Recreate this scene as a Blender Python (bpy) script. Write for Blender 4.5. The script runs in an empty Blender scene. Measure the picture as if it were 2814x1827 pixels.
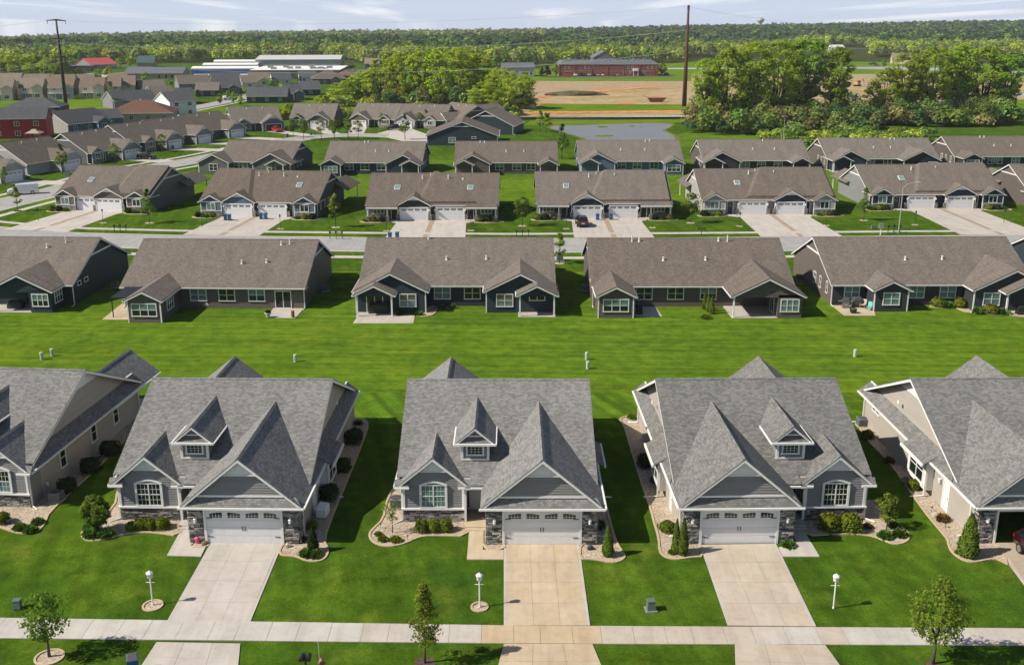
import bpy, bmesh, math, random
import numpy as np
from mathutils import Vector, Matrix
R = math.radians
# ------------------------------------------------------------------ camera, sky, sun, exposure
sc = bpy.context.scene
CAM_H, PITCH, FPX, PW, PH = 32.9, R(16.43), 2900.0, 2814, 1827
cam_d = bpy.data.cameras.new('camera'); cam = bpy.data.objects.new('camera', cam_d)
sc.collection.objects.link(cam); sc.camera = cam
cam.location = (0, 0, CAM_H); cam.rotation_euler = (R(90) - PITCH, 0, 0)
cam_d.sensor_width = 36.0; cam_d.sensor_fit = 'HORIZONTAL'; cam_d.lens = 36.0 * FPX / PW
cam_d.clip_start = 0.5; cam_d.clip_end = 30000
SUN_EL, SUN_AZ = R(42), R(14.5)          # shadows fall towards +X and a little away (+Y)
sun_d = bpy.data.lights.new('sun', 'SUN'); sun = bpy.data.objects.new('sun', sun_d); sc.collection.objects.link(sun)
sun_d.energy = 5.0; sun_d.angle = R(0.6); sun_d.color = (1.0, 0.92, 0.80)
ld = Vector((math.cos(SUN_EL) * math.cos(SUN_AZ), math.cos(SUN_EL) * math.sin(SUN_AZ), -math.sin(SUN_EL)))
sun.rotation_euler = ld.to_track_quat('-Z', 'Y').to_euler(); sun.location = (-40, -20, 60)
wd = bpy.data.worlds.new('World'); sc.world = wd; wd.use_nodes = True
nt = wd.node_tree; nt.nodes.clear()
wout = nt.nodes.new('ShaderNodeOutputWorld'); wbg = nt.nodes.new('ShaderNodeBackground'); wbg.inputs['Strength'].default_value = 0.062
sky = nt.nodes.new('ShaderNodeTexSky'); sky.sky_type = 'NISHITA'; sky.sun_disc = False
sky.sun_elevation = SUN_EL; sky.sun_rotation = math.atan2(-ld.x, -ld.y)
sky.air_density = 1.0; sky.dust_density = 1.0; sky.ozone_density = 2.0; sky.altitude = 200
tcw = nt.nodes.new('ShaderNodeTexCoord'); sep = nt.nodes.new('ShaderNodeSeparateXYZ'); nt.links.new(tcw.outputs['Generated'], sep.inputs[0])
# cloud layer: project the view direction on a plane high above (same clouds all round the sky)
def wmath(op, a, b=None, clamp=False):
    n = nt.nodes.new('ShaderNodeMath'); n.operation = op; n.use_clamp = clamp
    for i, v in enumerate((a, b)):
        if v is None: continue
        if isinstance(v, (int, float)): n.inputs[i].default_value = v
        else: nt.links.new(v, n.inputs[i])
    return n.outputs[0]
zc = wmath('ADD', wmath('MAXIMUM', sep.outputs[2], 0.0), 0.02)
cmb = nt.nodes.new('ShaderNodeCombineXYZ')
nt.links.new(wmath('DIVIDE', sep.outputs[0], zc), cmb.inputs[0]); nt.links.new(wmath('DIVIDE', sep.outputs[1], zc), cmb.inputs[1])
mpw = nt.nodes.new('ShaderNodeMapping'); mpw.inputs['Location'].default_value = (3.1, 1.7, 0); mpw.inputs['Scale'].default_value = (0.36, 0.04, 1)
nt.links.new(cmb.outputs[0], mpw.inputs[0])
cn = nt.nodes.new('ShaderNodeTexNoise'); cn.inputs['Scale'].default_value = 1.0; cn.inputs['Detail'].default_value = 7; cn.inputs['Roughness'].default_value = 0.55
nt.links.new(mpw.outputs[0], cn.inputs['Vector'])
crp = nt.nodes.new('ShaderNodeValToRGB'); crp.color_ramp.elements[0].position = 0.52; crp.color_ramp.elements[1].position = 0.68
crp.color_ramp.elements[0].color = (0, 0, 0, 1); crp.color_ramp.elements[1].color = (0.92, 0.92, 0.92, 1)
nt.links.new(cn.outputs['Fac'], crp.inputs[0])
hzr = nt.nodes.new('ShaderNodeValToRGB'); hzr.color_ramp.elements[0].position = 0.0; hzr.color_ramp.elements[1].position = 0.30     # pale air low over the land
hzr.color_ramp.elements[0].color = (0.8, 0.8, 0.8, 1); hzr.color_ramp.elements[1].color = (0.05, 0.05, 0.05, 1); nt.links.new(sep.outputs[2], hzr.inputs[0])
hmx = nt.nodes.new('ShaderNodeMixRGB'); hmx.inputs['Color2'].default_value = (8.7, 10.1, 12.9, 1); nt.links.new(hzr.outputs[0], hmx.inputs['Fac']); nt.links.new(sky.outputs[0], hmx.inputs['Color1'])
cmx = nt.nodes.new('ShaderNodeMixRGB'); cmx.inputs['Color2'].default_value = (12.3, 12.5, 13.0, 1)
nt.links.new(crp.outputs[0], cmx.inputs['Fac']); nt.links.new(hmx.outputs[0], cmx.inputs['Color1'])
nt.links.new(cmx.outputs[0], wbg.inputs['Color']); nt.links.new(wbg.outputs[0], wout.inputs['Surface'])
vs = sc.view_settings; vs.view_transform = 'Standard'; vs.look = 'None'; vs.gamma = 1.0; vs.exposure = 0.38; vs.use_curve_mapping = False
sc.render.engine = 'CYCLES'
sc.cycles.volume_bounces = 0; sc.cycles.volume_step_rate = 10; sc.cycles.max_bounces = 5; sc.cycles.diffuse_bounces = 2; sc.cycles.glossy_bounces = 2; sc.cycles.transmission_bounces = 2
sc.cycles.transparent_max_bounces = 4; sc.cycles.use_adaptive_sampling = True; sc.cycles.adaptive_threshold = 0.02
sc.cycles.caustics_reflective = False; sc.cycles.caustics_refractive = False
try: sc.cycles.use_denoising = True; sc.cycles.denoiser = 'OPENIMAGEDENOISE'
except Exception: pass

# ------------------------------------------------------------------ ground helpers (a pixel of the photo to the spot of ground it shows)
CP, SP = math.cos(PITCH), math.sin(PITCH)
def gz(y):
    if y <= 53.4: return -0.4
    if y >= 62.0: return 0.0
    return -0.4 * (62.0 - y) / 8.6
def ground(px, py, z=None):
    xx, yy = (px - 1407) / FPX, (py - 913.5) / FPX
    dy, dz = CP - yy * SP, -(yy * CP + SP)
    zz = 0.0 if z is None else z
    for _ in range(1 if z is not None else 6):
        t = (zz - CAM_H) / dz
        if z is None: zz = gz(dy * t)
    return Vector((xx * t, dy * t, zz))
def above(px, py, y):
    xx, yy = (px - 1407) / FPX, (py - 913.5) / FPX
    t = y / (CP - yy * SP)
    return Vector((xx * t, y, CAM_H - (yy * CP + SP) * t))

# ------------------------------------------------------------------ materials
MATS = {}
def node_mat(name):
    m = bpy.data.materials.new(name); m.use_nodes = True; n = m.node_tree; n.nodes.clear()
    out = n.nodes.new('ShaderNodeOutputMaterial'); b = n.nodes.new('ShaderNodeBsdfPrincipled'); n.links.new(b.outputs[0], out.inputs[0])
    MATS[name] = m
    return m, n, b, out
def N(n, t, **kw):
    nd = n.nodes.new(t)
    for k, v in kw.items():
        if k.startswith('_'): setattr(nd, k[1:], v)
        else: nd.inputs[k.replace('__', ' ')].default_value = v
    return nd
def ramp(n, fac, stops):
    r = n.nodes.new('ShaderNodeValToRGB'); e = r.color_ramp.elements
    while len(e) < len(stops): e.new(0.5)
    for el, (p, c) in zip(e, stops): el.position = p; el.color = (*c, 1)
    n.links.new(fac, r.inputs[0]); return r.outputs[0]
def mixc(n, fac, a, b, mode='MIX'):
    m = n.nodes.new('ShaderNodeMixRGB'); m.blend_type = mode
    for i, v in ((0, fac), (1, a), (2, b)):
        if isinstance(v, (int, float)): m.inputs[i].default_value = v
        elif isinstance(v, tuple): m.inputs[i].default_value = (*v, 1)
        else: n.links.new(v, m.inputs[i])
    return m.outputs[0]
def nmath(n, op, a, b=None):
    m = n.nodes.new('ShaderNodeMath'); m.operation = op
    for i, v in enumerate((a, b)):
        if v is None: continue
        if isinstance(v, (int, float)): m.inputs[i].default_value = v
        else: n.links.new(v, m.inputs[i])
    return m.outputs[0]
def coord(n, kind='Object', scale=None):
    t = n.nodes.new('ShaderNodeTexCoord').outputs[kind]
    if scale is None: return t
    mp = n.nodes.new('ShaderNodeMapping'); mp.inputs['Scale'].default_value = scale; n.links.new(t, mp.inputs[0]); return mp.outputs[0]
def geopos(n):
    return n.nodes.new('ShaderNodeNewGeometry').outputs['Position']
def noise(n, vec, scale, detail=3, rough=0.5):
    t = N(n, 'ShaderNodeTexNoise', Scale=scale, Detail=detail, Roughness=rough)
    if vec is not None: n.links.new(vec, t.inputs['Vector'])
    return t.outputs['Fac']
def bump(n, b, h, strength=0.3, dist=0.02):
    bp = N(n, 'ShaderNodeBump', Strength=strength, Distance=dist); n.links.new(h, bp.inputs['Height']); n.links.new(bp.outputs[0], b.inputs['Normal'])
def plain(name, col, rough=0.6, metal=0.0, var=0.08, spec=0.5, nscale=3.0):
    """painted / plain surface with a little grime and tone variation"""
    m, n, b, o = node_mat(name)
    f = noise(n, coord(n), nscale, 5, 0.6)
    lo = tuple(c * (1 - var) for c in col); hi = tuple(min(1, c * (1 + var)) for c in col)
    n.links.new(ramp(n, f, [(0.3, lo), (0.7, hi)]), b.inputs['Base Color'])
    b.inputs['Roughness'].default_value = rough; b.inputs['Metallic'].default_value = metal; b.inputs['Specular IOR Level'].default_value = spec
    return m
def siding(name, col, lap=0.12, var=0.05):
    m, n, b, o = node_mat(name)
    uv = coord(n, 'UV'); sp = n.nodes.new('ShaderNodeSeparateXYZ'); n.links.new(uv, sp.inputs[0])
    fr = nmath(n, 'FRACT', nmath(n, 'DIVIDE', sp.outputs[1], lap))
    f = noise(n, coord(n), 0.7, 4, 0.6)
    brk = N(n, 'ShaderNodeTexBrick', Scale=1.0, Mortar__Size=0.0, Bias=0.0); brk.inputs['Brick Width'].default_value = 3.6; brk.inputs['Row Height'].default_value = lap
    n.links.new(uv, brk.inputs['Vector'])
    brk.inputs['Color1'].default_value = (*[c * (1 - var) for c in col], 1); brk.inputs['Color2'].default_value = (*[c * (1 + var) for c in col], 1)
    c = mixc(n, 0.25, brk.outputs['Color'], ramp(n, f, [(0.3, tuple(x * 0.85 for x in col)), (0.7, tuple(x * 1.12 for x in col))]))
    n.links.new(c, b.inputs['Base Color']); b.inputs['Roughness'].default_value = 0.6; b.inputs['Specular IOR Level'].default_value = 0.3
    bump(n, b, nmath(n, 'SUBTRACT', 1.0, fr), 0.9, 0.02)
    return m
def shingle(name, c1, c2, c3, row=0.145):
    m, n, b, o = node_mat(name)
    uv = coord(n, 'UV')
    b1 = N(n, 'ShaderNodeTexBrick', Scale=1.0, Mortar__Size=0.008, Bias=0.0); b1.inputs['Brick Width'].default_value = 0.23; b1.inputs['Row Height'].default_value = row
    b2 = N(n, 'ShaderNodeTexBrick', Scale=1.0, Mortar__Size=0.0, Bias=0.1); b2.inputs['Brick Width'].default_value = 0.41; b2.inputs['Row Height'].default_value = row
    for bb, ca, cb in ((b1, c1, c2), (b2, c3, c2)):
        n.links.new(uv, bb.inputs['Vector']); bb.inputs['Color1'].default_value = (*ca, 1); bb.inputs['Color2'].default_value = (*cb, 1)
        bb.inputs['Mortar'].default_value = (*[x * 0.45 for x in c1], 1); bb.offset = 0.37
    f = noise(n, uv, 0.35, 4, 0.6); f2 = noise(n, uv, 14, 3, 0.7)
    c = mixc(n, 0.33, b1.outputs['Color'], b2.outputs['Color'])
    c = mixc(n, 0.5, c, ramp(n, f, [(0.3, (0.8,) * 3), (0.7, (1.0,) * 3)]), 'MULTIPLY')
    c = mixc(n, 0.45, c, ramp(n, f2, [(0.25, (0.55,) * 3), (0.75, (1.3,) * 3)]), 'MULTIPLY')
    oi = n.nodes.new('ShaderNodeObjectInfo'); wn = n.nodes.new('ShaderNodeTexWhiteNoise'); n.links.new(oi.outputs['Location'], wn.inputs['Vector'])      # each house's roof has faded its own way
    hs = N(n, 'ShaderNodeHueSaturation', Fac=1.0); n.links.new(nmath(n, 'ADD', nmath(n, 'MULTIPLY', wn.outputs['Value'], 0.26), 0.87), hs.inputs['Value']); n.links.new(nmath(n, 'ADD', nmath(n, 'MULTIPLY', wn.outputs['Value'], -0.4), 1.2), hs.inputs['Saturation']); n.links.new(c, hs.inputs['Color']); c = hs.outputs[0]
    st = N(n, 'ShaderNodeTexNoise', Scale=1.0, Detail=4, Roughness=0.6); mp = n.nodes.new('ShaderNodeMapping'); mp.inputs['Scale'].default_value = (0.9, 0.12, 1); n.links.new(uv, mp.inputs[0]); n.links.new(mp.outputs[0], st.inputs['Vector'])
    c = mixc(n, 0.5, c, ramp(n, st.outputs['Fac'], [(0.35, (0.78,) * 3), (0.6, (1.06,) * 3)]), 'MULTIPLY')
    n.links.new(c, b.inputs['Base Color']); b.inputs['Roughness'].default_value = 0.9; b.inputs['Specular IOR Level'].default_value = 0.2
    sp = n.nodes.new('ShaderNodeSeparateXYZ'); n.links.new(uv, sp.inputs[0])
    fr = nmath(n, 'SUBTRACT', 1.0, nmath(n, 'FRACT', nmath(n, 'DIVIDE', sp.outputs[1], row)))
    bump(n, b, nmath(n, 'ADD', fr, nmath(n, 'MULTIPLY', f2, 0.8)), 0.7, 0.02)
    return m
def concrete(name, col, jx=None, jy=None, var=0.1):
    m, n, b, o = node_mat(name)
    p = geopos(n)
    f = noise(n, p, 0.35, 5, 0.65); f2 = noise(n, p, 30, 2, 0.6)
    c = ramp(n, f, [(0.25, tuple(x * (1 - var * 1.4) for x in col)), (0.55, col), (0.8, tuple(min(1, x * (1 + var)) for x in col))])
    c = mixc(n, 0.25, c, ramp(n, f2, [(0.3, (0.8,) * 3), (0.7, (1.1,) * 3)]), 'MULTIPLY')
    f3 = noise(n, p, 1.7, 6, 0.75); mp = n.nodes.new('ShaderNodeMapping'); mp.inputs['Scale'].default_value = (1.1, 0.10, 1); n.links.new(p, mp.inputs[0]); f5 = noise(n, mp.outputs[0], 1.4, 3, 0.5)
    c = mixc(n, 0.7, c, ramp(n, f3, [(0.30, (0.82, 0.80, 0.77)), (0.52, (1.0,) * 3), (0.8, (1.05,) * 3)]), 'MULTIPLY')
    c = mixc(n, 0.5, c, ramp(n, f5, [(0.36, (0.82, 0.81, 0.80)), (0.55, (1.0,) * 3)]), 'MULTIPLY')
    n.links.new(c, b.inputs['Base Color']); b.inputs['Roughness'].default_value = 0.85; b.inputs['Specular IOR Level'].default_value = 0.25
    bump(n, b, f2, 0.15, 0.01)
    return m
def glass(name, col, rough=0.06, spec=0.6):
    m, n, b, o = node_mat(name)
    f = noise(n, coord(n), 2.0, 2, 0.5)
    n.links.new(ramp(n, f, [(0.35, tuple(x * 0.75 for x in col)), (0.65, tuple(x * 1.2 for x in col))]), b.inputs['Base Color'])
    b.inputs['Roughness'].default_value = rough; b.inputs['Specular IOR Level'].default_value = spec
    return m
def leafmat(name, dark, mid, lite, trans=0.35, attr=False):
    m, n, b, o = node_mat(name)
    g = n.nodes.new('ShaderNodeNewGeometry'); oi = n.nodes.new('ShaderNodeObjectInfo')
    f = noise(n, g.outputs['Position'], 0.55, 3, 0.6)
    k = nmath(n, 'ADD', nmath(n, 'MULTIPLY', g.outputs['Random Per Island'], 0.55), nmath(n, 'MULTIPLY', f, 0.45))
    c = ramp(n, k, [(0.15, dark), (0.5, mid), (0.9, lite)])
    hs = N(n, 'ShaderNodeHueSaturation', Saturation=1.0, Fac=1.0)
    n.links.new(nmath(n, 'ADD', nmath(n, 'MULTIPLY', oi.outputs['Random'], 0.35), 0.82), hs.inputs['Value'])
    n.links.new(nmath(n, 'ADD', nmath(n, 'MULTIPLY', oi.outputs['Random'], 0.03), 0.485), hs.inputs['Hue'])
    n.links.new(c, hs.inputs['Color']); c = hs.outputs[0]
    if attr:
        at = n.nodes.new('ShaderNodeAttribute'); at.attribute_name = 'tint'
        c = mixc(n, 1.0, c, at.outputs['Color'], 'MULTIPLY')
    n.links.new(c, b.inputs['Base Color']); b.inputs['Roughness'].default_value = 0.7; b.inputs['Specular IOR Level'].default_value = 0.06
    tr = n.nodes.new('ShaderNodeBsdfTranslucent'); n.links.new(c, tr.inputs['Color'])
    mx = n.nodes.new('ShaderNodeMixShader'); mx.inputs[0].default_value = trans
    n.links.new(b.outputs[0], mx.inputs[1]); n.links.new(tr.outputs[0], mx.inputs[2]); n.links.new(mx.outputs[0], o.inputs[0])
    return m
def lawn(name, base, lite, dark, yellow, stripe=None, sw=1.6, sk=0.55):
    """mown grass: blotches, thin worn spots, fine grain and, where mown in rows, rows of leaning blades"""
    m, n, b, o = node_mat(name)
    p = geopos(n)
    f = noise(n, p, 0.10, 5, 0.7); f2 = noise(n, p, 0.75, 5, 0.72); f3 = noise(n, p, 9, 3, 0.75); f4 = noise(n, p, 0.33, 4, 0.6)
    c = ramp(n, f, [(0.28, dark), (0.5, base), (0.72, lite)])
    c = mixc(n, ramp(n, f4, [(0.54, (0, 0, 0)), (0.74, (0.62,) * 3)]), c, yellow)
    f6 = noise(n, p, 0.55, 6, 0.75); c = mixc(n, ramp(n, f6, [(0.62, (0, 0, 0)), (0.74, (0.5,) * 3)]), c, tuple(x * k for x, k in zip(yellow, (1.05, 0.82, 2.2))))
    f7 = noise(n, p, 0.035, 3, 0.5); c = mixc(n, 0.8, c, ramp(n, f7, [(0.35, (0.86, 0.90, 0.95)), (0.65, (1.12, 1.06, 1.0))]), 'MULTIPLY')
    if stripe:
        mp = n.nodes.new('ShaderNodeMapping'); mp.inputs['Rotation'].default_value = (0, 0, stripe); n.links.new(p, mp.inputs[0])
        st = n.nodes.new('ShaderNodeMapping'); st.inputs['Scale'].default_value = (0.05, 1.0 / sw, 1.0); n.links.new(mp.outputs[0], st.inputs[0])
        s = noise(n, st.outputs[0], 1.0, 2, 0.55)
        c = mixc(n, sk, c, ramp(n, s, [(0.36, (0.62,) * 3), (0.64, (1.32,) * 3)]), 'MULTIPLY')
    c = mixc(n, 0.85, c, ramp(n, f2, [(0.3, (0.58,) * 3), (0.7, (1.32,) * 3)]), 'MULTIPLY')
    c = mixc(n, 0.75, c, ramp(n, f3, [(0.3, (0.5,) * 3), (0.7, (1.45,) * 3)]), 'MULTIPLY')
    n.links.new(c, b.inputs['Base Color']); b.inputs['Roughness'].default_value = 0.95; b.inputs['Specular IOR Level'].default_value = 0.0
    bump(n, b, nmath(n, 'ADD', f3, nmath(n, 'MULTIPLY', f2, 1.5)), 0.5, 0.05)
    return m
def speckle(name, cols, scale, rough=0.9, bstr=0.6, bd=0.03):
    """gravel, soil, dry grass: cell speckle over slow blotches"""
    m, n, b, o = node_mat(name)
    p = geopos(n)
    v = N(n, 'ShaderNodeTexVoronoi', Scale=scale); n.links.new(p, v.inputs['Vector'])
    sp = n.nodes.new('ShaderNodeSeparateXYZ'); n.links.new(v.outputs['Color'], sp.inputs[0])
    f = noise(n, p, scale * 0.04, 4, 0.6)
    k = nmath(n, 'ADD', nmath(n, 'MULTIPLY', sp.outputs[0], 0.6), nmath(n, 'MULTIPLY', f, 0.4))
    c = ramp(n, k, [(0.1 + 0.8 * i / (len(cols) - 1), cc) for i, cc in enumerate(cols)])
    n.links.new(c, b.inputs['Base Color']); b.inputs['Roughness'].default_value = rough; b.inputs['Specular IOR Level'].default_value = 0.2
    bump(n, b, v.outputs['Distance'], bstr, bd)
    return m

GRAY_ROOF = shingle('grey_shingle', (0.085, 0.085, 0.085), (0.24, 0.238, 0.23), (0.305, 0.30, 0.288))
BROWN_ROOF = shingle('brown_shingle', (0.090, 0.075, 0.062), (0.198, 0.169, 0.143), (0.245, 0.212, 0.182))
DARK_ROOF = shingle('slate_shingle', (0.05, 0.055, 0.062), (0.09, 0.095, 0.105), (0.115, 0.12, 0.128))
TAN_ROOF = shingle('tan_shingle', (0.15, 0.115, 0.085), (0.25, 0.20, 0.155), (0.28, 0.23, 0.18))
RUST_ROOF = shingle('rust_shingle', (0.13, 0.07, 0.048), (0.20, 0.12, 0.088), (0.23, 0.14, 0.10))
WHITE = plain('white_trim', (0.72, 0.72, 0.70), 0.5, var=0.05)
DOORW = plain('white_door', (0.70, 0.70, 0.71), 0.45, var=0.04)
GREIGE = siding('greige_siding', (0.36, 0.325, 0.285))
GRAYS = siding('grey_siding', (0.22, 0.215, 0.215), 0.17)
BATTEN = plain('white_batten', (0.66, 0.66, 0.66), 0.55, var=0.05)
NAVY = siding('navy_siding', (0.022, 0.033, 0.045)); CHAR = siding('charcoal_siding', (0.033, 0.036, 0.04)); TAUPE = siding('taupe_siding', (0.115, 0.098, 0.083))
SLATE = siding('slate_blue_siding', (0.085, 0.125, 0.18)); BROWN = siding('brown_siding', (0.10, 0.085, 0.075)); LGRAY = siding('light_grey_siding', (0.34, 0.335, 0.33))
SAGE = siding('sage_siding', (0.10, 0.105, 0.095)); DKTEAL = siding('deep_teal_siding', (0.018, 0.035, 0.045)); RED = siding('red_siding', (0.33, 0.018, 0.02)); TEAL = siding('teal_siding', (0.065, 0.125, 0.175))
CREAM = siding('cream_siding', (0.60, 0.53, 0.40)); TANS = siding('tan_siding', (0.46, 0.34, 0.22)); WHITES = siding('white_siding', (0.70, 0.71, 0.73)); MIDGRAY = siding('mid_grey_siding', (0.20, 0.205, 0.21))
PANE = glass('window_glass', (0.012, 0.018, 0.018)); BLIND = glass('window_glass_blinds', (0.13, 0.21, 0.20), 0.12); CURT = glass('window_glass_curtain', (0.11, 0.12, 0.085), 0.12)
BLACK = plain('black_metal', (0.014, 0.014, 0.016), 0.45); DGREY = plain('dark_grey_metal', (0.06, 0.065, 0.068), 0.5); ACG = plain('unit_grey', (0.22, 0.23, 0.23), 0.5)
STONES = [plain('ledge_stone_%s' % k, c, 0.9, var=0.25, nscale=9) for k, c in (('a', (0.10, 0.10, 0.105)), ('b', (0.17, 0.165, 0.16)), ('c', (0.27, 0.255, 0.235)), ('d', (0.42, 0.38, 0.325)), ('e', (0.055, 0.057, 0.062)))]
STONEW = speckle('stone_veneer', [(0.06, 0.06, 0.063), (0.15, 0.14, 0.135), (0.27, 0.24, 0.21), (0.33, 0.30, 0.27)], 5.0)
MORTAR = plain('stone_mortar', (0.035, 0.035, 0.037), 0.95)
CONC = concrete('concrete', (0.45, 0.415, 0.37)); CONC_T = concrete('tan_concrete', (0.49, 0.40, 0.285), var=0.14); CONC_W = concrete('pale_concrete', (0.47, 0.435, 0.395))
JOINT = plain('joint_filler', (0.16, 0.14, 0.12), 0.95); ROADM = concrete('road_concrete', (0.33, 0.325, 0.32), var=0.12); ASPH = concrete('asphalt', (0.09, 0.09, 0.095), var=0.15)
PAVER = speckle('paver', [(0.22, 0.17, 0.12), (0.32, 0.25, 0.18), (0.38, 0.31, 0.23)], 6.0, bstr=0.2)
GRAVEL = speckle('gravel', [(0.17, 0.13, 0.09), (0.33, 0.265, 0.19), (0.44, 0.37, 0.28), (0.58, 0.52, 0.44)], 13.0)
EDGING = concrete('tan_edging', (0.50, 0.38, 0.25)); MULCH = speckle('mulch', [(0.05, 0.03, 0.02), (0.10, 0.065, 0.045), (0.15, 0.10, 0.075)], 9.0)
BARK = plain('bark', (0.085, 0.068, 0.055), 0.95, var=0.3, nscale=6); BARKD = plain('dark_bark', (0.05, 0.04, 0.033), 0.95, var=0.3, nscale=2)
SKYLT = glass('skylight_glass', (0.16, 0.26, 0.25), 0.08)
# ------------------------------------------------------------------ mesh and object helpers
C = sc.collection
rng = random.Random(11); nrg = np.random.default_rng(11)
class MB:
    """collects faces; auto UV in metres (u level, v up the slope); build() links ONE mesh object"""
    def __init__(s, flip=1): s.v = []; s.f = []; s.m = []; s.fx = flip
    def face(s, pts, m=0):
        k = len(s.v); s.v += [(p[0] * s.fx, p[1], p[2]) for p in pts]; s.f.append(tuple(range(k, k + len(pts)))); s.m.append(m)
    def box(s, x0, x1, y0, y1, z0, z1, m=0):
        a = [(x0, y0, z0), (x1, y0, z0), (x1, y1, z0), (x0, y1, z0)]; b = [(p[0], p[1], z1) for p in a]; s.hull(a, b, m)
    def hull(s, a, b, m=0):
        """solid between two matching polygons"""
        k = len(s.v); n = len(a)
        s.v += [(p[0] * s.fx, p[1], p[2]) for p in list(a) + list(b)]
        s.f.append(tuple(range(k, k + n))[::-1]); s.f.append(tuple(range(k + n, k + 2 * n))); s.m += [m, m]
        for i in range(n): s.f.append((k + i, k + (i + 1) % n, k + n + (i + 1) % n, k + n + i)); s.m.append(m)
    def prism(s, poly, d, m=0): s.hull(poly, [(p[0] + d[0], p[1] + d[1], p[2] + d[2]) for p in poly], m)
    def loft(s, rings, m=0):
        k = len(s.v); n = len(rings[0])
        for rg in rings: s.v += [(p[0] * s.fx, p[1], p[2]) for p in rg]
        s.f.append(tuple(range(k, k + n))[::-1]); e = k + (len(rings) - 1) * n; s.f.append(tuple(range(e, e + n))); s.m += [m, m]
        for i in range(len(rings) - 1):
            for j in range(n): a, b = k + i * n + j, k + i * n + (j + 1) % n; s.f.append((a, b, b + n, a + n)); s.m.append(m)
    def tube(s, pts, rad, n=8, m=0):
        """tapered tube through points; rad a number or list"""
        pts = [Vector(p) for p in pts]; rad = rad if isinstance(rad, (list, tuple)) else [rad] * len(pts)
        k = len(s.v)
        for i, p in enumerate(pts):
            d = (pts[min(i + 1, len(pts) - 1)] - pts[max(i - 1, 0)]).normalized()
            u = d.cross(Vector((0.3, 0.9, 0.1))).normalized() if abs(d.z) > 0.5 else d.cross(Vector((0, 0, 1))).normalized()
            w = d.cross(u)
            for j in range(n):
                q = p + (u * math.cos(2 * math.pi * j / n) + w * math.sin(2 * math.pi * j / n)) * rad[i]; s.v.append((q.x * s.fx, q.y, q.z))
        for i in range(len(pts) - 1):
            for j in range(n):
                a, b = k + i * n + j, k + i * n + (j + 1) % n; s.f.append((a, b, b + n, a + n)); s.m.append(m)
        s.f.append(tuple(range(k, k + n))[::-1]); e = k + (len(pts) - 1) * n; s.f.append(tuple(range(e, e + n))); s.m += [m, m]
    def lathe(s, prof, n=12, m=0, c=(0, 0, 0)):
        k = len(s.v)
        for r, z in prof:
            for j in range(n): s.v.append((c[0] + r * math.cos(2 * math.pi * j / n), c[1] + r * math.sin(2 * math.pi * j / n), c[2] + z))
        for i in range(len(prof) - 1):
            for j in range(n):
                a, b = k + i * n + j, k + i * n + (j + 1) % n; s.f.append((a, b, b + n, a + n)); s.m.append(m)
        s.f.append(tuple(range(k, k + n))[::-1]); e = k + (len(prof) - 1) * n; s.f.append(tuple(range(e, e + n))); s.m += [m, m]
    def mesh(s, name, mats, smooth=False, fix=True):
        me = bpy.data.meshes.new(name); me.from_pydata(s.v, [], s.f)
        mats = mats if isinstance(mats, (list, tuple)) else [mats]
        for mt in mats: me.materials.append(mt)
        if len(mats) > 1: me.polygons.foreach_set('material_index', s.m)
        if fix:
            bm = bmesh.new(); bm.from_mesh(me); bmesh.ops.recalc_face_normals(bm, faces=bm.faces); bm.to_mesh(me); bm.free()
        uvl = me.uv_layers.new(name='UVMap')
        nv = len(me.vertices); co = np.empty(nv * 3); me.vertices.foreach_get('co', co); co = co.reshape(-1, 3)
        nl = len(me.loops); lv = np.empty(nl, dtype=np.int64); me.loops.foreach_get('vertex_index', lv)
        npol = len(me.polygons); nr = np.empty(npol * 3); me.polygons.foreach_get('normal', nr); nr = nr.reshape(-1, 3)
        lt = np.empty(npol, dtype=np.int64); me.polygons.foreach_get('loop_total', lt); ln = np.repeat(nr, lt, axis=0)
        u = np.stack([-ln[:, 1], ln[:, 0], np.zeros(nl)], 1); L = np.linalg.norm(u, axis=1); flat = L < 1e-3
        u[flat] = (1, 0, 0); u[~flat] /= L[~flat][:, None]
        v = np.cross(ln, u); pc = co[lv]
        uv = np.stack([(pc * u).sum(1), (pc * v).sum(1)], 1) + 50.0
        uvl.data.foreach_set('uv', uv.astype(np.float32).ravel())
        if smooth: me.polygons.foreach_set('use_smooth', [True] * npol)
        me.update(); return me
    def build(s, name, mats, parent=None, loc=(0, 0, 0), rot=0, smooth=False):
        return link(name, s.mesh(name, mats, smooth), parent, loc, rot)
def link(name, me, parent=None, loc=(0, 0, 0), rot=0, scale=None):
    o = bpy.data.objects.new(name, me); C.objects.link(o); o.location = loc
    if rot: o.rotation_euler = (0, 0, rot)
    if scale: o.scale = scale
    if parent is not None: o.parent = parent
    return o
def tag(o, label, cat, group=None):
    o['label'] = label; o['category'] = cat
    if group: o['group'] = group
    return o
def struct(o, kind='structure', label=None):
    o['kind'] = kind
    if label: o['label'] = label
    return o
def thing(name, label, cat, loc=(0, 0, 0), rot=0, group=None):
    o = bpy.data.objects.new(name, None); C.objects.link(o); o.location = loc; o.rotation_euler = (0, 0, rot); o.empty_display_size = 0.5
    return tag(o, label, cat, group)
def copy_tree(o, parent=None, loc=None, rot=None):
    c = o.copy(); C.objects.link(c); c.parent = parent
    if loc is not None: c.location = loc
    if rot is not None: c.rotation_euler = (0, 0, rot)
    for ch in list(o.children): copy_tree(ch, c)
    return c
CACHE = {}
def cached(key, fn):
    if key not in CACHE: CACHE[key] = fn()
    return CACHE[key]
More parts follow.
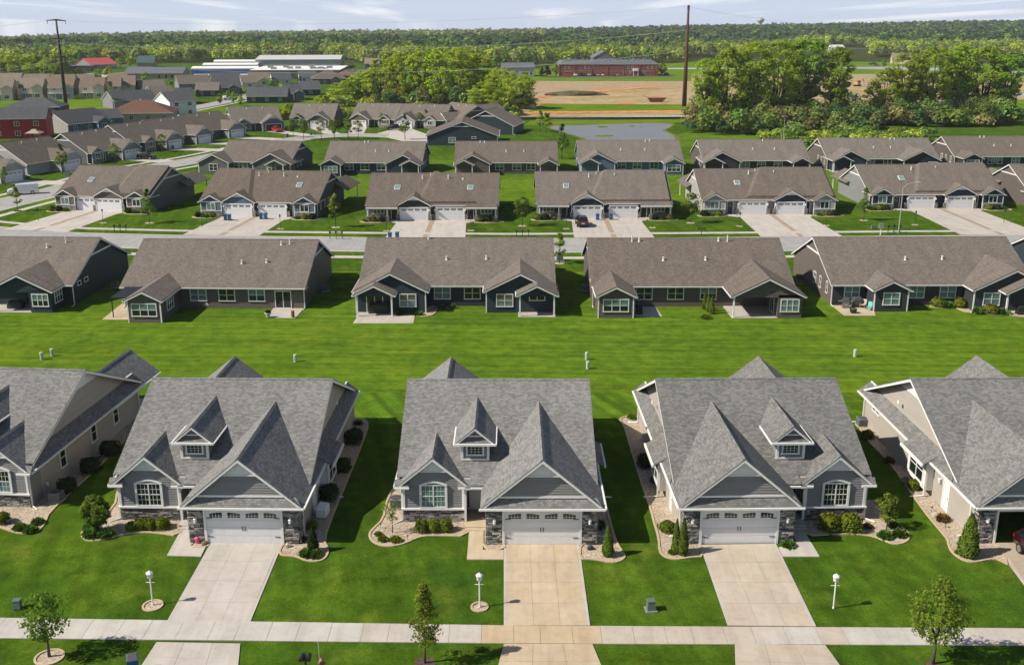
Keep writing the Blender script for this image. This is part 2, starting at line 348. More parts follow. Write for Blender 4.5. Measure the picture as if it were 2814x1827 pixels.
def sheet(name, pts, z, mat, kind='structure', label=None, thick=0.0, parent=None):
    """flat polygon of ground cover laid at height z (a number or None for the ground plus a little)"""
    b = MB(); top = [(p[0], p[1], z if z is not None else gz(p[1]) + 0.008) for p in pts]
    if thick: b.hull([(p[0], p[1], p[2] - thick) for p in top], top)
    else: b.face(top)
    o = b.build(name, mat, parent)
    if parent is None: struct(o, kind, label)
    return o
def smoothpoly(pts, it=2):
    for _ in range(it):
        q = []
        for i in range(len(pts)):
            a, b = pts[i], pts[(i + 1) % len(pts)]
            q += [(a[0] * .75 + b[0] * .25, a[1] * .75 + b[1] * .25), (a[0] * .25 + b[0] * .75, a[1] * .25 + b[1] * .75)]
        pts = q
    return pts
def ordinal(i): return ['first', 'second', 'third', 'fourth', 'fifth', 'sixth', 'seventh', 'eighth', 'ninth', 'tenth', 'eleventh', 'twelfth', 'thirteenth', 'fourteenth', 'fifteenth', 'sixteenth', 'seventeenth', 'eighteenth', 'nineteenth', 'twentieth'][i]

# ------------------------------------------------------------------ building kit (local frame: the side towards the street/camera is -y)
FACE_ROT = {'f': 0.0, 'r': math.pi / 2, 'b': math.pi, 'l': -math.pi / 2}
class House:
    def __init__(s, name, label, cat, loc, rot=0.0, flip=1, group=None, simple=False):
        s.o = thing(name, label, cat, loc, rot, group); s.fx = flip; s.simple = simple
    def mb(s): return MB(s.fx)
    def put(s, name, mb, mats, parent=None, smooth=False): return mb.build(name, mats, parent or s.o, smooth=smooth)
    def place(s, name, me, face, x, y, z, parent=None):
        f = face
        if s.fx < 0 and f in 'lr': f = 'l' if f == 'r' else 'r'
        return link(name, me, parent or s.o, (x * s.fx, y, z), FACE_ROT[f])
    def block(s, x0, x1, y0, y1, z0, zw, pitch, axis, mat, name='wall', asym=None):
        """wall body whose gable ends rise to the ridge"""
        b = s.mb()
        if pitch is None: b.box(x0, x1, y0, y1, z0, zw)
        elif axis == 'x':
            h = (y1 - y0) / 2; b.prism([(x0, y0, z0), (x0, y1, z0), (x0, y1, zw), (x0, y0 + h, zw + h * pitch), (x0, y0, zw)], (x1 - x0, 0, 0))
        else:
            h = (x1 - x0) / 2; b.prism([(x0, y0, z0), (x1, y0, z0), (x1, y0, zw), (x0 + h, y0, zw + h * pitch), (x0, y0, zw)], (0, y1 - y0, 0))
        return s.put(name, b, mat)
    def gable(s, x0, x1, y0, y1, zw, pitch, axis, mat, oe=0.45, o0=0.35, o1=0.35, th=0.06, trim0=True, trim1=True, gut=True, trim=None, name='roof', cap=True, rk=0.21, notch=None):
        """two roof slopes over walls x0..x1, y0..y1; rake boards at the trimmed ends; gutters on the eaves"""
        trim = trim or WHITE
        if axis == 'x': u0, u1, w0, w1 = y0, y1, x0, x1; P = lambda u, w, z: (w, u, z)
        else: u0, u1, w0, w1 = x0, x1, y0, y1; P = lambda u, w, z: (u, w, z)
        h = (u1 - u0) / 2; uc = (u0 + u1) / 2; H = h + oe; ze = zw - oe * pitch; zr = zw + h * pitch
        a, b_ = w0 - o0, w1 + o1
        b = s.mb()
        for sg in (-1, 1):
            segs = [(a, b_, 0.0)] if not (notch and sg < 0) else [(a, notch[0], notch[1]), (notch[0], b_, 0.0)]
            for wa, wb, dn in segs:
                HH = h - dn if dn else H; zz = zr - HH * pitch
                lo = [P(uc + sg * HH, wa, zz), P(uc + sg * HH, wb, zz), P(uc, wb, zr), P(uc, wa, zr)]
                b.hull(lo, [(p[0], p[1], p[2] + th) for p in lo])
        ro = s.put(name, b, mat)
        if cap:
            b = s.mb(); k = 0.16
            for sg in (-1, 1):
                lo = [P(uc + sg * k, a - .01, zr + th - k * pitch + .012), P(uc + sg * k, b_ + .01, zr + th - k * pitch + .012), P(uc, b_ + .01, zr + th + .014), P(uc, a - .01, zr + th + .014)]
                b.hull(lo, [(p[0], p[1], p[2] + 0.03) for p in lo])
            s.put('ridge_cap', b, mat, ro)
        for on, w, d in ((trim0, a + .012, 0.05), (trim1, b_ - .012, -0.05)):
            if not on: continue
            b = s.mb()
            for sg in (-1, 1):
                Hk = h - notch[1] if (notch and sg < 0 and d > 0) else H; zk = zr - Hk * pitch
                e = [P(uc + sg * (Hk - .01), w, zk - rk * .8 + .01 * pitch), P(uc + sg * (Hk - .01), w, zk + th * .6 + .01 * pitch), P(uc, w, zr + th * .6), P(uc, w, zr - rk)]
                b.prism(e, P(0, d, 0))
            s.put('rake_board', b, trim, ro)
        if gut:
            for sg in (-1, 1):
                b = s.mb(); u = uc + sg * (H + .005); g = sg * 0.10
                b.prism([P(u, a, ze - .12), P(u, a, ze + .03), P(u + g, a, ze + .03), P(u + g, a, ze - .05), P(u + g * .6, a, ze - .12)], P(0, b_ - a, 0))
                s.put('gutter', b, trim, ro)
        return ro, zr + th
    def tri_trim(s, face, c, y, ztop, pitch, drop, mat, depth=0.06, band=True, bandmat=None, scallop=False):
        """triangular panel under a gable peak, with a level band board below it. c = centre across, y = wall plane"""
        b = s.mb(); w = drop / pitch
        P = (lambda u, z, d: (u, y - d, z)) if face == 'f' else (lambda u, z, d: (y + (d if face == 'r' else -d), u, z))
        poly = [P(c - w, ztop - drop, 0.004), P(c + w, ztop - drop, 0.004), P(c, ztop, 0.004)]
        q = P(0, 0, depth); q0 = P(0, 0, 0); d = (q[0] - q0[0], q[1] - q0[1], 0)
        b.prism(poly, d); pn = s.put('gable_panel', b, mat)
        if band:
            b = s.mb(); a = P(c - w - .05, ztop - drop - .13, .004); e = P(c + w + .05, ztop - drop - .001, .004)
            pts = [P(c - w - .05, ztop - drop - .13, .004), P(c + w + .05, ztop - drop - .13, .004), P(c + w + .05, ztop - drop, .004), P(c - w - .05, ztop - drop, .004)]
            b.prism(pts, (d[0] * 1.5, d[1] * 1.5, 0)); s.put('band_board', b, bandmat or WHITE, pn)
        return pn
    def window(s, face, x, y, z, w, h, cols=2, rows=2, pane=None, grid=None, trim=None, cw=0.10):
        """cased window centred at (x,y,z) on the wall plane; each pane is its own piece"""
        trim = trim or WHITE
        def frame():
            b = MB(); W, Hh = w / 2, h / 2
            b.box(-W, W, -0.075, 0, Hh - cw, Hh); b.box(-W - .03, W + .03, -0.095, 0, -Hh, -Hh + cw)
            b.box(-W, -W + cw, -0.075, 0, -Hh + cw, Hh - cw); b.box(W - cw, W, -0.075, 0, -Hh + cw, Hh - cw)
            iw = (w - 2 * cw) / cols
            for i in range(1, cols): xx = -W + cw + i * iw; b.box(xx - .04, xx + .04, -0.07, 0, -Hh + cw, Hh - cw)
            for j in range(1, rows):
                zz = -Hh + cw + j * (h - 2 * cw) / rows
                for i in range(cols): xx = -W + cw + i * iw; b.box(xx + .041, xx + iw - .041, -0.06, 0, zz - .025, zz + .025)
            return b.mesh('window', trim)
        o = s.place('window', cached(('win', round(w, 2), round(h, 2), cols, rows, trim.name, cw), frame), face, x, y, z)
        if pane is None: pane = PANE
        iw, ih = (w - 2 * cw) / cols, (h - 2 * cw) / rows
        for j in range(rows):
            pm = pane[j % len(pane)] if isinstance(pane, (list, tuple)) else pane
            def pm_mesh():
                b = MB(); b.box(-iw / 2 + .01, iw / 2 - .01, -0.02, 0, -ih / 2 + .01, ih / 2 - .01); return b.mesh('pane', pm)
            me = cached(('pane', round(iw, 3), round(ih, 3), pm.name), pm_mesh)
            for i in range(cols): link('pane', me, o, (-w / 2 + cw + (i + .5) * iw, -0.012, -h / 2 + cw + (j + .5) * ih))
        if grid:
            def gm():
                b = MB()
                for i in range(cols):
                    x0 = -w / 2 + cw + i * iw
                    for g in range(1, grid[0]): xx = x0 + g * iw / grid[0]; b.box(xx - .012, xx + .012, -.045, -.034, -h / 2 + cw, h / 2 - cw)
                    for j in range(rows):
                        for g in range(1, grid[1]): zz = -h / 2 + cw + j * ih + g * ih / grid[1]; b.box(x0, x0 + iw, -.043, -.036, zz - .012, zz + .012)
                return b.mesh('muntin', WHITE)
            link('muntin', cached(('mun', round(w, 2), round(h, 2), cols, rows, grid), gm), o)
        return o
    def door(s, face, x, y, z, w=0.95, h=2.1, mat=None, lite=True):
        def fr():
            b = MB(); W = w / 2
            b.box(-W - .1, -W, -.08, 0, 0, h + .1); b.box(W, W + .1, -.08, 0, 0, h + .1); b.box(-W, W, -.08, 0, h, h + .1); return b.mesh('door_frame', WHITE)
        def lf():
            b = MB(); W = w / 2 - .01; b.box(-W, W, -.04, 0, 0.01, h - .01)
            for x0, x1 in ((-W + .1, -.05), (.05, W - .1)):
                b.box(x0, x1, -.055, -.04, .25, .9)
                if not lite: b.box(x0, x1, -.055, -.04, 1.05, h - .2)
            return b.mesh('door', mat or DOORW)
        o = s.place('door', cached(('dleaf', w, h, (mat or DOORW).name, lite), lf), face, x, y, z)
        link('door_frame', cached(('dfr', w, h), fr), o)
        if lite:
            def pn():
                b = MB(); b.box(-w / 2 + .14, w / 2 - .14, -.052, -.03, 1.05, h - .18); return b.mesh('pane', PANE)
            link('pane', cached(('dpn', w, h), pn), o)
        def hd():
            b = MB(); b.lathe([(.03, 0), (.035, .02), (.02, .06)], 8); return b.mesh('handle', BLACK)
        link('handle', cached('dhandle', hd), o, (w / 2 - .1, -.07, 1.0))
        return o
    def slider(s, face, x, y, z, w=1.8, h=2.05):
        def fr():
            b = MB(); W = w / 2
            b.box(-W - .09, -W, -.08, 0, 0, h + .09); b.box(W, W + .09, -.08, 0, 0, h + .09); b.box(-W, W, -.08, 0, h, h + .09); b.box(-.04, .04, -.06, 0, 0, h); b.box(-W, W, -.07, 0, 0, .07); return b.mesh('patio_door', WHITE)
        o = s.place('patio_door', cached(('sl', w, h), fr), face, x, y, z)
        def pn(): b = MB(); b.box(-w / 4 + .05, w / 4 - .05, -.03, 0, .08, h - .03); return b.mesh('pane', PANE)
        me = cached(('slp', w, h), pn)
        for sx in (-1, 1): link('pane', me, o, (sx * w / 4, -.01, 0))
        return o
    def garage_door(s, face, x, y, z, w=4.88, h=2.2, style='plain', mat=None):
        mat = mat or DOORW
        def fr():
            b = MB(); W = w / 2
            b.box(-W - .16, -W, -.1, 0, 0, h + .16); b.box(W, W + .16, -.1, 0, 0, h + .16); b.box(-W, W, -.1, 0, h, h + .16); return b.mesh('door_frame', WHITE)
        o = s.place('garage_door', cached(('gdf', w, h), fr), face, x, y, z)
        ns = 4
        def sec():
            b = MB(); hh = h / ns; b.box(-w / 2 + .005, w / 2 - .005, -.035, 0, .006, hh - .006)
            k = 8
            for i in range(k):
                x0 = -w / 2 + (i + .12) * w / k; b.box(x0, x0 + w / k * .76, -.0385, -.035, .09, hh - .09)
            return b.mesh('door_panel', mat)
        def top():
            b = MB(); hh = h / ns; b.box(-w / 2 + .005, w / 2 - .005, -.035, 0, .006, hh - .006); return b.mesh('door_panel', mat)
        ms, mt = cached(('gds', w, h, mat.name), sec), cached(('gdt', w, h, mat.name), top)
        for i in range(ns): link('door_panel', mt if i == ns - 1 else ms, o, (0, -.012, i * h / ns))
        hh = h / ns
        def lite(k):
            def f():
                b = MB(); lw = w * .168
                if style == 'arch':
                    # two neighbouring lights share one arch: the top edge rises towards the pair's middle
                    rise = (0.0, .10) if k % 2 == 0 else (.10, 0.0); nn = 6; up = []
                    for i in range(nn + 1):
                        t = i / nn; tt = t if k % 2 == 0 else 1 - t; up.append((-lw / 2 + lw * t, -.045, .13 + .10 * (1 - (1 - tt) ** 2)))
                    b.prism([(-lw / 2, -.045, -.13), (lw / 2, -.045, -.13)] + up[::-1], (0, .02, 0))
                else: b.box(-lw / 2, lw / 2, -.045, -.02, -.14, .14)
                return b.mesh('pane', PANE)
            return f
        def bars(k):
            def f():
                b = MB(); lw = w * .168
                for i in range(1, 4): b.box(-lw / 2 + i * lw / 4 - .012, -lw / 2 + i * lw / 4 + .012, -.062, -.047, -.13, .16)
                b.box(-lw / 2, lw / 2, -.06, -.048, -.01, .012); return b.mesh('muntin', mat)
            return f
        for k in range(4):
            xx = -w / 2 + w * (.135 + k * .243)
            p = link('pane', cached(('gl', w, style, k % 2), lite(k)), o, (xx, -.012, h - hh * .52))
            link('muntin', cached(('glb', w, style, mat.name), bars(k)), p)
        if style == 'arch':
            def hn(): b = MB(); b.box(-.02, .02, -.07, -.05, -.13, .13); b.box(-.03, .03, -.07, -.04, .10, .13); b.box(-.03, .03, -.07, -.04, -.13, -.10); return b.mesh('handle', BLACK)
            def st(): b = MB(); b.prism([(-.2, -.07, -.025), (.16, -.07, -.012), (.2, -.07, 0), (.16, -.07, .012), (-.2, -.07, .025)], (0, .025, 0)); return b.mesh('strap_hinge', BLACK)
            for sx in (-1, 1):
                link('handle', cached('gh', hn), o, (sx * .09, -.012, h * .48))
                for zz in (.22, .80): link('strap_hinge', cached('gst', st), o, (sx * (w / 2 - .25), -.012, h * zz), scale=(-sx, 1, 1))
        return o
    def lantern(s, face, x, y, z):
        def f():
            b = MB(); b.box(-.07, .07, -.03, 0, -.15, .2); b.box(-.03, .03, -.16, -.03, .12, .16)
            b.lathe([(.05, -.17), (.09, -.14), (.10, .10), (.13, .12), (.03, .22)], 8, c=(0, -.16, 0)); return b.mesh('wall_lantern', WHITE)
        return s.place('wall_lantern', cached('lant', f), face, x, y, z)
    def downspout(s, x, y, ztop, out=(0, -0.9), zb=0.0):
        b = s.mb(); b.box(x - .05, x + .05, y - .05, y + .05, zb + .12, ztop)
        a = Vector((x, y, zb + .1)); e = a + Vector((out[0], out[1], -.06)); b.tube([a, e], .05, 6); return s.put('downspout', b, WHITE)
    def vent(s, x, y, z, h=.35, r=.09, mat=None):
        def f(): b = MB(); b.lathe([(r * 1.8, -.25), (r * 1.8, 0), (r, .03), (r, h), (r * 1.25, h + .01), (r * 1.25, h + .08)], 8); return b.mesh('vent_pipe', mat or WHITE)
        return link('vent_pipe', cached(('vent', h, r, (mat or WHITE).name), f), s.o, (x * s.fx, y, z))
    def post(s, x, y, z0, z1, r=.09, mat=None, base=None):
        b = s.mb(); b.box(x - r, x + r, y - r, y + r, z0, z1); b.box(x - r * 1.4, x + r * 1.4, y - r * 1.4, y + r * 1.4, z0, z0 + .15); b.box(x - r * 1.4, x + r * 1.4, y - r * 1.4, y + r * 1.4, z1 - .12, z1)
        p = s.put('post', b, mat or WHITE)
        if base:
            b = s.mb(); b.prism([(x - .28, y - .28, z0), (x + .28, y - .28, z0), (x + .28, y + .28, z0), (x - .28, y + .28, z0)], (0, 0, base)); s.put('stone_base', b, STONEW, p)
        return p
# ledge stones: a dozen rough blocks shared by all stone fronts
def _stone(i):
    r = random.Random(100 + i); b = MB()
    a = [(-.5, 0, -.5), (.5, 0, -.5), (.5, 0, .5), (-.5, 0, .5)]
    j = lambda p, k, y: (p[0] * k + r.uniform(-.03, .03), y, p[2] * k + r.uniform(-.08, .08))
    rings = [[j(p, .97, 0) for p in a], [j(p, .99, -.75) for p in a], [j(p, .82, -1.0 + r.uniform(-.12, .1)) for p in a]]
    b.loft(rings); return b.mesh('ledge_stone', STONES[i % len(STONES)])
STONE_MESH = [_stone(i) for i in range(15)]
def stone_wall(h, face, u0, u1, y, z0, z1, seed):
    """rows of separate ledge stones on a dark mortar backing"""
    r = random.Random(seed); b = h.mb()
    if face == 'f': b.box(u0, u1, y - .02, y + .05, z0, z1)
    elif face == 'r': b.box(y - .05, y + .02, u0, u1, z0, z1)
    else: b.box(y - .02, y + .05, u0, u1, z0, z1)
    back = h.put('stone_facing', b, MORTAR)
    z = z0
    while z < z1 - .03:
        hh = min(r.choice((.075, .09, .11, .13, .16)), z1 - z); u = u0 - r.uniform(0, .2)
        while u < u1 - .02:
            w = r.choice((.22, .3, .38, .48, .6)); a, e = max(u, u0 - .01), min(u + w, u1 + .01)
            if e - a > .05:
                me = STONE_MESH[r.randrange(len(STONE_MESH))]
                c = (a + e) / 2; d = r.uniform(.05, .09); ff = face
                if h.fx < 0 and ff in 'lr': ff = 'l' if ff == 'r' else 'r'
                if face == 'f': loc = (c * h.fx, y - .01, z + hh / 2)
                else: loc = ((y + (.01 if face == 'r' else -.01)) * h.fx, c, z + hh / 2)
                o = link('ledge_stone', me, back, loc, FACE_ROT[ff], scale=(e - a - .012, d, hh - .012))
            u += w
        z += hh
    return back
# ------------------------------------------------------------------ the ground: one sheet to the horizon, lower at the front street
LAWN = lawn('front_lawn', (0.054, 0.108, 0.009), (0.084, 0.142, 0.012), (0.033, 0.080, 0.009), (0.130, 0.165, 0.020), stripe=R(78), sw=1.1, sk=0.4)
LAWN2 = lawn('back_lawn', (0.090, 0.160, 0.012), (0.126, 0.198, 0.015), (0.062, 0.128, 0.012), (0.155, 0.205, 0.020), stripe=R(2), sw=0.9, sk=0.5)
LAWN3 = lawn('mown_stripes', (0.082, 0.156, 0.012), (0.112, 0.188, 0.014), (0.058, 0.128, 0.012), (0.150, 0.200, 0.018), stripe=R(66), sw=1.1, sk=0.8)
FIELD = lawn('field_grass', (0.105, 0.185, 0.012), (0.15, 0.225, 0.018), (0.075, 0.145, 0.012), (0.21, 0.24, 0.035))
MEADOW = lawn('rough_meadow', (0.15, 0.17, 0.025), (0.19, 0.19, 0.04), (0.10, 0.13, 0.02), (0.26, 0.20, 0.09))
WOODF = lawn('wood_floor', (0.045, 0.06, 0.012), (0.065, 0.08, 0.016), (0.03, 0.042, 0.01), (0.08, 0.08, 0.02))
DIRT = speckle('bare_earth', [(0.26, 0.175, 0.075), (0.36, 0.255, 0.125), (0.43, 0.32, 0.18), (0.38, 0.30, 0.14)], 0.35, bstr=0.3, bd=0.2)
_n = DIRT.node_tree; _b = [x for x in _n.nodes if x.type == 'BSDF_PRINCIPLED'][0]; _c = _b.inputs['Base Color'].links[0].from_socket; _p = geopos(_n)
_m = _n.nodes.new('ShaderNodeMapping'); _m.inputs['Scale'].default_value = (0.25, 1.0, 1); _n.links.new(_p, _m.inputs[0])
_c = mixc(_n, ramp(_n, noise(_n, _m.outputs[0], 0.06, 6, 0.7), [(0.50, (0, 0, 0)), (0.62, (0.85,) * 3)]), _c, (0.20, 0.20, 0.05)); _c = mixc(_n, 0.8, _c, ramp(_n, noise(_n, _m.outputs[0], 0.35, 5, 0.7), [(0.3, (0.62,) * 3), (0.65, (1.12,) * 3)]), 'MULTIPLY'); _n.links.new(_c, _b.inputs['Base Color'])      # weeds and wheel tracks over the bare earth
ORANGE = speckle('orange_clay', [(0.38, 0.12, 0.035), (0.55, 0.20, 0.07), (0.60, 0.30, 0.14)], 0.6, bstr=0.4, bd=0.2)
DRYG = speckle('dry_grass', [(0.24, 0.16, 0.09), (0.33, 0.24, 0.14), (0.40, 0.31, 0.19)], 0.8, bstr=0.4, bd=0.2)
b = MB()
ys = [-80, 20, 40, 46.5, 53.4, 55.5, 57.6, 59.8, 62, 100, 200, 400, 800, 1500]
xs = [-1500, -400, -120, -60, -30, 0, 30, 60, 120, 400, 1500]
for j in range(len(ys) - 1):
    for i in range(len(xs) - 1):
        b.face([(xs[i], ys[j], gz(ys[j])), (xs[i + 1], ys[j], gz(ys[j])), (xs[i + 1], ys[j + 1], gz(ys[j + 1])), (xs[i], ys[j + 1], gz(ys[j + 1]))])
struct(b.build('ground', LAWN), label='mown green lawn over the whole neighbourhood')
# far land: falls away gently on the left, rises to the right
def far_z(x, y):
    if y < 900: return 0.0
    t = min(1.0, (y - 900) / 1700.0); t = t * t * (3 - 2 * t)
    px = 1407 + FPX * x / (y * CP + CAM_H * SP)
    zf = np.interp(px, [-400, 0, 400, 1000, 1500, 1900, 2300, 2814, 3300], [-20, -18, -8, -5, 0, 8, 12, 20, 22])
    return float(zf) * t
b = MB(); fy = [1500, 1700, 1900, 2100, 2300, 2500, 2700, 3200, 4500, 6000]; fx = list(range(-2400, 2401, 200))
fx = [-6000, -4000] + fx + [4000, 6000]
for j in range(len(fy) - 1):
    for i in range(len(fx) - 1):
        q = []
        for xx, yy in ((fx[i], fy[j]), (fx[i + 1], fy[j]), (fx[i + 1], fy[j + 1]), (fx[i], fy[j + 1])):
            q.append((xx, yy, far_z(xx, min(yy, 2700)) - max(0.0, yy - 2700) * 0.024))
        b.face(q)
struct(b.build('hills', WOODF, smooth=True), label='gently rolling wooded land at the horizon')
# side land beyond the near sheet and a ramp joining it to the hills
b = MB()
nx = [-2400 + 100 * i for i in range(49)]
nyy = [880, 960, 1040, 1120, 1200, 1280, 1360, 1440, 1500]
for j in range(len(nyy) - 1):
    for i in range(len(nx) - 1):
        b.face([(xx, yy, far_z(xx, yy) + 0.03) for xx, yy in ((nx[i], nyy[j]), (nx[i + 1], nyy[j]), (nx[i + 1], nyy[j + 1]), (nx[i], nyy[j + 1]))])
struct(b.build('terrain', WOODF, smooth=True), label='wooded valley floor before the hills')
def gpoly(px): return [tuple(ground(*p))[:2] for p in px]
# back yards between the first two rows of houses
sheet('lawn', [(-75, 92), (75, 92), (75, 119), (-75, 119)], 0.004, LAWN2, label='broad back lawn mown in long rows')
sheet('lawn', [(-75, 84), (75, 84), (75, 92), (-75, 92)], 0.004, LAWN3, label='strip of lawn mown in slanting rows behind the front houses')
sheet('lawn', [(-75, 119), (75, 119), (75, 141), (-75, 141)], 0.004, LAWN2, label='lawn between the brown roofed villas')
sheet('lawn', [(-120, 196), (125, 196), (125, 262), (-60, 262), (-75, 240), (-84, 215)], 0.004, LAWN2, label='lawn between the third and fourth rows of villas')

# ------------------------------------------------------------------ front sidewalk, driveways, street
def slab_row(parent, quad, nu, nv, mats, gap=0.012, th=0.06, name='slab', jit=0.0):
    """quad = 4 corner points (x,y): near-left, near-right, far-right, far-left; split into nu x nv separate slabs"""
    A, B, D, E_ = [Vector((p[0], p[1], 0)) for p in quad]
    for i in range(nu):
        for j in range(nv):
            u0, u1, v0, v1 = i / nu, (i + 1) / nu, j / nv, (j + 1) / nv
            P = lambda u, v: (A * (1 - u) + B * u) * (1 - v) + (E_ * (1 - u) + D * u) * v
            c = P((u0 + u1) / 2, (v0 + v1) / 2); pts = []
            for u, v in ((u0, v0), (u1, v0), (u1, v1), (u0, v1)):
                p = P(u, v); d = c - p; p = p + d.normalized() * gap * 1.3; pts.append((p.x, p.y, gz(p.y) + 0.055 + rng.uniform(-jit, jit)))
            b = MB(); b.hull([(p[0], p[1], p[2] - th) for p in pts], pts)
            b.build(name, mats[(i * 7 + j * 3) % len(mats)] if len(mats) > 1 else mats[0], parent)
SW_T = [concrete('walk_concrete_%s' % k, c) for k, c in (('a', (0.48, 0.455, 0.42)), ('b', (0.47, 0.43, 0.385)), ('c', (0.46, 0.405, 0.34)), ('d', (0.475, 0.375, 0.25)))]
def sw_y(x, e): return np.interp(x, [-36, -30, 0, 30, 40], [54.35, 54.15, 53.38, 53.08, 53.0]) if e else np.interp(x, [-36, -30, 0, 30, 40], [52.35, 52.1, 51.55, 51.35, 51.3])
base = MB(); xsw = [-38 + 2 * i for i in range(42)]
for i in range(len(xsw) - 1):
    q = [(xsw[i], sw_y(xsw[i], 0)), (xsw[i + 1], sw_y(xsw[i + 1], 0)), (xsw[i + 1], sw_y(xsw[i + 1], 1)), (xsw[i], sw_y(xsw[i], 1))]
    base.face([(p[0], p[1], gz(p[1]) + 0.012) for p in q])
walk = struct(base.build('sidewalk', JOINT), label='concrete sidewalk of square slabs in front of the grey houses')
x = -38.0; k = 0
while x < 42:
    w = [1.83, 1.83, 1.5, 1.83, 1.62][k % 5]; k += 1
    m = SW_T[3] if -0.9 < x + w / 2 < 4.9 else SW_T[2] if (4.9 <= x + w / 2 < 13.6 or 17 < x < 18) else SW_T[0] if x < -9 or 14 < x < 25 else SW_T[1]
    slab_row(walk, [(x, sw_y(x, 0)), (x + w, sw_y(x + w, 0)), (x + w, sw_y(x + w, 1)), (x, sw_y(x, 1))], 1, 1, [m], gap=0.01, jit=0.004)
    x += w
def driveway(label, pxs, apron, mats, nu=3, nv=4):
    q = [ground(*p) for p in pxs]
    b = MB(); b.face([(p.x, p.y, gz(p.y) + 0.01) for p in q]); d = struct(b.build('driveway', JOINT), label=label)
    # narrow border strips either side, main field of slabs between
    A, B, D, E_ = q
    wl = 0.035
    L = lambda p, r, t: p * (1 - t) + r * t
    slab_row(d, [L(A, B, wl), L(A, B, 1 - wl), L(E_, D, 1 - wl), L(E_, D, wl)], nu, nv, mats, gap=0.008, jit=0.003)
    slab_row(d, [A, L(A, B, wl), L(E_, D, wl), E_], 1, 1, [CONC_W], gap=0.006, name='border_strip')
    slab_row(d, [L(A, B, 1 - wl), B, D, L(E_, D, 1 - wl)], 1, 1, [CONC_W], gap=0.006, name='border_strip')
    q = [ground(*p) for p in apron]
    b = MB(); b.face([(p.x, p.y, gz(p.y) + 0.01) for p in q]); a = b.build('apron', JOINT, d)
    A, B, D, E_ = q
    slab_row(a, q, nu, 2, mats, gap=0.008, jit=0.003)
    return d
driveway('pale grey concrete driveway of the left grey house with bay', [(455, 1715), (684, 1719), (776.5, 1494.7), (580, 1491.7)], [(375, 1850), (652, 1858), (661, 1769), (430, 1765)], [CONC_W, concrete('drive_a', (0.46, 0.425, 0.38))])
driveway('tan stained concrete driveway of the middle grey house', [(1384.5, 1719.5), (1621.6, 1719.5), (1591.4, 1497), (1384.5, 1497)], [(1358, 1870), (1670, 1870), (1628, 1770), (1384, 1770)], [CONC_T, concrete('drive_b', (0.48, 0.385, 0.265))])
driveway('light tan concrete driveway of the right grey house', [(2000, 1719.5), (2243, 1722), (2132, 1494.7), (1923, 1497.6)], [(2022, 1870), (2345, 1880), (2268, 1773), (2019, 1770)], [concrete('drive_c', (0.47, 0.40, 0.32)), concrete('drive_d', (0.475, 0.41, 0.335))])
driveway('tan concrete driveway running off the right edge', [(2895, 1726), (3130, 1728), (2935, 1494), (2735, 1492)], [(2985, 1880), (3280, 1890), (3175, 1778), (2925, 1776)], [concrete('drive_e', (0.40, 0.34, 0.255)), concrete('drive_g', (0.41, 0.345, 0.26))])
sheet('driveway', gpoly([(2735, 1492), (2712, 1528), (2746, 1534), (2772, 1552), (2900, 1722), (2935, 1494)]), None, concrete('drive_f', (0.40, 0.34, 0.255)), label='flared edge of the tan driveway beside the maroon car')
for lab, pp in (('walkway slab joining the front door of the left grey house to its driveway', [(459, 1527), (552, 1530), (566, 1502), (524, 1500), (533, 1440), (507, 1440)]),
                ('tan walkway from the front step of the middle grey house', [(1283, 1538), (1384, 1538), (1384, 1512), (1327, 1512), (1327, 1450), (1290, 1450)]),
                ('grey walkway beside the stone pier of the right grey house', [(2151, 1530), (2252, 1530), (2185, 1420), (2165, 1420), (2188, 1495), (2140, 1505)])):
    q = gpoly(pp); b = MB(); top = [(p[0], p[1], gz(p[1]) + 0.06) for p in q]; b.hull([(p[0], p[1], p[2] - .06) for p in top], top)
    struct(b.build('walkway', CONC_T if 'tan' in lab else CONC_W), label=lab)
# street just below the picture with a kerb
struct(sheet('street', [(-120, 36), (120, 36), (120, 46.3), (-120, 46.3)], -0.52 + 0.125, ROADM, label='concrete street in front of the houses'))
b = MB(); b.box(-120, 120, 46.3, 46.5, -0.55, -0.3); struct(b.build('kerb', CONC), label='concrete kerb of the front street')
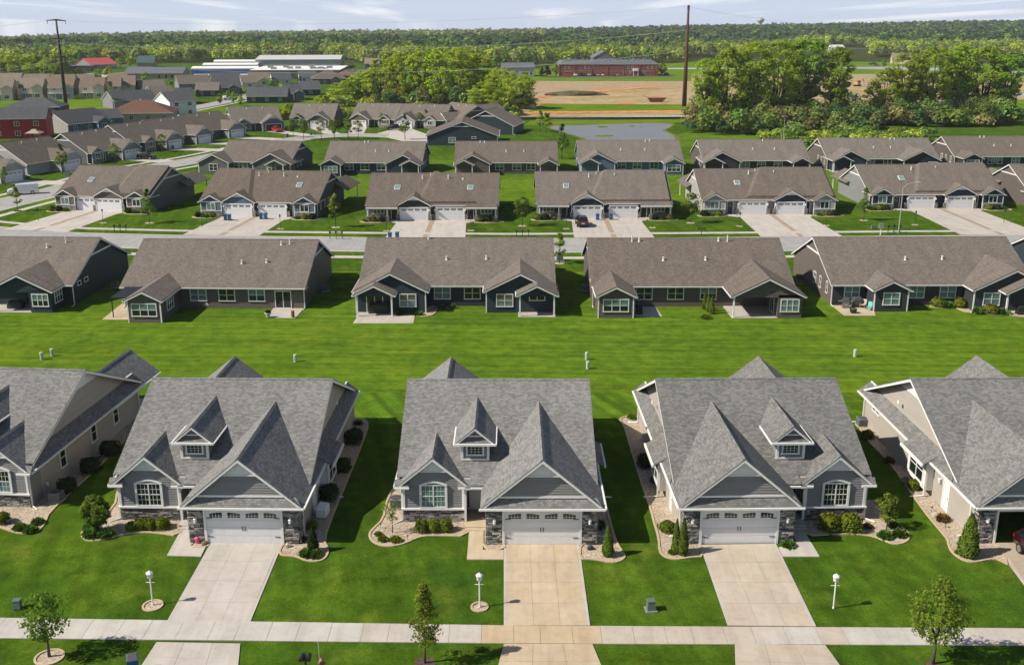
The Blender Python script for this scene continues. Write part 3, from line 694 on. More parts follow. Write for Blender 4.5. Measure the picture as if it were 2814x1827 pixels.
# ------------------------------------------------------------------ front row: grey houses with stone fronts
def boards(h, name, x0, x1, y, z0, z1, mat, lap=0.18, clip=None):
    """separate lap boards across a front wall; clip(z)->(xa,xb) narrows boards under a gable"""
    z = z0
    while z < z1 - .02:
        zt = min(z + lap, z1); a0, a1 = (x0, x1); c0, c1 = (x0, x1)
        if clip: a0, a1 = clip(z); c0, c1 = clip(zt)
        if a1 - a0 > .1:
            if c1 - c0 < .05: c0 = c1 = (a0 + a1) / 2; c0 -= .02; c1 += .02
            b = h.mb()
            b.hull([(a0, y - .045, z), (a1, y - .045, z), (a1, y, z), (a0, y, z)], [(c0, y - .018, zt), (c1, y - .018, zt), (c1, y, zt), (c0, y, zt)])
            h.put(name, b, mat)
        z = zt
def grey_house(label, origin, rot, flip, open_garage=False, seed=1, sidewall='full', blind=PANE, house_no=True):
    h = House('stone_front_house', label, 'house', origin, rot, flip)
    ZW, PT, ST = 3.05, 0.44, 0.85
    wm = GREIGE
    # bodies: main block (lower walls), upper gable walls set in, garage wing, bay
    b = h.mb(); b.box(-9.4, 3.6, 5.0, 21.7, 0, ZW); h.put('wall', b, wm)
    b = h.mb(); b.box(-9.4, -5.2, 3.3, 5.0, 0, ZW); h.put('bay_wall', b, GRAYS)
    b = h.mb(); x0, x1 = -9.0, 3.2; b.prism([(x0, 3.4, ZW - .1), (x0, 21.6, ZW - .1), (x0, 21.6, ZW + .02), (x0, 12.5, ZW + 9.1 * PT - .02), (x0, 3.4, ZW + .02)], (x1 - x0, 0, 0)); h.put('gable_wall', b, wm)
    b = h.mb()
    if not open_garage: b.box(-3.6, 3.6, 0.02, 5.2, 0, ZW)
    else:
        b.box(-3.6, -2.5, 0.02, 5.2, 0, ZW); b.box(2.5, 3.6, 0.02, 5.2, 0, ZW); b.box(-2.5, 2.5, 0.02, 5.2, 2.45, ZW); b.box(-3.6, 3.6, 5.2, 5.35, 0, ZW)
    h.put('garage_wall', b, wm)
    # roofs
    main, zr = h.gable(-9.4, 3.6, 3.3, 21.7, ZW, PT, 'x', GRAY_ROOF, oe=.45, o0=.4, o1=.25, gut=False, name='main_roof', notch=(-4.78, .3))
    gm, gzr = h.gable(-3.6, 3.6, 0.0, 10.2, ZW, ST, 'y', GRAY_ROOF, oe=.42, o0=.4, o1=0, trim1=False, gut=False, name='garage_roof')
    bm_, bzr = h.gable(-9.4, -5.2, 3.3, 7.6, ZW, ST, 'y', GRAY_ROOF, oe=.42, o0=.4, o1=0, trim1=False, gut=False, name='bay_roof')
    ze = ZW - .42 * ST
    # side pent roofs with gutters, gable wall corners above them
    for sx, xw, xe, yf in ((1, 3.15, 4.06, -.38), (-1, -8.95, -9.86, 2.95)):
        b = h.mb(); a = [(xw, 5.1, ZW + .52), (xe, yf, ZW - .25), (xe, 22.15, ZW - .25), (xw, 22.15, ZW + .52)]
        if sx > 0: a = [(xw, 5.1, ZW + .52), (xe, 3.4, ZW - .25), (xe, 22.15, ZW - .25), (xw, 22.15, ZW + .52)]
        b.hull([(p[0], p[1], p[2] - .1) for p in a], a); pr = h.put('pent_roof', b, GRAY_ROOF)
        b = h.mb(); b.box(min(xe, xe + sx * .12), max(xe, xe + sx * .12), yf, 22.2, ZW - .39, ZW - .27); h.put('gutter', b, WHITE, pr)
        b = h.mb(); b.box(min(xw, xw - sx * .1), max(xw, xw - sx * .1), 5.4, 22.0, ZW + .50, ZW + .62); h.put('flashing', b, WHITE, pr)
        # white board and batten triangle under the side peak
        h.tri_trim('r' if sx > 0 else 'l', 12.5, 3.2 if sx > 0 else -9.0, ZW + 9.1 * PT - .1, PT, 1.35, BATTEN, .05, band=False)
    # front gutters
    b = h.mb(); b.box(-5.15, -3.95, 2.74, 2.86, ZW - .40, ZW - .28); h.put('gutter', b, WHITE)
    for xa, xb, yy in ((-4.1, 4.1, -.42), (-9.9, -8.9, 2.86), (-5.6, -4.75, 2.86)):
        b = h.mb(); b.box(xa, xb, yy - .11, yy, ZW - .40, ZW - .28); h.put('gutter', b, WHITE)
    # garage gable face: skirt roof, white band, boards, batten peak
    b = h.mb(); a = [(-3.95, -.42, ZW - .27), (3.95, -.42, ZW - .27), (3.55, .03, ZW + .28), (-3.55, .03, ZW + .28)]; b.hull([(p[0], p[1] + .05, p[2] - .1) for p in a], a); h.put('skirt_roof', b, GRAY_ROOF)
    b = h.mb(); b.box(-3.2, 3.2, -.05, .03, ZW + .29, ZW + .42); h.put('band_board', b, WHITE)
    b = h.mb(); zt = ZW + 3.6 * ST; b.prism([(-3.55, .03, ZW), (3.55, .03, ZW), (0, .03, zt - .03)], (0, .1, 0)); h.put('gable_wall', b, GRAYS)
    boards(h, 'siding_board', -3.2, 3.2, .03, ZW + .42, zt - 1.1, GRAYS, clip=lambda z: (-(zt - z) / ST + .05, (zt - z) / ST - .05))
    h.tri_trim('f', 0, -.05, zt - .05, ST, 1.15, BATTEN, .07, band=False)
    for i in range(-4, 5):
        if abs(i) < 5:
            xx = i * .26; hh = 1.1 - abs(xx) * ST
            if hh > .1: b = h.mb(); b.box(xx - .02, xx + .02, -.14, -.124, zt - 1.2, zt - 1.2 + hh); h.put('batten', b, BATTEN)
    b = h.mb(); b.box(-1.42, 1.42, -.16, -.05, zt - 1.24, zt - 1.16)
    h.put('band_board', b, BATTEN)
    # bay face
    zb = ZW + 2.1 * ST; cx = -7.3
    b = h.mb(); b.prism([(-9.35, 3.3, ZW), (-5.25, 3.3, ZW), (cx, 3.3, zb - .03)], (0, .1, 0)); h.put('gable_wall', b, GRAYS)
    boards(h, 'siding_board', -9.38, -5.22, 3.3, 1.08, ZW, GRAYS)
    boards(h, 'siding_board', -9.3, -5.3, 3.3, ZW, zb - .95, GRAYS, clip=lambda z: (cx - (zb - z) / ST + .05, cx + (zb - z) / ST - .05))
    h.tri_trim('f', cx, 3.22, zb - .05, ST, 1.0, BATTEN, .07, band=False)
    for i in range(-3, 4):
        xx = i * .28; hh = .95 - abs(xx) * ST
        if hh > .1: b = h.mb(); b.box(cx + xx - .02, cx + xx + .02, 3.134, 3.15, zb - 1.05, zb - 1.05 + hh); h.put('batten', b, BATTEN)
    b = h.mb(); b.box(cx - 1.25, cx + 1.25, 3.11, 3.22, zb - 1.09, zb - 1.01); h.put('band_board', b, BATTEN)
    for xa, xb in ((-9.9, -8.95), (-5.65, -4.7)):          # eave returns with their own bit of roof
        b = h.mb(); a = [(xa, 2.86, ZW - .28), (xb, 2.86, ZW - .28), (xb, 3.28, ZW + .12), (xa, 3.28, ZW + .12)]; b.hull([(p[0], p[1], p[2] - .1) for p in a], a); h.put('return_roof', b, GRAY_ROOF)
    for xx in (-9.4, -5.2):
        b = h.mb(); b.box(xx - (.0 if xx < -6 else .16), xx + (.16 if xx < -6 else 0), 3.22, 3.31, 1.05, ZW - .2); h.put('corner_board', b, WHITE)
    b = h.mb(); b.box(-9.5, -5.1, 3.12, 3.32, .95, 1.06); h.put('ledge', b, WHITE)
    stone_wall(h, 'f', -9.4, -5.2, 3.29, 0, .95, seed * 10 + 1)
    stone_wall(h, 'r', 3.29, 5.0, -5.2, 0, .95, seed * 10 + 5)
    # arched twin window in the bay
    h.window('f', cx, 3.25, 1.95, 1.75, 1.72, 2, 2, pane=blind, grid=(3, 2), cw=.09)
    b = h.mb(); arc = [(cx - .95 + 1.9 * i / 12, 3.13, 2.80 + .27 * math.sin(math.pi * i / 12)) for i in range(13)]; inn = [(p[0] * .0 + cx + (p[0] - cx) * .90, 3.13, p[2] - .11) for p in arc]
    b.prism(arc + inn[::-1], (0, .13, 0)); h.put('window_arch', b, WHITE)
    b = h.mb(); b.prism([(cx - .8, 3.19, 2.80), (cx + .8, 3.19, 2.80)] + [(p[0], 3.19, p[2]) for p in inn[::-1][1:-1]], (0, .06, 0)); h.put('arch_panel', b, GRAYS)
    for sx in (-1, 1): b = h.mb(); b.box(cx + sx * .88 - .07, cx + sx * .88 + .07, 3.16, 3.25, 1.06, 2.82); h.put('window_casing', b, WHITE)
    # entry recess
    b = h.mb(); b.box(-5.2, -3.6, 4.95, 5.02, 0, ZW - .1); h.put('entry_wall', b, GRAYS)
    h.door('f', -4.35, 4.95, .16, .95, 2.1, lite=False); h.window('f', -5.0 + .03, 4.95, 1.25, .3, 2.0, 1, 1, cw=.05)
    b = h.mb(); b.box(-5.15, -3.65, 2.2, 4.9, 0, .16); b.box(-5.1, -3.7, 1.85, 2.2, 0, .1); h.put('front_step', b, CONC_T if flip > 0 and seed == 3 else CONC_W)
    b = h.mb(); b.box(-5.2, -5.05, 3.0, 3.2, .16, ZW - .3); h.put('post', b, WHITE)
    arch = [(-5.05 + 1.4 * i / 10, 3.05, 2.35 + .32 * math.sin(math.pi * i / 10)) for i in range(11)]
    b = h.mb(); b.prism([(-5.05, 3.05, ZW - .3)] + arch + [(-3.65, 3.05, ZW - .3)], (0, .12, 0)); h.put('entry_arch', b, WHITE)
    # garage front
    for u0, u1, k in ((-3.6, -2.62, 2), (2.62, 3.6, 3)): stone_wall(h, 'f', u0, u1, .01, 0, ZW - .42, seed * 10 + k)
    stone_wall(h, 'f', -2.62, 2.62, .01, 2.5, ZW - .42, seed * 10 + 4); stone_wall(h, 'r', .02, 1.0, 3.6, 0, ZW - .42, seed * 10 + 6); stone_wall(h, 'l', .02, 3.0, -3.6, 0, ZW - .42, seed * 10 + 7)
    if not open_garage: h.garage_door('f', 0, .0, .02, 4.88, 2.3, 'arch')
    else:
        b = h.mb(); b.box(-2.5, -2.36, -.1, .02, 0, 2.45); b.box(2.36, 2.5, -.1, .02, 0, 2.45); b.box(-2.36, 2.36, -.1, .02, 2.31, 2.45); h.put('door_frame', b, WHITE)
    for xx in (-3.1, 3.1): h.lantern('f', xx, -.08, 1.75)
    if house_no:
        b = h.mb(); b.box(-3.32, -2.86, -.11, -.085, 1.28, 1.46); pl = h.put('number_plaque', b, plain('plaque_grey', (0.30, 0.29, 0.28), 0.8) if 'plaque_grey' not in MATS else MATS['plaque_grey'])
        for dx in (-.14, -.05, .05, .14): b = h.mb(); b.box(-3.09 + dx - .03, -3.09 + dx + .03, -.118, -.111, 1.31, 1.43); h.put('number_bar', b, DGREY, pl)
    # dormer
    dx = -4.5; b = h.mb(); b.box(dx - .95, dx + .95, 5.0, 10.6, 3.75, 5.35); h.put('dormer_wall', b, GRAYS)
    dr, dzr = h.gable(dx - .95, dx + .95, 5.0, 11.6, 5.5, ST, 'y', GRAY_ROOF, oe=.45, o0=.4, o1=0, trim1=False, gut=True, name='dormer_roof', rk=.16)
    b = h.mb(); a = [(dx - 1.3, 4.62, 5.2), (dx + 1.3, 4.62, 5.2), (dx + 1.0, 4.98, 5.55), (dx - 1.0, 4.98, 5.55)]; b.hull([(p[0], p[1], p[2] - .1) for p in a], a); h.put('skirt_roof', b, GRAY_ROOF, dr)
    b = h.mb(); b.box(dx - 1.45, dx + 1.45, 4.5, 4.62, 5.06, 5.2); h.put('gutter', b, WHITE, dr)
    b = h.mb(); b.prism([(dx - .95, 4.98, 5.4), (dx + .95, 4.98, 5.4), (dx, 4.98, 5.5 + .95 * ST)], (0, .1, 0)); h.put('gable_wall', b, GRAYS)
    b = h.mb(); b.box(dx - .75, dx + .75, 4.9, 4.98, 5.6, 5.68); h.put('band_board', b, WHITE)
    h.window('f', dx, 4.99, 4.65, 1.25, .92, 1, 1, grid=(4, 4), cw=.11)
    for sx in (-1, 1):
        b = h.mb(); b.box(dx + sx * .9 - .09, dx + sx * .9 + .09, 4.9, 5.0, 3.95, 5.2); h.put('corner_board', b, WHITE)
        b = h.mb(); b.box(dx + sx * .72 - .05, dx + sx * .72 + .05, 4.94, 5.0, 4.2, 5.1); h.put('shutter', b, GRAYS)
    b = h.mb(); b.box(dx - .98, dx + .98, 4.88, 5.0, 3.86, 3.97); h.put('sill', b, WHITE)
    # garage-side wall: bay bump with double window, small windows, door
    b = h.mb(); b.box(3.6, 4.15, 7.2, 10.6, .45, 2.85); h.put('side_bay', b, WHITE)
    b = h.mb(); a = [(3.5, 6.9, ZW + .2), (4.62, 6.9, ZW - .42), (4.62, 10.9, ZW - .42), (3.5, 10.9, ZW + .2)]; b.hull([(p[0], p[1], p[2] - .1) for p in a], a); sp = h.put('bay_roof', b, GRAY_ROOF)
    b = h.mb(); b.box(4.62, 4.74, 6.85, 10.95, ZW - .62, ZW - .42); h.put('gutter', b, WHITE, sp)
    h.window('r', 4.15, 8.9, 1.65, 2.6, 1.9, 2, 2, cw=.13); h.window('r', 3.6, 19.0, 2.15, 1.7, .5, 2, 1, cw=.09)
    h.door('r', 3.6, 4.9, .0, .9, 2.05, lite=False); h.lantern('r', 3.6, 5.9, 1.8)
    h.downspout(3.68, 1.05, ZW - .3, (.7, 0)); h.downspout(3.68, 21.6, ZW - .3, (.8, .3)); h.downspout(4.23, 7.1, ZW - .5, (1.0, 0))
    b = h.mb(); b.box(3.6, 3.66, 14.6, 14.9, 4.3, 4.55); h.put('side_vent', b, WHITE)
    # bay-side wall
    for yy in (8.2, 13.2, 17.2): h.window('l', -9.4, yy, 1.75, .95, 1.65, 1, 2, cw=.1)
    h.downspout(-9.46, 3.35, ZW - .3, (-.6, -.5)); h.downspout(-9.46, 21.6, ZW - .3, (-.6, .3))
    b = h.mb(); b.tube([(-9.45, 5.4, .9), (-9.6, 5.4, .92), (-9.62, 5.4, .75)], .07, 6); h.put('dryer_vent', b, WHITE)
    # rear porch
    rr, rz = h.gable(-9.5, -5.1, 16.0, 25.2, 2.95, .78, 'y', GRAY_ROOF, oe=.4, o0=0, o1=.3, trim0=False, gut=True, name='porch_roof')
    for xx in (-9.4, -5.2): h.post(xx, 25.1, 0, 2.8)
    b = h.mb(); b.prism([(-9.5, 25.0, 2.95), (-5.1, 25.0, 2.95), (-7.3, 25.0, 4.6)], (0, .1, 0)); h.put('porch_gable', b, BATTEN)
    b = h.mb(); b.box(-9.6, -5.0, 21.7, 25.4, -.02, .09); h.put('porch_floor', b, CONC)
    h.vent(-1.5, 14.0, zr - 1.2, .35, .08); h.vent(-6.0, 15.5, zr - 1.8, .3, .07)
    return h
def org(px, py, lx, ly, rot, z=0.0, flip=1):
    p = ground(px, py, z); c, s_ = math.cos(rot), math.sin(rot); return Vector((p.x - (lx * flip * c - ly * s_), p.y - (lx * flip * s_ + ly * c), 0))
H1 = grey_house('grey stone-fronted house cut off by the left edge of the picture', org(87, 1393, -9.4, 3.3, R(-4.5), 0, -1), R(-4.5), -1, seed=1, blind=[BLIND, PANE])
H2 = grey_house('grey stone-fronted house with pale driveway and pink ornament, left of the middle one', org(674, 1493, 0, 0, R(-1.1)), R(-1.1), 1, seed=2)
H3 = grey_house('grey stone-fronted house in the middle of the front row, above the tan driveway', org(1489, 1496, 0, 0, 0), 0.0, 1, seed=3, blind=BLIND)
H4 = grey_house('grey stone-fronted house with bay on its right, second from the right edge', org(2028, 1493, 0, 0, R(1.2)), R(1.2), -1, seed=4)
H5 = grey_house('grey stone-fronted house with its garage door open at the right edge', org(2708, 1492, -2.95, 0, R(1.3), 0, 1), R(1.3), -1, open_garage=True, seed=5)
# ------------------------------------------------------------------ plants
def quads_mesh(name, c, nrm, size, mat, extra=None, tint=None, aspect=1.0):
    """one small leaf-clump quad per point c with normal nrm; extra = (verts, faces) of a solid core"""
    n = len(c); nrm = nrm / (np.linalg.norm(nrm, axis=1)[:, None] + 1e-9)
    r = nrg.normal(size=(n, 3)); u = np.cross(nrm, r); u /= np.linalg.norm(u, axis=1)[:, None] + 1e-9; w = np.cross(nrm, u)
    s = (size if np.ndim(size) else np.full(n, size))[:, None] * nrg.uniform(.65, 1.3, (n, 1))
    bend = nrm * s * 0.22
    v = np.empty((n, 4, 3)); v[:, 0] = c - u * s * aspect - w * s * .25 - bend; v[:, 1] = c - w * s * .8 + bend * .4; v[:, 2] = c + u * s * aspect + w * s * .25 - bend; v[:, 3] = c + w * s * .8 + bend * .4
    v = v.reshape(-1, 3); f = np.arange(4 * n).reshape(-1, 4)
    me = bpy.data.meshes.new(name)
    if extra is not None:
        ev, ef = extra; k = len(v); v = np.vstack([v, ev]); faces = f.tolist() + [[i + k for i in q] for q in ef]; me.from_pydata(v.tolist(), [], faces)
    else:
        me.vertices.add(len(v)); me.vertices.foreach_set('co', v.ravel()); me.loops.add(4 * n); me.loops.foreach_set('vertex_index', f.ravel())
        me.polygons.add(n); me.polygons.foreach_set('loop_start', np.arange(0, 4 * n, 4)); me.polygons.foreach_set('loop_total', np.full(n, 4)); me.update(calc_edges=True)
    if tint is not None:
        a = me.attributes.new('tint', 'FLOAT_COLOR', 'POINT'); t = np.ones((len(v), 4)); t[:4 * n, :3] = np.repeat(tint, 4, axis=0); a.data.foreach_set('color', t.astype(np.float32).ravel())
    me.materials.append(mat); me.validate(); return me
def sphere_pts(n): 
    p = nrg.normal(size=(n, 3)); return p / np.linalg.norm(p, axis=1)[:, None]
def ico(sub, rad, seed, amp=.12):
    bm = bmesh.new(); bmesh.ops.create_icosphere(bm, subdivisions=sub, radius=1.0); r = random.Random(seed)
    ph = [r.uniform(0, 6) for _ in range(6)]
    for v in bm.verts:
        d = v.co; k = 1 + amp * (math.sin(3 * d.x + ph[0]) * math.sin(3 * d.y + ph[1]) + .6 * math.sin(5 * d.z + ph[2]) * math.sin(5 * d.x + ph[3]))
        v.co = Vector((d.x * rad[0], d.y * rad[1], d.z * rad[2])) * k
    vv = np.array([v.co[:] for v in bm.verts]); ff = [[x.index for x in f.verts] for f in bm.faces]; bm.free(); return vv, ff
LEAF = leafmat('leaf_green', (0.065, 0.115, 0.014), (0.125, 0.205, 0.024), (0.22, 0.31, 0.045), .42); LEAF_Y = leafmat('leaf_yellow_green', (0.10, 0.15, 0.012), (0.19, 0.265, 0.02), (0.29, 0.37, 0.04), .42); LEAF_D = leafmat('leaf_dark', (0.012, 0.024, 0.006), (0.028, 0.050, 0.010), (0.055, 0.085, 0.016))
LEAF_B = leafmat('leaf_bronze', (0.095, 0.14, 0.016), (0.18, 0.255, 0.03), (0.29, 0.37, 0.055), .48); THUJA = leafmat('thuja_green', (0.045, 0.08, 0.010), (0.095, 0.145, 0.016), (0.16, 0.20, 0.028), .2); BOX = leafmat('boxwood_green', (0.06, 0.08, 0.008), (0.12, 0.145, 0.012), (0.19, 0.21, 0.02), .2)
HOSTA = leafmat('bright_tuft_green', (0.05, 0.11, 0.015), (0.10, 0.20, 0.03), (0.17, 0.29, 0.05), .3); RUSTL = leafmat('rusty_leaf', (0.10, 0.05, 0.015), (0.20, 0.11, 0.03), (0.30, 0.19, 0.05), .3); YARD = leafmat('dark_yew', (0.014, 0.025, 0.012), (0.034, 0.052, 0.02), (0.07, 0.095, 0.03), .15)
TINTED = leafmat('forest_leaf', (0.52, 0.52, 0.52), (0.95, 0.95, 0.95), (1.5, 1.5, 1.5), .3, attr=True)
def tree_meshes(key, h, cr, cb, nclump, nleaf, leaf, mat, shape='round', seed=0, trunk_r=None, multi=1, lean=0.0, bark=None, spread=.42):
    """crown of leaf clumps round limb ends plus a tapered trunk with limbs"""
    def make():
        global nrg
        nrg = np.random.default_rng(seed + 77); r = random.Random(seed)
        H = h - cb; cl = []
        tries = 0
        while len(cl) < nclump and tries < 4000:
            tries += 1; t = r.random(); a = r.uniform(0, 2 * math.pi)
            if shape == 'round': prof = math.sqrt(max(0, 1 - (2 * t - 1) ** 2)) * (1.0 if t < .5 else .95)
            elif shape == 'cone': prof = (1 - t) ** .8 * min(1, t * 6 + .35)
            elif shape == 'oval': prof = math.sin(math.pi * min(1, .12 + t * .88)) ** .7
            elif shape == 'vase': prof = (.35 + .65 * t) * math.sqrt(max(0, 1 - max(0, t - .55) ** 2 / .2025))
            else: prof = 1
            rad = cr * prof * math.sqrt(r.uniform(.25, 1)); cl.append((rad * math.cos(a), rad * math.sin(a), cb + H * (.06 + .90 * t), prof))
        per = nleaf // len(cl); P = []; Nn = []
        for x, y, z, pf in cl:
            k = max(6, int(per * r.uniform(.5, 1.5))); rr = cr * spread * r.uniform(.65, 1.25) * (.55 + .45 * pf); d = sphere_pts(k); q = d * (nrg.uniform(.35, 1, (k, 1)) ** .6) * rr * np.array([1, 1, .72])
            P.append(q + np.array([x, y, z])); out = d + np.array([x, y, (z - cb - H * .4)]) / (cr + .01) * .7 + np.array([0, 0, .7]) + nrg.normal(size=(k, 3)) * .6; Nn.append(out)
        P = np.vstack(P); Nn = np.vstack(Nn); P[:, 0] += lean * P[:, 2]
        P[:, 2] = np.maximum(P[:, 2], .15)
        crown = quads_mesh('crown', P, Nn, leaf, mat)
        b = MB(); tr = trunk_r or h * .016
        for mI in range(multi):
            a0 = 2 * math.pi * mI / multi + seed; off = 0 if multi == 1 else tr * 1.6
            bx, by = off * math.cos(a0), off * math.sin(a0); tip = (bx * (1 + 2.5) + lean * h * .8, by * 3.5, cb + H * .72)
            b.tube([(bx, by, -.1), (bx * 1.3 + lean * cb * .5, by * 1.3, cb * .6 + .1), (bx * 2 + lean * cb, by * 2, cb + H * .25), tip], [tr * 1.35, tr, tr * .7, tr * .15], 7)
        lim = sorted(cl, key=lambda c: -c[3])[: min(len(cl), 14 if h > 8 else 8)]
        for x, y, z, pf in lim:
            z0 = max(.25, cb + (z - cb) * .25 - .15 * math.hypot(x, y)); b.tube([(lean * z0, 0, z0), (x * .45 + lean * z, y * .45, z0 + (z - z0) * .55), (x * .92 + lean * z, y * .92, z)], [tr * .55, tr * .3, tr * .1], 5)
        return crown, b.mesh('trunk', bark or BARK, smooth=True)
    return cached(('tree', key), make)
def plant_tree(name, label, cat, loc, meshes, s=1.0, rot=0.0, group=None, sz=None):
    o = thing(name, label, cat, loc, rot, group); o.scale = (s, s, sz or s)
    link('crown', meshes[0], o); link('trunk', meshes[1], o); return o
def bush_mesh(key, rad, n, leaf, mat, seed=0, flat=.8, core=True, spiky=False, cone=None):
    def make():
        global nrg
        nrg = np.random.default_rng(seed + 5)
        if cone:                       # upright conifer: rad = base radius, cone = height
            t = nrg.random(n) ** 1.15; a = nrg.uniform(0, 2 * np.pi, n); pr = rad * (1 - t) ** .62 * np.minimum(1, .55 + t * 3.2) * (1 + .10 * np.sin(a * 5 + t * 17)) * nrg.uniform(.86, 1.05, n)
            P = np.stack([pr * np.cos(a), pr * np.sin(a), .05 + t * cone], 1); Nn = np.stack([np.cos(a), np.sin(a), .35 + 0 * a], 1) + nrg.normal(size=(n, 3)) * .35
            ts = np.linspace(0, 1, 7); bb = MB(); bb.lathe([(rad * .86 * (1 - x) ** .62 * min(1, .55 + x * 3.2) + .01, .03 + x * cone * .96) for x in ts], 9); return quads_mesh('foliage', P, Nn, leaf, mat, (np.array(bb.v), bb.f), aspect=.7)
        if spiky:
            a = nrg.uniform(0, 2 * np.pi, n); t = nrg.random(n); el = nrg.uniform(.15, 1.35, n); d = np.stack([np.cos(a) * np.cos(el), np.sin(a) * np.cos(el), np.sin(el)], 1)
            P = d * (rad * nrg.uniform(.35, 1, (n, 1))) ; P[:, 2] *= flat; P[:, 2] += .03; Nn = np.cross(d, nrg.normal(size=(n, 3))); return quads_mesh('foliage', P, Nn, leaf, mat, aspect=1.8)
        d = sphere_pts(n); d[:, 2] = np.where(d[:, 2] < -.55, -d[:, 2], d[:, 2]); ph = nrg.uniform(0, 6, 4)
        k = 1 + .17 * np.sin(d[:, 0] * 4 + ph[0]) * np.sin(d[:, 1] * 4 + ph[1]) + .10 * np.sin(d[:, 2] * 6 + ph[2])
        P = d * (rad * k * nrg.uniform(.84, 1.14, n))[:, None]; P[:, 2] = P[:, 2] * flat + rad * flat * .82; Nn = d + nrg.normal(size=(n, 3)) * .4
        ex = None
        if core: ev, ef = ico(2, (rad * .88, rad * .88, rad * flat * .88), seed); ev[:, 2] += rad * flat * .82; ev[:, 2] = np.maximum(ev[:, 2], .01); ex = (ev, ef)
        return quads_mesh('foliage', P, Nn, leaf, mat, ex)
    return cached(('bush', key), make)
def shrub(name, label, px, py, me, s=1.0, group=None, cat='shrub', sz=None):
    p = ground(px, py); o = link(name, me, None, p, rng.uniform(0, 6), scale=(s, s, sz or s)); return tag(o, label, cat, group)
BALL = bush_mesh('ball', .5, 900, .055, BOX, 1, .95); BALL2 = bush_mesh('ball2', .5, 900, .06, BOX, 2, .8); YEW = bush_mesh('yew', .5, 900, .06, YARD, 3, .85); JUNI = bush_mesh('juni', .5, 900, .06, LEAF, 4, .6)
TUFT = bush_mesh('tuft', .5, 420, .11, HOSTA, 5, .8, spiky=True); RUSTY = bush_mesh('rusty', .5, 380, .07, RUSTL, 6, .8, spiky=True); TUFT_Y = bush_mesh('tufty', .5, 300, .09, LEAF_Y, 7, .8, spiky=True)
CONE1 = bush_mesh('cone1', .42, 1700, .07, THUJA, 8, cone=2.0); CONE2 = bush_mesh('cone2', .42, 1700, .07, THUJA, 9, cone=2.1); CONED = bush_mesh('coned', .42, 1500, .07, LEAF_D, 10, cone=1.9)

# ------------------------------------------------------------------ planting beds of the front row: gravel inside a tan kerb
def split_y(q, yc):
    def clip(sg):
        out = []
        for i in range(len(q)):
            a, c = q[i], q[(i + 1) % len(q)]; ia, ic = sg * (a[1] - yc) >= 0, sg * (c[1] - yc) >= 0
            if ia: out.append(a)
            if ia != ic: t = (yc - a[1]) / (c[1] - a[1]); out.append((a[0] + (c[0] - a[0]) * t, yc))
        return out
    return [p for p in (clip(1), clip(-1)) if len(p) > 2]
def bed(label, px, mat=None, edge=None, w=.14, sm=1, pts=None):
    q = smoothpoly(gpoly(px) if pts is None else pts, sm); b = MB()
    for part in split_y(q, 62.0): b.face([(p[0], p[1], gz(p[1]) + .02) for p in part])
    o = struct(b.build('gravel_bed', mat or GRAVEL), 'structure', label)
    if edge is not False:
        # kerb: a low strip following the outline
        b = MB(); n = len(q); ar = sum(q[i][0] * q[(i + 1) % n][1] - q[(i + 1) % n][0] * q[i][1] for i in range(n)); sg = 1 if ar > 0 else -1
        out = []
        for i in range(n):
            d = Vector((q[(i + 1) % n][0] - q[i - 1][0], q[(i + 1) % n][1] - q[i - 1][1], 0)).normalized(); nn = Vector((d.y, -d.x, 0)) * sg * w; out.append((q[i][0] + nn.x, q[i][1] + nn.y))
        for i in range(n):
            j = (i + 1) % n; z0, z1 = gz(q[i][1]), gz(q[j][1])
            lo = [(q[i][0], q[i][1], z0), (q[j][0], q[j][1], z1), (out[j][0], out[j][1], z1), (out[i][0], out[i][1], z0)]; b.hull(lo, [(p[0], p[1], p[2] + .075) for p in lo])
        b.build('edging', edge or EDGING, o)
    return o
def pebbles(bed_px, n, seed, s0=.02, s1=.05, name='pebbles'):
    """loose stones lying on a bed, too many to count"""
    q = gpoly(bed_px); r = random.Random(seed); xs_ = [p[0] for p in q]; ys_ = [p[1] for p in q]; b = MB(); k = 0; t = 0
    while k < n and t < n * 8:
        t += 1; x, y = r.uniform(min(xs_), max(xs_)), r.uniform(min(ys_), max(ys_)); ins = False; j = len(q) - 1
        for i in range(len(q)):
            if (q[i][1] > y) != (q[j][1] > y) and x < (q[j][0] - q[i][0]) * (y - q[i][1]) / (q[j][1] - q[i][1]) + q[i][0]: ins = not ins
            j = i
        if not ins: continue
        s = r.uniform(s0, s1); a = r.uniform(0, 6); z = gz(y) + .015; c = []; e = []
        for m in range(5): an = a + m * 1.257; c.append((x + s * math.cos(an), y + s * .8 * math.sin(an), z)); e.append((x + s * .55 * math.cos(an), y + s * .45 * math.sin(an), z + s * .7))
        b.hull(c, e, r.randrange(3)); k += 1
    o = b.build(name, PEB); struct(o, 'stuff'); o['label'] = 'loose pale landscape stones on the bed'; return o
PEB = [plain('pebble_a', (0.50, 0.43, 0.34), .9), plain('pebble_b', (0.36, 0.29, 0.21), .9), plain('pebble_c', (0.62, 0.57, 0.50), .9)]
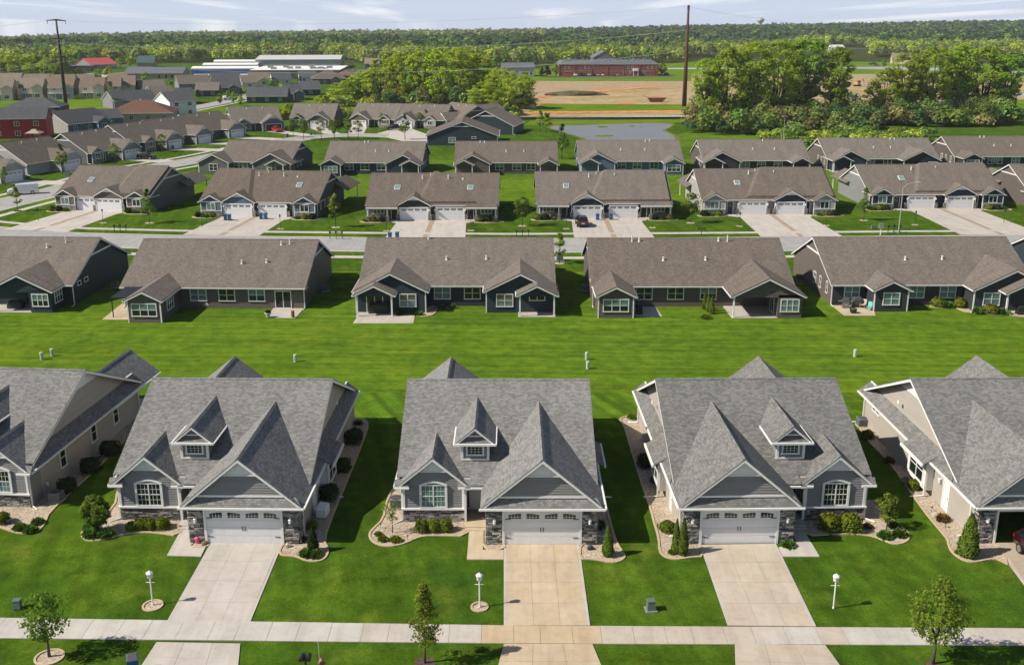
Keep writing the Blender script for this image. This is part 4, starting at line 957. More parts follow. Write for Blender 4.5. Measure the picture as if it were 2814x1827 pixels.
BEDS = {
 'h1': ('gravel bed along the right side of the leftmost grey house', [(-60, 1435), (0, 1447), (30, 1457), (60, 1466), (100, 1461), (118, 1443), (133, 1406), (250, 1300), (330, 1222), (362, 1185), (392, 1105), (345, 1105), (343, 1170), (80, 1375), (-60, 1385)]),
 'h2': ('gravel bed curving round the young tree before the left grey house', [(226, 1468), (234, 1481), (251, 1485), (281, 1483), (319, 1472), (355, 1464), (393, 1461), (444, 1464), (488, 1472), (505, 1440), (505, 1415), (345, 1415), (338, 1345), (326, 1345), (318, 1395), (262, 1430), (235, 1450)]),
 'h2r': ('gravel bed with pointed evergreen right of the pale driveway', [(768, 1524), (802, 1526), (822, 1530), (843, 1539), (864, 1542), (884, 1539), (896, 1527), (899, 1509), (886, 1485), (917, 1400), (960, 1300), (1008, 1180), (1008, 1164), (1003, 1155), (985, 1149), (960, 1160), (893, 1300), (820, 1463), (812, 1488), (779, 1496)]),
 'h3': ('gravel bed with three clipped balls before the middle house', [(1017, 1468), (1022, 1483), (1035, 1493), (1059, 1500), (1085, 1499), (1112, 1492), (1142, 1478), (1165, 1472), (1207, 1470), (1284, 1473), (1284, 1430), (1110, 1425), (1108, 1340), (1082, 1340), (1062, 1388), (1056, 1427), (1026, 1456)]),
 'h3e': ('small gravel patch between walkway and stone pier of the middle house', [(1329, 1450), (1329, 1510), (1383, 1510), (1383, 1490), (1338, 1490), (1338, 1450)]),
 'h3r': ('gravel bed with rounded evergreen right of the tan driveway', [(1596, 1536), (1627, 1535), (1653, 1539), (1677, 1544), (1698, 1543), (1713, 1533), (1713, 1524), (1692, 1495), (1675, 1440), (1655, 1355), (1640, 1290), (1625, 1290), (1630, 1488), (1598, 1496)]),
 'h4': ('gravel bed with twin evergreens left of the light tan driveway', [(1929, 1529), (1905, 1529), (1869, 1535), (1849, 1535), (1828, 1529), (1815, 1515), (1813, 1477), (1798, 1430), (1794, 1409), (1764, 1324), (1728, 1206), (1718, 1171), (1705, 1155), (1711, 1148), (1728, 1144), (1768, 1146), (1880, 1440), (1905, 1490), (1922, 1496)]),
 'h4r': ('gravel bed with two clipped shrubs before the bay of the right house', [(2205, 1444), (2219, 1471), (2276, 1467), (2323, 1466), (2361, 1467), (2400, 1472), (2429, 1484), (2453, 1493), (2471, 1494), (2489, 1487), (2496, 1475), (2489, 1459), (2465, 1444), (2440, 1418), (2405, 1377), (2385, 1377), (2380, 1415), (2200, 1415)]),
 'h5': ('gravel bed with large evergreen along the rightmost grey house', [(2770, 1554), (2746, 1536), (2716, 1535), (2687, 1542), (2663, 1543), (2642, 1536), (2619, 1518), (2610, 1501), (2607, 1483), (2595, 1468), (2536, 1398), (2448, 1270), (2381, 1205), (2359, 1165), (2380, 1156), (2652, 1445), (2690, 1485), (2735, 1492)]),
 'h2e': ('small gravel patch with the pink ornament beside the stone pier', [(519, 1503), (567, 1503), (574, 1490), (540, 1488)])}
for k, (lab, px) in BEDS.items():
    bed(lab, px, sm=1); pebbles(px, 260 if k not in ('h3e', 'h2e') else 40, len(k) * 7 + ord(k[1]))
for lab, px, py, rx, m in (('round gravel ring at the foot of the left lamp post', 420, 1664, .5, GRAVEL), ('round gravel ring at the foot of the middle lamp post', 1318, 1668, .42, GRAVEL), ('round gravel ring round the leftmost street tree', 136, 1806, .68, GRAVEL), ('bare mulch ring round the pointed street tree', 1168, 1822, .6, MULCH), ('bare mulch ring round the right street tree', 2564, 1824, .4, MULCH)):
    c = ground(px, py); bed(lab, None, m, EDGING if m is GRAVEL else False, .12, 0, [(c.x + rx * math.cos(t * .3307), c.y + rx * math.sin(t * .3307)) for t in range(19)])

# ------------------------------------------------------------------ trees and shrubs of the front row
T1 = tree_meshes('st_round', 3.9, 1.1, 1.1, 60, 1900, .075, LEAF, 'round', 3, .07); T2 = tree_meshes('st_cone', 4.9, 1.0, 1.15, 75, 2600, .065, LEAF_B, 'cone', 5, .06); T3 = tree_meshes('st_oval', 5.2, 1.40, 1.35, 80, 3600, .075, LEAF_B, 'oval', 8, .075)
plant_tree('street_tree', 'small round green street tree at the bottom left in a gravel ring', 'tree', ground(136, 1804), T1)
plant_tree('street_tree', 'slender pointed bronze-green street tree at the bottom centre', 'tree', ground(1168, 1821), T2)
plant_tree('street_tree', 'full oval yellow-green street tree at the bottom right', 'tree', ground(2564, 1823), T3)
plant_tree('ornamental_tree', 'round leafy small tree standing in the gravel before the left grey house', 'tree', ground(269, 1462), tree_meshes('orn', 2.75, .95, .45, 110, 4600, .07, LEAF, 'round', 12, .05, multi=2, spread=.28))
plant_tree('ornamental_tree', 'thin sparse young tree in the gravel bed of the middle house', 'tree', ground(1079, 1464), tree_meshes('thin', 2.4, .75, .9, 16, 260, .06, LEAF_B, 'vase', 13, .03))
plant_tree('ornamental_tree', 'airy small tree by the bay of the right grey house', 'tree', ground(2436, 1456), tree_meshes('airy', 2.6, 1.0, .7, 30, 1100, .07, LEAF_B, 'vase', 14, .045))
for lab, px, py, me, s, sz in (('dark pointed evergreen right of the pale driveway', 861, 1516, CONED, 1.0, .95), ('rounded cone evergreen right of the tan driveway', 1670, 1527, CONE1, 1.05, 1.05), ('slim evergreen left one of the pair by the light tan driveway', 1857, 1519, CONE2, .8, 1.12), ('evergreen right one of the pair touching the stone pier', 1876, 1524, CONE2, .95, 1.2), ('large conical evergreen at the corner of the open garage', 2658, 1527, CONE1, 1.75, 1.45), ('feathery green shrub behind the dark pointed evergreen', 858, 1452, TUFT_Y, .9, 1.4)):
    shrub('evergreen', lab, px, py, me, s, cat='evergreen', sz=sz)
for i, (px, py) in enumerate(((1159, 1460), (1192, 1459), (1226, 1458))): shrub('clipped_shrub', ('leftmost', 'middle', 'rightmost')[i] + ' of the three clipped round shrubs before the middle house', px, py, BALL, .92, 'three clipped balls')
for i, (px, py, s) in enumerate(((363, 1456, .8), (389, 1453, .95), (415, 1452, .95), (447, 1451, 1.0))): shrub('clipped_shrub', ordinal(i) + ' from the left of four low shrubs under the bay of the left house', px, py, BALL2, s, 'low shrubs under the left bay')
shrub('clipped_shrub', 'left of two large clipped shrubs before the right house bay', 2279, 1455, BALL2, 1.5); shrub('clipped_shrub', 'right of two large clipped shrubs before the right house bay', 2336, 1456, BALL2, 1.5)
for i, (px, py, s) in enumerate(((187, 1352, 1.35), (250, 1298, 1.5), (303, 1250, 1.5))): shrub('side_shrub', ('nearest', 'middle', 'farthest')[i] + ' dark shrub along the right wall of the leftmost house', px, py, YEW, s, 'dark shrubs by the leftmost house')
for i, (px, py, s) in enumerate(((905, 1370, 1.35), (941, 1294, 1.3), (973, 1216, 1.45))): shrub('side_shrub', ('nearest', 'middle', 'farthest')[i] + ' dark shrub along the shaded right wall of the left house', px, py, YEW, s, 'dark shrubs by the left house')
shrub('side_shrub', 'spreading green juniper in the gravel left of the twin evergreens', 1834, 1458, JUNI, 1.15); shrub('side_shrub', 'dark ball shrub by the side window of the right house', 1775, 1282, YEW, 1.3); shrub('side_shrub', 'yellow-green sprig at the far end of the right house bed', 1736, 1150, TUFT_Y, .9)
for lab, px, py, me, s in (('brownish low shrub near the air conditioner of the rightmost house', 2384, 1206, BALL2, 1.0), ('brown dwarf shrub beside the side bay of the rightmost house', 2441, 1270, RUSTY, 1.0), ('olive shrub by the side door of the rightmost house', 2512, 1343, BALL2, .95), ('rusty orange shrub in sun beside the rightmost house', 2589, 1430, RUSTY, 1.1), ('dark shrub against the stone pier right of the middle garage', 1646, 1452, YEW, .75), ('orange flowering shrub at the far end of the left house bed', 986, 1166, RUSTY, .9), ('small bronze shrub between wall and dark evergreen', 832, 1486, RUSTY, .7)): shrub('side_shrub', lab, px, py, me, s)
for lab, px, py, s, me in (('left bright green tuft in the gravel of the leftmost house', 56, 1455, .95, TUFT), ('middle bright green tuft in the gravel of the leftmost house', 84, 1461, .9, TUFT), ('right bright green tuft in the gravel of the leftmost house', 105, 1439, .85, TUFT), ('yellow-green shrub at the left edge beside the blue pot', 8, 1436, 1.0, BALL2),
    ('leafy green tuft at the left foot of the round small tree', 252, 1474, 1.15, TUFT), ('leafy green tuft at the right foot of the round small tree', 290, 1474, 1.1, TUFT), ('tall green tuft behind the round small tree', 250, 1454, 1.0, TUFT),
    ('left bright tuft at the foot of the dark pointed evergreen', 842, 1526, .95, TUFT), ('right bright tuft at the foot of the dark pointed evergreen', 867, 1528, .9, TUFT),
    ('left green tuft under the airy small tree', 2431, 1477, 1.0, TUFT), ('right green tuft under the airy small tree', 2472, 1472, 1.0, TUFT), ('far green tuft behind the airy small tree', 2456, 1449, .85, TUFT), ('green tuft beside the walkway of the right house', 2166, 1502, .9, TUFT), ('pale green tuft at the foot of the large evergreen', 2638, 1522, .75, TUFT_Y), ('pale tuft before the twin evergreens', 1846, 1520, .6, TUFT_Y),
    ('upper yellow tuft in the left part of the middle bed', 1040, 1471, .6, TUFT_Y), ('lower yellow tuft in the left part of the middle bed', 1052, 1485, .75, TUFT_Y), ('yellow tuft near the front rim of the middle bed', 1087, 1488, .85, TUFT_Y), ('low dry tuft right of the clipped shrubs by the right bay', 2383, 1450, .8, RUSTY)):
    shrub('perennial_tuft', lab, px, py, me, s, cat='plant')
# ------------------------------------------------------------------ lamp posts, boxes, bins and other things on the front lawns
def lamp_post(label, px, py, rot=0):
    o = thing('lamp_post', label, 'lamp post', ground(px, py), rot, 'white lamp posts on the front lawns')
    b = MB(); b.lathe([(.06, -.1), (.06, .1), (.045, .12), (.04, 1.75), (.06, 1.77), (.06, 1.80)], 10); b.build('post', WHITE, o, smooth=False)
    b = MB(); b.tube([(-.27, 0, 1.52), (.27, 0, 1.52)], .02, 6); b.build('ladder_bar', WHITE, o)
    b = MB(); b.lathe([(.06, 1.78), (.15, 1.82), (.16, 1.85), (.18, 2.08), (.22, 2.10), (.19, 2.17), (.06, 2.25), (.02, 2.30)], 6); b.build('lamp_head', WHITE, o)
    b = MB()
    for k in range(6): a = k * math.pi / 3 + math.pi / 6; c, s_ = math.cos(a), math.sin(a); b.hull([(c * .146 - s_ * .045, s_ * .146 + c * .045, 1.88), (c * .146 + s_ * .045, s_ * .146 - c * .045, 1.88), (c * .11, s_ * .11, 1.88)], [(c * .168 - s_ * .06, s_ * .168 + c * .06, 2.06), (c * .168 + s_ * .06, s_ * .168 - c * .06, 2.06), (c * .12, s_ * .12, 2.04)])
    b.build('lamp_glass', cached('lg', lambda: glass('lamp_glass', (0.45, 0.45, 0.42))), o)
    return o
lamp_post('white lamp post in a gravel ring left of the pale driveway', 420, 1662); lamp_post('white lamp post left of the tan driveway', 1318, 1668); lamp_post('white lamp post standing in worn grass right of the light tan driveway', 2290, 1671)
TGREEN = plain('utility_green', (0.10, 0.145, 0.115), .5); PALEG = plain('pale_green_plastic', (0.42, 0.50, 0.42), .5); BBLUE = plain('bin_blue', (0.02, 0.10, 0.24), .45); BDARK = plain('bin_lid_grey', (0.07, 0.075, 0.085), .45)
def utility_box(label, px, py, w=.5, h=.62, pad=True):
    o = thing('utility_box', label, 'utility box', ground(px, py), .1)
    b = MB(); t = .82; b.hull([(-w / 2, -w / 2, .06), (w / 2, -w / 2, .06), (w / 2, w / 2, .06), (-w / 2, w / 2, .06)], [(-w / 2 * t, -w / 2 * t, h), (w / 2 * t, -w / 2 * t, h), (w / 2 * t, w / 2 * t, h), (-w / 2 * t, w / 2 * t, h)]); b.build('cabinet', TGREEN, o)
    b = MB(); b.box(-w / 2 * t - .03, w / 2 * t + .03, -w / 2 * t - .03, w / 2 * t + .03, h, h + .05); b.build('lid', TGREEN, o)
    if pad: b = MB(); b.box(-w * .7, w * .7, -w * .7, w * .7, -.05, .065); b.build('pad', ACG, o)
    return o
utility_box('green utility box on the lawn at the left edge', 49, 1671, .45, .55, False); utility_box('green utility box on a pad between the tan driveways', 1788, 1675)
def pedestal(label, px, py, h=.75, w=.17):
    o = thing('pedestal', label, 'pedestal', ground(px, py), rng.uniform(-.2, .2), 'utility pedestals on the back lawn')
    b = MB(); b.lathe([(w * 1.05, -.05), (w, .05), (w, h - .06), (w * 1.08, h - .05), (w * 1.08, h - .01), (w * .9, h + .03)], 8); b.build('tube_body', PALEG, o)
    b = MB(); b.box(-w * .5, w * .5, -w * 1.12, -w * .8, .2, h - .15); b.build('cover', PALEG, o); return o
for lab, px, py in (('left of the two pale pedestals on the lawn at far left', 115, 988), ('right of the two pale pedestals on the lawn at far left', 144, 978), ('lone pale pedestal on the lawn behind the left grey house', 812, 994), ('farther of the two pale pedestals behind the middle grey house', 1612, 988), ('nearer of the two pale pedestals behind the middle grey house', 1615, 1013), ('lone pale pedestal on the lawn behind the right grey house', 2349, 980)): pedestal(lab, px, py)
def wheelie_bin_meshes():
    b = MB(); b.loft([[(-.24, -.27, .06), (.24, -.27, .06), (.24, .22, .06), (-.24, .22, .06)], [(-.27, -.3, .55), (.27, -.3, .55), (.27, .3, .55), (-.27, .3, .55)], [(-.3, -.34, .98), (.3, -.34, .98), (.3, .38, .98), (-.3, .38, .98)]]); body = b.mesh('body', BBLUE)
    b = MB(); b.loft([[(-.32, -.37, .985), (.32, -.37, .985), (.32, .42, .985), (-.32, .42, .985)], [(-.31, -.36, 1.02), (.31, -.36, 1.02), (.31, .40, 1.04), (-.31, .40, 1.04)], [(-.22, -.26, 1.06), (.22, -.26, 1.06), (.22, .30, 1.08), (-.22, .30, 1.08)]]); lid = b.mesh('lid', BDARK); lidb = lid.copy(); lidb.materials[0] = BBLUE
    b = MB(); b.tube([(-.33, 0, 0), (-.27, 0, 0)], .11, 10); wh = b.mesh('wheel', BLACK)
    b = MB(); b.tube([(-.25, .46, .95), (.25, .46, .95)], .02, 6); hd = b.mesh('handle', BBLUE)
    return body, lid, lidb, wh, hd
BIN = wheelie_bin_meshes()
def wheelie_bin(label, loc, rot=0, dark=False):
    o = thing('wheelie_bin', label, 'bin', loc, rot, 'blue wheelie bins'); link('body', BIN[0], o); link('lid', BIN[1 if dark else 2], o); link('handle', BIN[4], o)
    link('wheel', BIN[3], o, (0, .24, .11)); link('wheel', BIN[3], o, (.6, .24, .11)); return o
p = ground(363, 1803, .66); p.z = -.4; wheelie_bin('blue wheelie bin with dark lid at the bottom beside the pale driveway', p, .35, True)
def mailbox_pair(label, loc, n=2, rot=0, light=False, sp=.36):
    o = thing('mailbox_stand', label, 'mailbox', loc, rot); W = (n - 1) * sp / 2
    for k in ((0,) if n == 2 else range(n)):
        x = 0 if n == 2 else -W + k * sp * 1.0
        b = MB(); b.box(x - .045, x + .045, -.045, .045, -.1, 1.12); b.build('post', BLACK, o)
    b = MB(); b.box(-W - .12, W + .12, -.06, .06, .95, 1.02); b.build('crossbar', BLACK, o)
    for k in range(n):
        x = -W + k * sp; b = MB(); prof = [(x - .12, 1.03), (x + .12, 1.03), (x + .12, 1.16)] + [(x + .12 * math.cos(t * math.pi / 6), 1.16 + .11 * math.sin(t * math.pi / 6)) for t in range(1, 6)] + [(x - .12, 1.16)]
        b.prism([(q[0], -.26, q[1]) for q in prof], (0, .5, 0)); m = b.build('mailbox', BLACK, o); b = MB(); b.box(x - .1, x + .1, -.275, -.255, 1.05, 1.22); b.build('mailbox_door', BLACK, m)
    b = MB(); b.lathe([(.05, 1.02), (.03, 1.2), (.055, 1.33), (.02, 1.4), (.005, 1.48)], 8, c=(0, .02, 0)); b.build('finial', BLACK, o); return o
mailbox_pair('pair of black mailboxes on a post at the bottom edge', Vector((*ground(838, 1789, 1.08)[:2], -.4)), 2, 0)
def hydrant(label, loc):
    o = thing('fire_hydrant', label, 'hydrant', loc); rm = plain('hydrant_red', (0.36, 0.12, 0.09), .6)
    b = MB(); b.lathe([(.17, 0), (.17, .06), (.11, .08), (.11, .5), (.15, .52), (.15, .57), (.12, .62), (.04, .72), (.03, .78)], 10); b.build('barrel', rm, o)
    b = MB(); b.tube([(-.2, 0, .42), (.2, 0, .42)], .06, 8); b.build('outlet', rm, o); b = MB(); b.tube([(0, -.2, .38), (0, 0, .38)], .075, 8); b.build('outlet', rm, o)
    b = MB(); b.tube([(-.1, 0, .5), (-.14, 0, 2.0)], .012, 5); b.build('marker_rod', WHITE, o); return o
hydrant('red fire hydrant with a thin white marker rod at the bottom edge', Vector((*ground(883, 1805, .38)[:2], -.4)))
def ac_unit(label, loc, rot=0, white=False, s=1.0):
    o = thing('air_conditioner' if not white else 'generator', label, 'air conditioner' if not white else 'generator', loc, rot); o.scale = (s, s, s)
    if white:
        b = MB(); b.loft([[(-.55, -.33, .1), (.55, -.33, .1), (.55, .33, .1), (-.55, .33, .1)], [(-.55, -.33, .62), (.55, -.33, .62), (.55, .33, .7), (-.55, .33, .7)], [(-.5, -.28, .74), (.5, -.28, .74), (.5, .3, .82), (-.5, .3, .82)]]); b.build('housing', WHITE, o)
        b = MB(); b.box(-.6, .6, -.4, .4, -.02, .1); b.build('pad', ACG, o); return o
    b = MB(); b.box(-.4, .4, -.4, .4, .08, .72); b.build('housing', ACG, o)
    b = MB(); b.lathe([(.40, .721), (.39, .76), (.30, .77), (.05, .80)], 14); b.build('fan_guard', DGREY, o); b = MB(); b.box(-.45, .45, -.45, .45, -.02, .08); b.build('pad', CONC, o)
    for f in range(4):
        b = MB()
        for k in range(8): b.box(-.36, .36, -.415, -.402, .14 + k * .07, .17 + k * .07)
        q = b.build('louvre', DGREY, o, rot=f * math.pi / 2)
    return o
ac_unit('grey air conditioner by the wall of the leftmost house', ground(157, 1376), -.1); ac_unit('air conditioner in the sun left of the middle house', ground(1089, 1392)); ac_unit('dark air conditioner at the far corner of the rightmost house', ground(2368, 1170)); ac_unit('white standby generator in the shade right of the left house', ground(888, 1416), math.pi / 2 - .1, True)
def well_cover(label, px, py, rot):
    o = thing('window_well', label, 'window well', ground(px, py), rot); b = MB(); pr = [(.8 * math.cos(t * math.pi / 10), .75 * math.sin(t * math.pi / 10)) for t in range(11)]; b.prism([(q[0], q[1], .03) for q in pr], (0, 0, .09)); b.build('cover', DGREY, o)
    b = MB()
    for k in range(-3, 4): b.box(k * .2 - .02, k * .2 + .02, .05, math.sqrt(max(.05, .6 - (k * .2) ** 2)) * .9, .121, .14)
    b.build('grille', BLACK, o); return o
well_cover('dark window well cover by the wall of the right house', 1812, 1322, math.pi / 2 + .02); well_cover('dark window well cover beside the rightmost house', 2503, 1325, math.pi / 2 + .02)
PINK = plain('pink_plastic', (0.75, 0.06, 0.22), .4)
o = thing('garden_ornament', 'bright pink garden lantern against the stone pier of the left garage', 'ornament', ground(544, 1492)); b = MB(); b.lathe([(.12, 0), (.16, .1), (.14, .3), (.19, .42), (.08, .5)], 10); b.build('bowl', PINK, o, smooth=True); b = MB(); b.tube([(-.15, 0, .45), (-.12, 0, .62), (.12, 0, .62), (.15, 0, .45)], .02, 6); b.build('handle', PINK, o)
ROCK = plain('pale_rock', (0.5, 0.44, 0.37), .9, var=.2)
def rock(label, px, py, s, mat=None, seed=0, flat=.8):
    ev, ef = ico(2, (s, s * .85, s * flat), seed, .2); me = bpy.data.meshes.new('boulder'); ev[:, 2] += s * flat * .6; me.from_pydata(ev.tolist(), [], ef); me.materials.append(mat or ROCK); o = link('boulder', me, None, ground(px, py), 0.4); tag(o, label, 'rock')
rock('pale round stone ball at the right corner of the left garage', 791, 1503, .19, seed=4, flat=1.0); rock('rust coloured rock at the left corner of the left garage', 562, 1497, .22, plain('rust_rock', (0.22, 0.13, 0.08), .9, var=.2), 5); rock('tan rock at the end of the low shrubs by the left walkway', 492, 1450, .17, plain('tan_rock', (0.42, 0.31, 0.19), .9, var=.2), 6); rock('dark grey rocks by the stone pier right of the middle garage', 1622, 1509, .24, plain('dark_rock', (0.03, 0.03, 0.035), .7, var=.3), 7)
o = thing('plant_pot', 'blue glazed pot in the gravel at the left edge', 'pot', ground(24, 1438)); b = MB(); b.lathe([(.14, 0), (.22, .3), (.24, .36), (.21, .36)], 12); b.build('pot', plain('blue_glaze', (0.07, 0.11, 0.15), .3), o, smooth=True); b = MB(); b.lathe([(.2, .30), (.05, .33)], 10); b.build('soil', MULCH, o)
for lab, px, py in (('small dark path light in the left part of the middle bed', 1046, 1452), ('small dark path light by the front rim of the middle bed', 1120, 1484), ('dark path light in the sunny gravel beside the rightmost house', 2560, 1405), ('dark path light left of the large evergreen', 2597, 1450), ('white globe light in the shaded bed by the right walkway', 2243, 1448)):
    o = thing('path_light', lab, 'path light', ground(px, py)); m = WHITE if 'globe' in lab else BLACK; b = MB(); b.tube([(0, 0, -.05), (0, 0, .32)], .014, 5); b.build('stake', m, o); b = MB(); b.lathe([(.02, .28), (.09, .30), (.10, .36), (.03, .42)] if m is WHITE else [(.05, .30), (.09, .33), (.03, .40)], 8); b.build('cap', m, o)

# ------------------------------------------------------------------ cars
TYRE = plain('tyre_rubber', (0.012, 0.012, 0.013), .8); RIM = plain('alloy_rim', (0.45, 0.45, 0.46), .3, .8); CGLASS = glass('car_glass', (0.010, 0.012, 0.014), .04, .8); TAIL = plain('tail_light', (0.30, 0.01, 0.01), .25); HEADL = plain('head_light', (0.7, 0.7, 0.72), .15); CPLAST = plain('car_plastic', (0.02, 0.02, 0.022), .6)
def car_paint(name, col):
    m, n, b, o = node_mat(name); b.inputs['Base Color'].default_value = (*col, 1); b.inputs['Roughness'].default_value = .28; b.inputs['Coat Weight'].default_value = .8; b.inputs['Coat Roughness'].default_value = .05; b.inputs['Metallic'].default_value = .15
    f = noise(n, coord(n), 2.5, 4, .6); n.links.new(ramp(n, f, [(.3, tuple(c * .85 for c in col)), (.7, tuple(c * 1.1 for c in col))]), b.inputs['Base Color']); return m
# stations along the length (front = -y): y, half width, sill z, belt z, roof z (None = no cabin), roof half width
CAR = {'suv': (4.7, [(-2.35, .78, .45, .80, None, 0), (-2.2, .90, .32, .95, None, 0), (-1.2, .93, .28, 1.08, None, 0), (-.95, .93, .28, 1.10, 1.12, .80), (-.25, .93, .28, 1.10, 1.66, .66), (.9, .93, .28, 1.12, 1.72, .66), (1.75, .93, .30, 1.13, 1.66, .64), (2.15, .92, .34, 1.13, 1.18, .78), (2.35, .84, .5, 1.0, None, 0)], (-1.42, 1.42), .36),
       'van': (5.6, [(-2.8, .82, .45, .85, None, 0), (-2.6, .94, .34, 1.05, None, 0), (-2.0, .97, .30, 1.22, None, 0), (-1.75, .97, .30, 1.25, 1.28, .84), (-1.15, .98, .30, 1.28, 1.98, .76), (2.4, .98, .32, 1.28, 2.02, .78), (2.75, .97, .36, 1.26, 1.96, .78), (2.8, .95, .45, 1.2, 1.22, .9)], (-1.75, 1.65), .36),
       'sedan': (4.6, [(-2.3, .74, .42, .68, None, 0), (-2.1, .86, .28, .80, None, 0), (-1.1, .89, .24, .92, None, 0), (-.8, .89, .24, .94, .96, .76), (-.1, .89, .24, .94, 1.40, .58), (.8, .89, .24, .96, 1.42, .58), (1.55, .89, .26, .98, 1.02, .72), (2.1, .87, .30, .96, None, 0), (2.3, .78, .45, .80, None, 0)], (-1.38, 1.38), .32),
       'pickup': (5.7, [(-2.85, .82, .5, .9, None, 0), (-2.65, .96, .4, 1.08, None, 0), (-1.55, .98, .36, 1.18, None, 0), (-1.3, .98, .36, 1.2, 1.22, .86), (-.65, .98, .36, 1.2, 1.80, .7), (.75, .98, .36, 1.2, 1.82, .7), (1.0, .98, .36, 1.2, 1.22, .86), (2.65, .97, .42, 1.18, None, 0), (2.85, .95, .5, 1.1, None, 0)], (-1.85, 1.75), .40)}
def car_meshes(kind, paint):
    L, st, wy, wr = CAR[kind]; b = MB(); rings = []
    for y, w, z0, zb, zt, wt in st:
        top = zt if zt else zb + .04; ww = wt if zt else w * .80
        rings.append([(-w * .9, y, z0), (w * .9, y, z0), (w, y, (z0 + zb) * .5), (w * .98, y, zb), (ww, y, top), (ww * .55, y, top + .035), (-ww * .55, y, top + .035), (-ww, y, top), (-w * .98, y, zb), (-w, y, (z0 + zb) * .5)])
    b.loft(rings); body = b.mesh('body', paint, smooth=False)
    cab = [s_ for s_ in st if s_[4]]; gl = []
    def off(q, d): return [tuple(Vector(p) + Vector(d)) for p in q]
    # side glass between belt and roof
    for sx in (-1, 1):
        for i in range(len(cab) - 1):
            a, c = cab[i], cab[i + 1]
            if kind == 'van' and i >= 1: continue
            if kind == 'pickup' and i >= 3: continue
            lo, hi = .10, .88
            def pt(s_, t, k=1): 
                return (sx * ((s_[1] * .98) * (1 - t) + s_[5] * t + .012), s_[0], s_[3] * (1 - t) + s_[4] * t)
            y0, y1 = a[0], c[0]; ins = .06
            def at(u, t):
                pa, pc = pt(a, t), pt(c, t); return tuple(pa[j] * (1 - u) + pc[j] * u for j in range(3))
            u0, u1 = ins / max(.2, y1 - y0), 1 - ins / max(.2, y1 - y0)
            q = [at(u0, lo), at(u1, lo), at(u1, hi), at(u0, hi)]
            bb = MB(); bb.prism(q, (sx * -.02, 0, 0)); gl.append(bb.mesh('side_window', CGLASS))
    def cross(a, c, t0, t1, wk=.86):
        P = lambda t: (a[0] * (1 - t) + c[0] * t, (a[4] if a[4] else a[3] + .04) * (1 - t) + (c[4] if c[4] else c[3] + .04) * t, (a[5] if a[4] else a[1] * .8) * (1 - t) + (c[5] if c[4] else c[1] * .8) * t)
        y0, z0, w0 = P(t0); y1, z1, w1 = P(t1); n = Vector((0, -(z1 - z0), (y1 - y0))).normalized(); n = n if n.z > 0 else -n; d = n * .05
        q = [(-w0 * wk, y0 + d.y, z0 + d.z), (w0 * wk, y0 + d.y, z0 + d.z), (w1 * wk, y1 + d.y, z1 + d.z), (-w1 * wk, y1 + d.y, z1 + d.z)]; bb = MB(); bb.prism(q, (0, -d.y * .6, -d.z * .6)); return bb
    ws = cross(cab[0], cab[1], .08, .92).mesh('windscreen', CGLASS)
    rw = cross(cab[-2], cab[-1], .12, .85).mesh('rear_window', CGLASS) if kind != 'van' else None
    b = MB(); b.tube([(-.11, 0, 0), (.11, 0, 0)], wr, 16); ty = b.mesh('tyre', TYRE)
    b = MB(); b.tube([(-.115, 0, 0), (.115, 0, 0)], wr * .62, 10); ri = b.mesh('rim', RIM)
    b = MB(); b.box(-.14, .14, -.05, .05, -.08, .08); hl = b.mesh('headlight', HEADL); b = MB(); b.box(-.10, .10, -.05, .05, -.13, .13); tl = b.mesh('tail_light', TAIL)
    b = MB(); b.box(-.8, .8, -.06, .06, -.12, .12); bp = b.mesh('bumper', CPLAST); b = MB(); b.box(-.06, .06, -.05, .05, -.07, .07); mi = b.mesh('mirror', paint)
    b = MB(); b.box(-.26, .26, -.02, .02, -.06, .06); lp = b.mesh('licence_plate', WHITE)
    return dict(kind=kind, body=body, gl=gl, ws=ws, rw=rw, ty=ty, ri=ri, hl=hl, tl=tl, bp=bp, mi=mi, lp=lp)
def car(name, label, cat, loc, rot, kind, paint, group=None, lod=0):
    """rot 0 = nose towards the camera (-y)"""
    k = cached(('car', kind, paint.name), lambda: car_meshes(kind, paint)); L, st, wy, wr = CAR[kind]; o = thing(name, label, cat, loc, rot, group)
    bo = link('body', k['body'], o); link('windscreen', k['ws'], o)
    if k['rw']: link('rear_window', k['rw'], o)
    for g in k['gl']: link('side_window', g, o)
    for sx in (-1, 1):
        for yy in wy: w = link('wheel', k['ty'], o, (sx * (st[3][1] - .08), yy, wr)); (lod or link('rim', k['ri'], w))
        if not lod:
            link('headlight', k['hl'], o, (sx * .62, st[1][0] - .06, st[1][3] - .2)); link('tail_light', k['tl'], o, (sx * .78, st[-1][0] - .04, st[-1][3] - .12)); link('mirror', k['mi'], o, (sx * (st[3][1] + .06), cab_y(st), st[4][3] + .06))
    if not lod: link('bumper', k['bp'], o, (0, st[0][0] + .0, .42)); link('bumper', k['bp'], o, (0, st[-1][0] - .0, .45)); link('licence_plate', k['lp'], o, (0, st[-1][0] + .06, .72))
    return o
def cab_y(st): return [s_ for s_ in st if s_[4]][0][0] + .35
MAROON = car_paint('maroon_paint', (0.028, 0.004, 0.007)); CWHITE = car_paint('white_paint', (0.75, 0.75, 0.75)); CBLACK = car_paint('black_paint', (0.012, 0.012, 0.014)); CRED = car_paint('red_paint', (0.42, 0.015, 0.03)); CGREY = car_paint('grey_paint', (0.10, 0.10, 0.11)); CBURG = car_paint('dark_burgundy_paint', (0.03, 0.014, 0.017)); CSILV = car_paint('silver_paint', (0.42, 0.43, 0.45)); CBLUE = car_paint('blue_paint', (0.02, 0.06, 0.13))
car('parked_car', 'maroon SUV at the right edge in the tan driveway', 'car', (ground(2801, 1558) + Vector((1.75, .35, .06))), R(4), 'suv', MAROON)
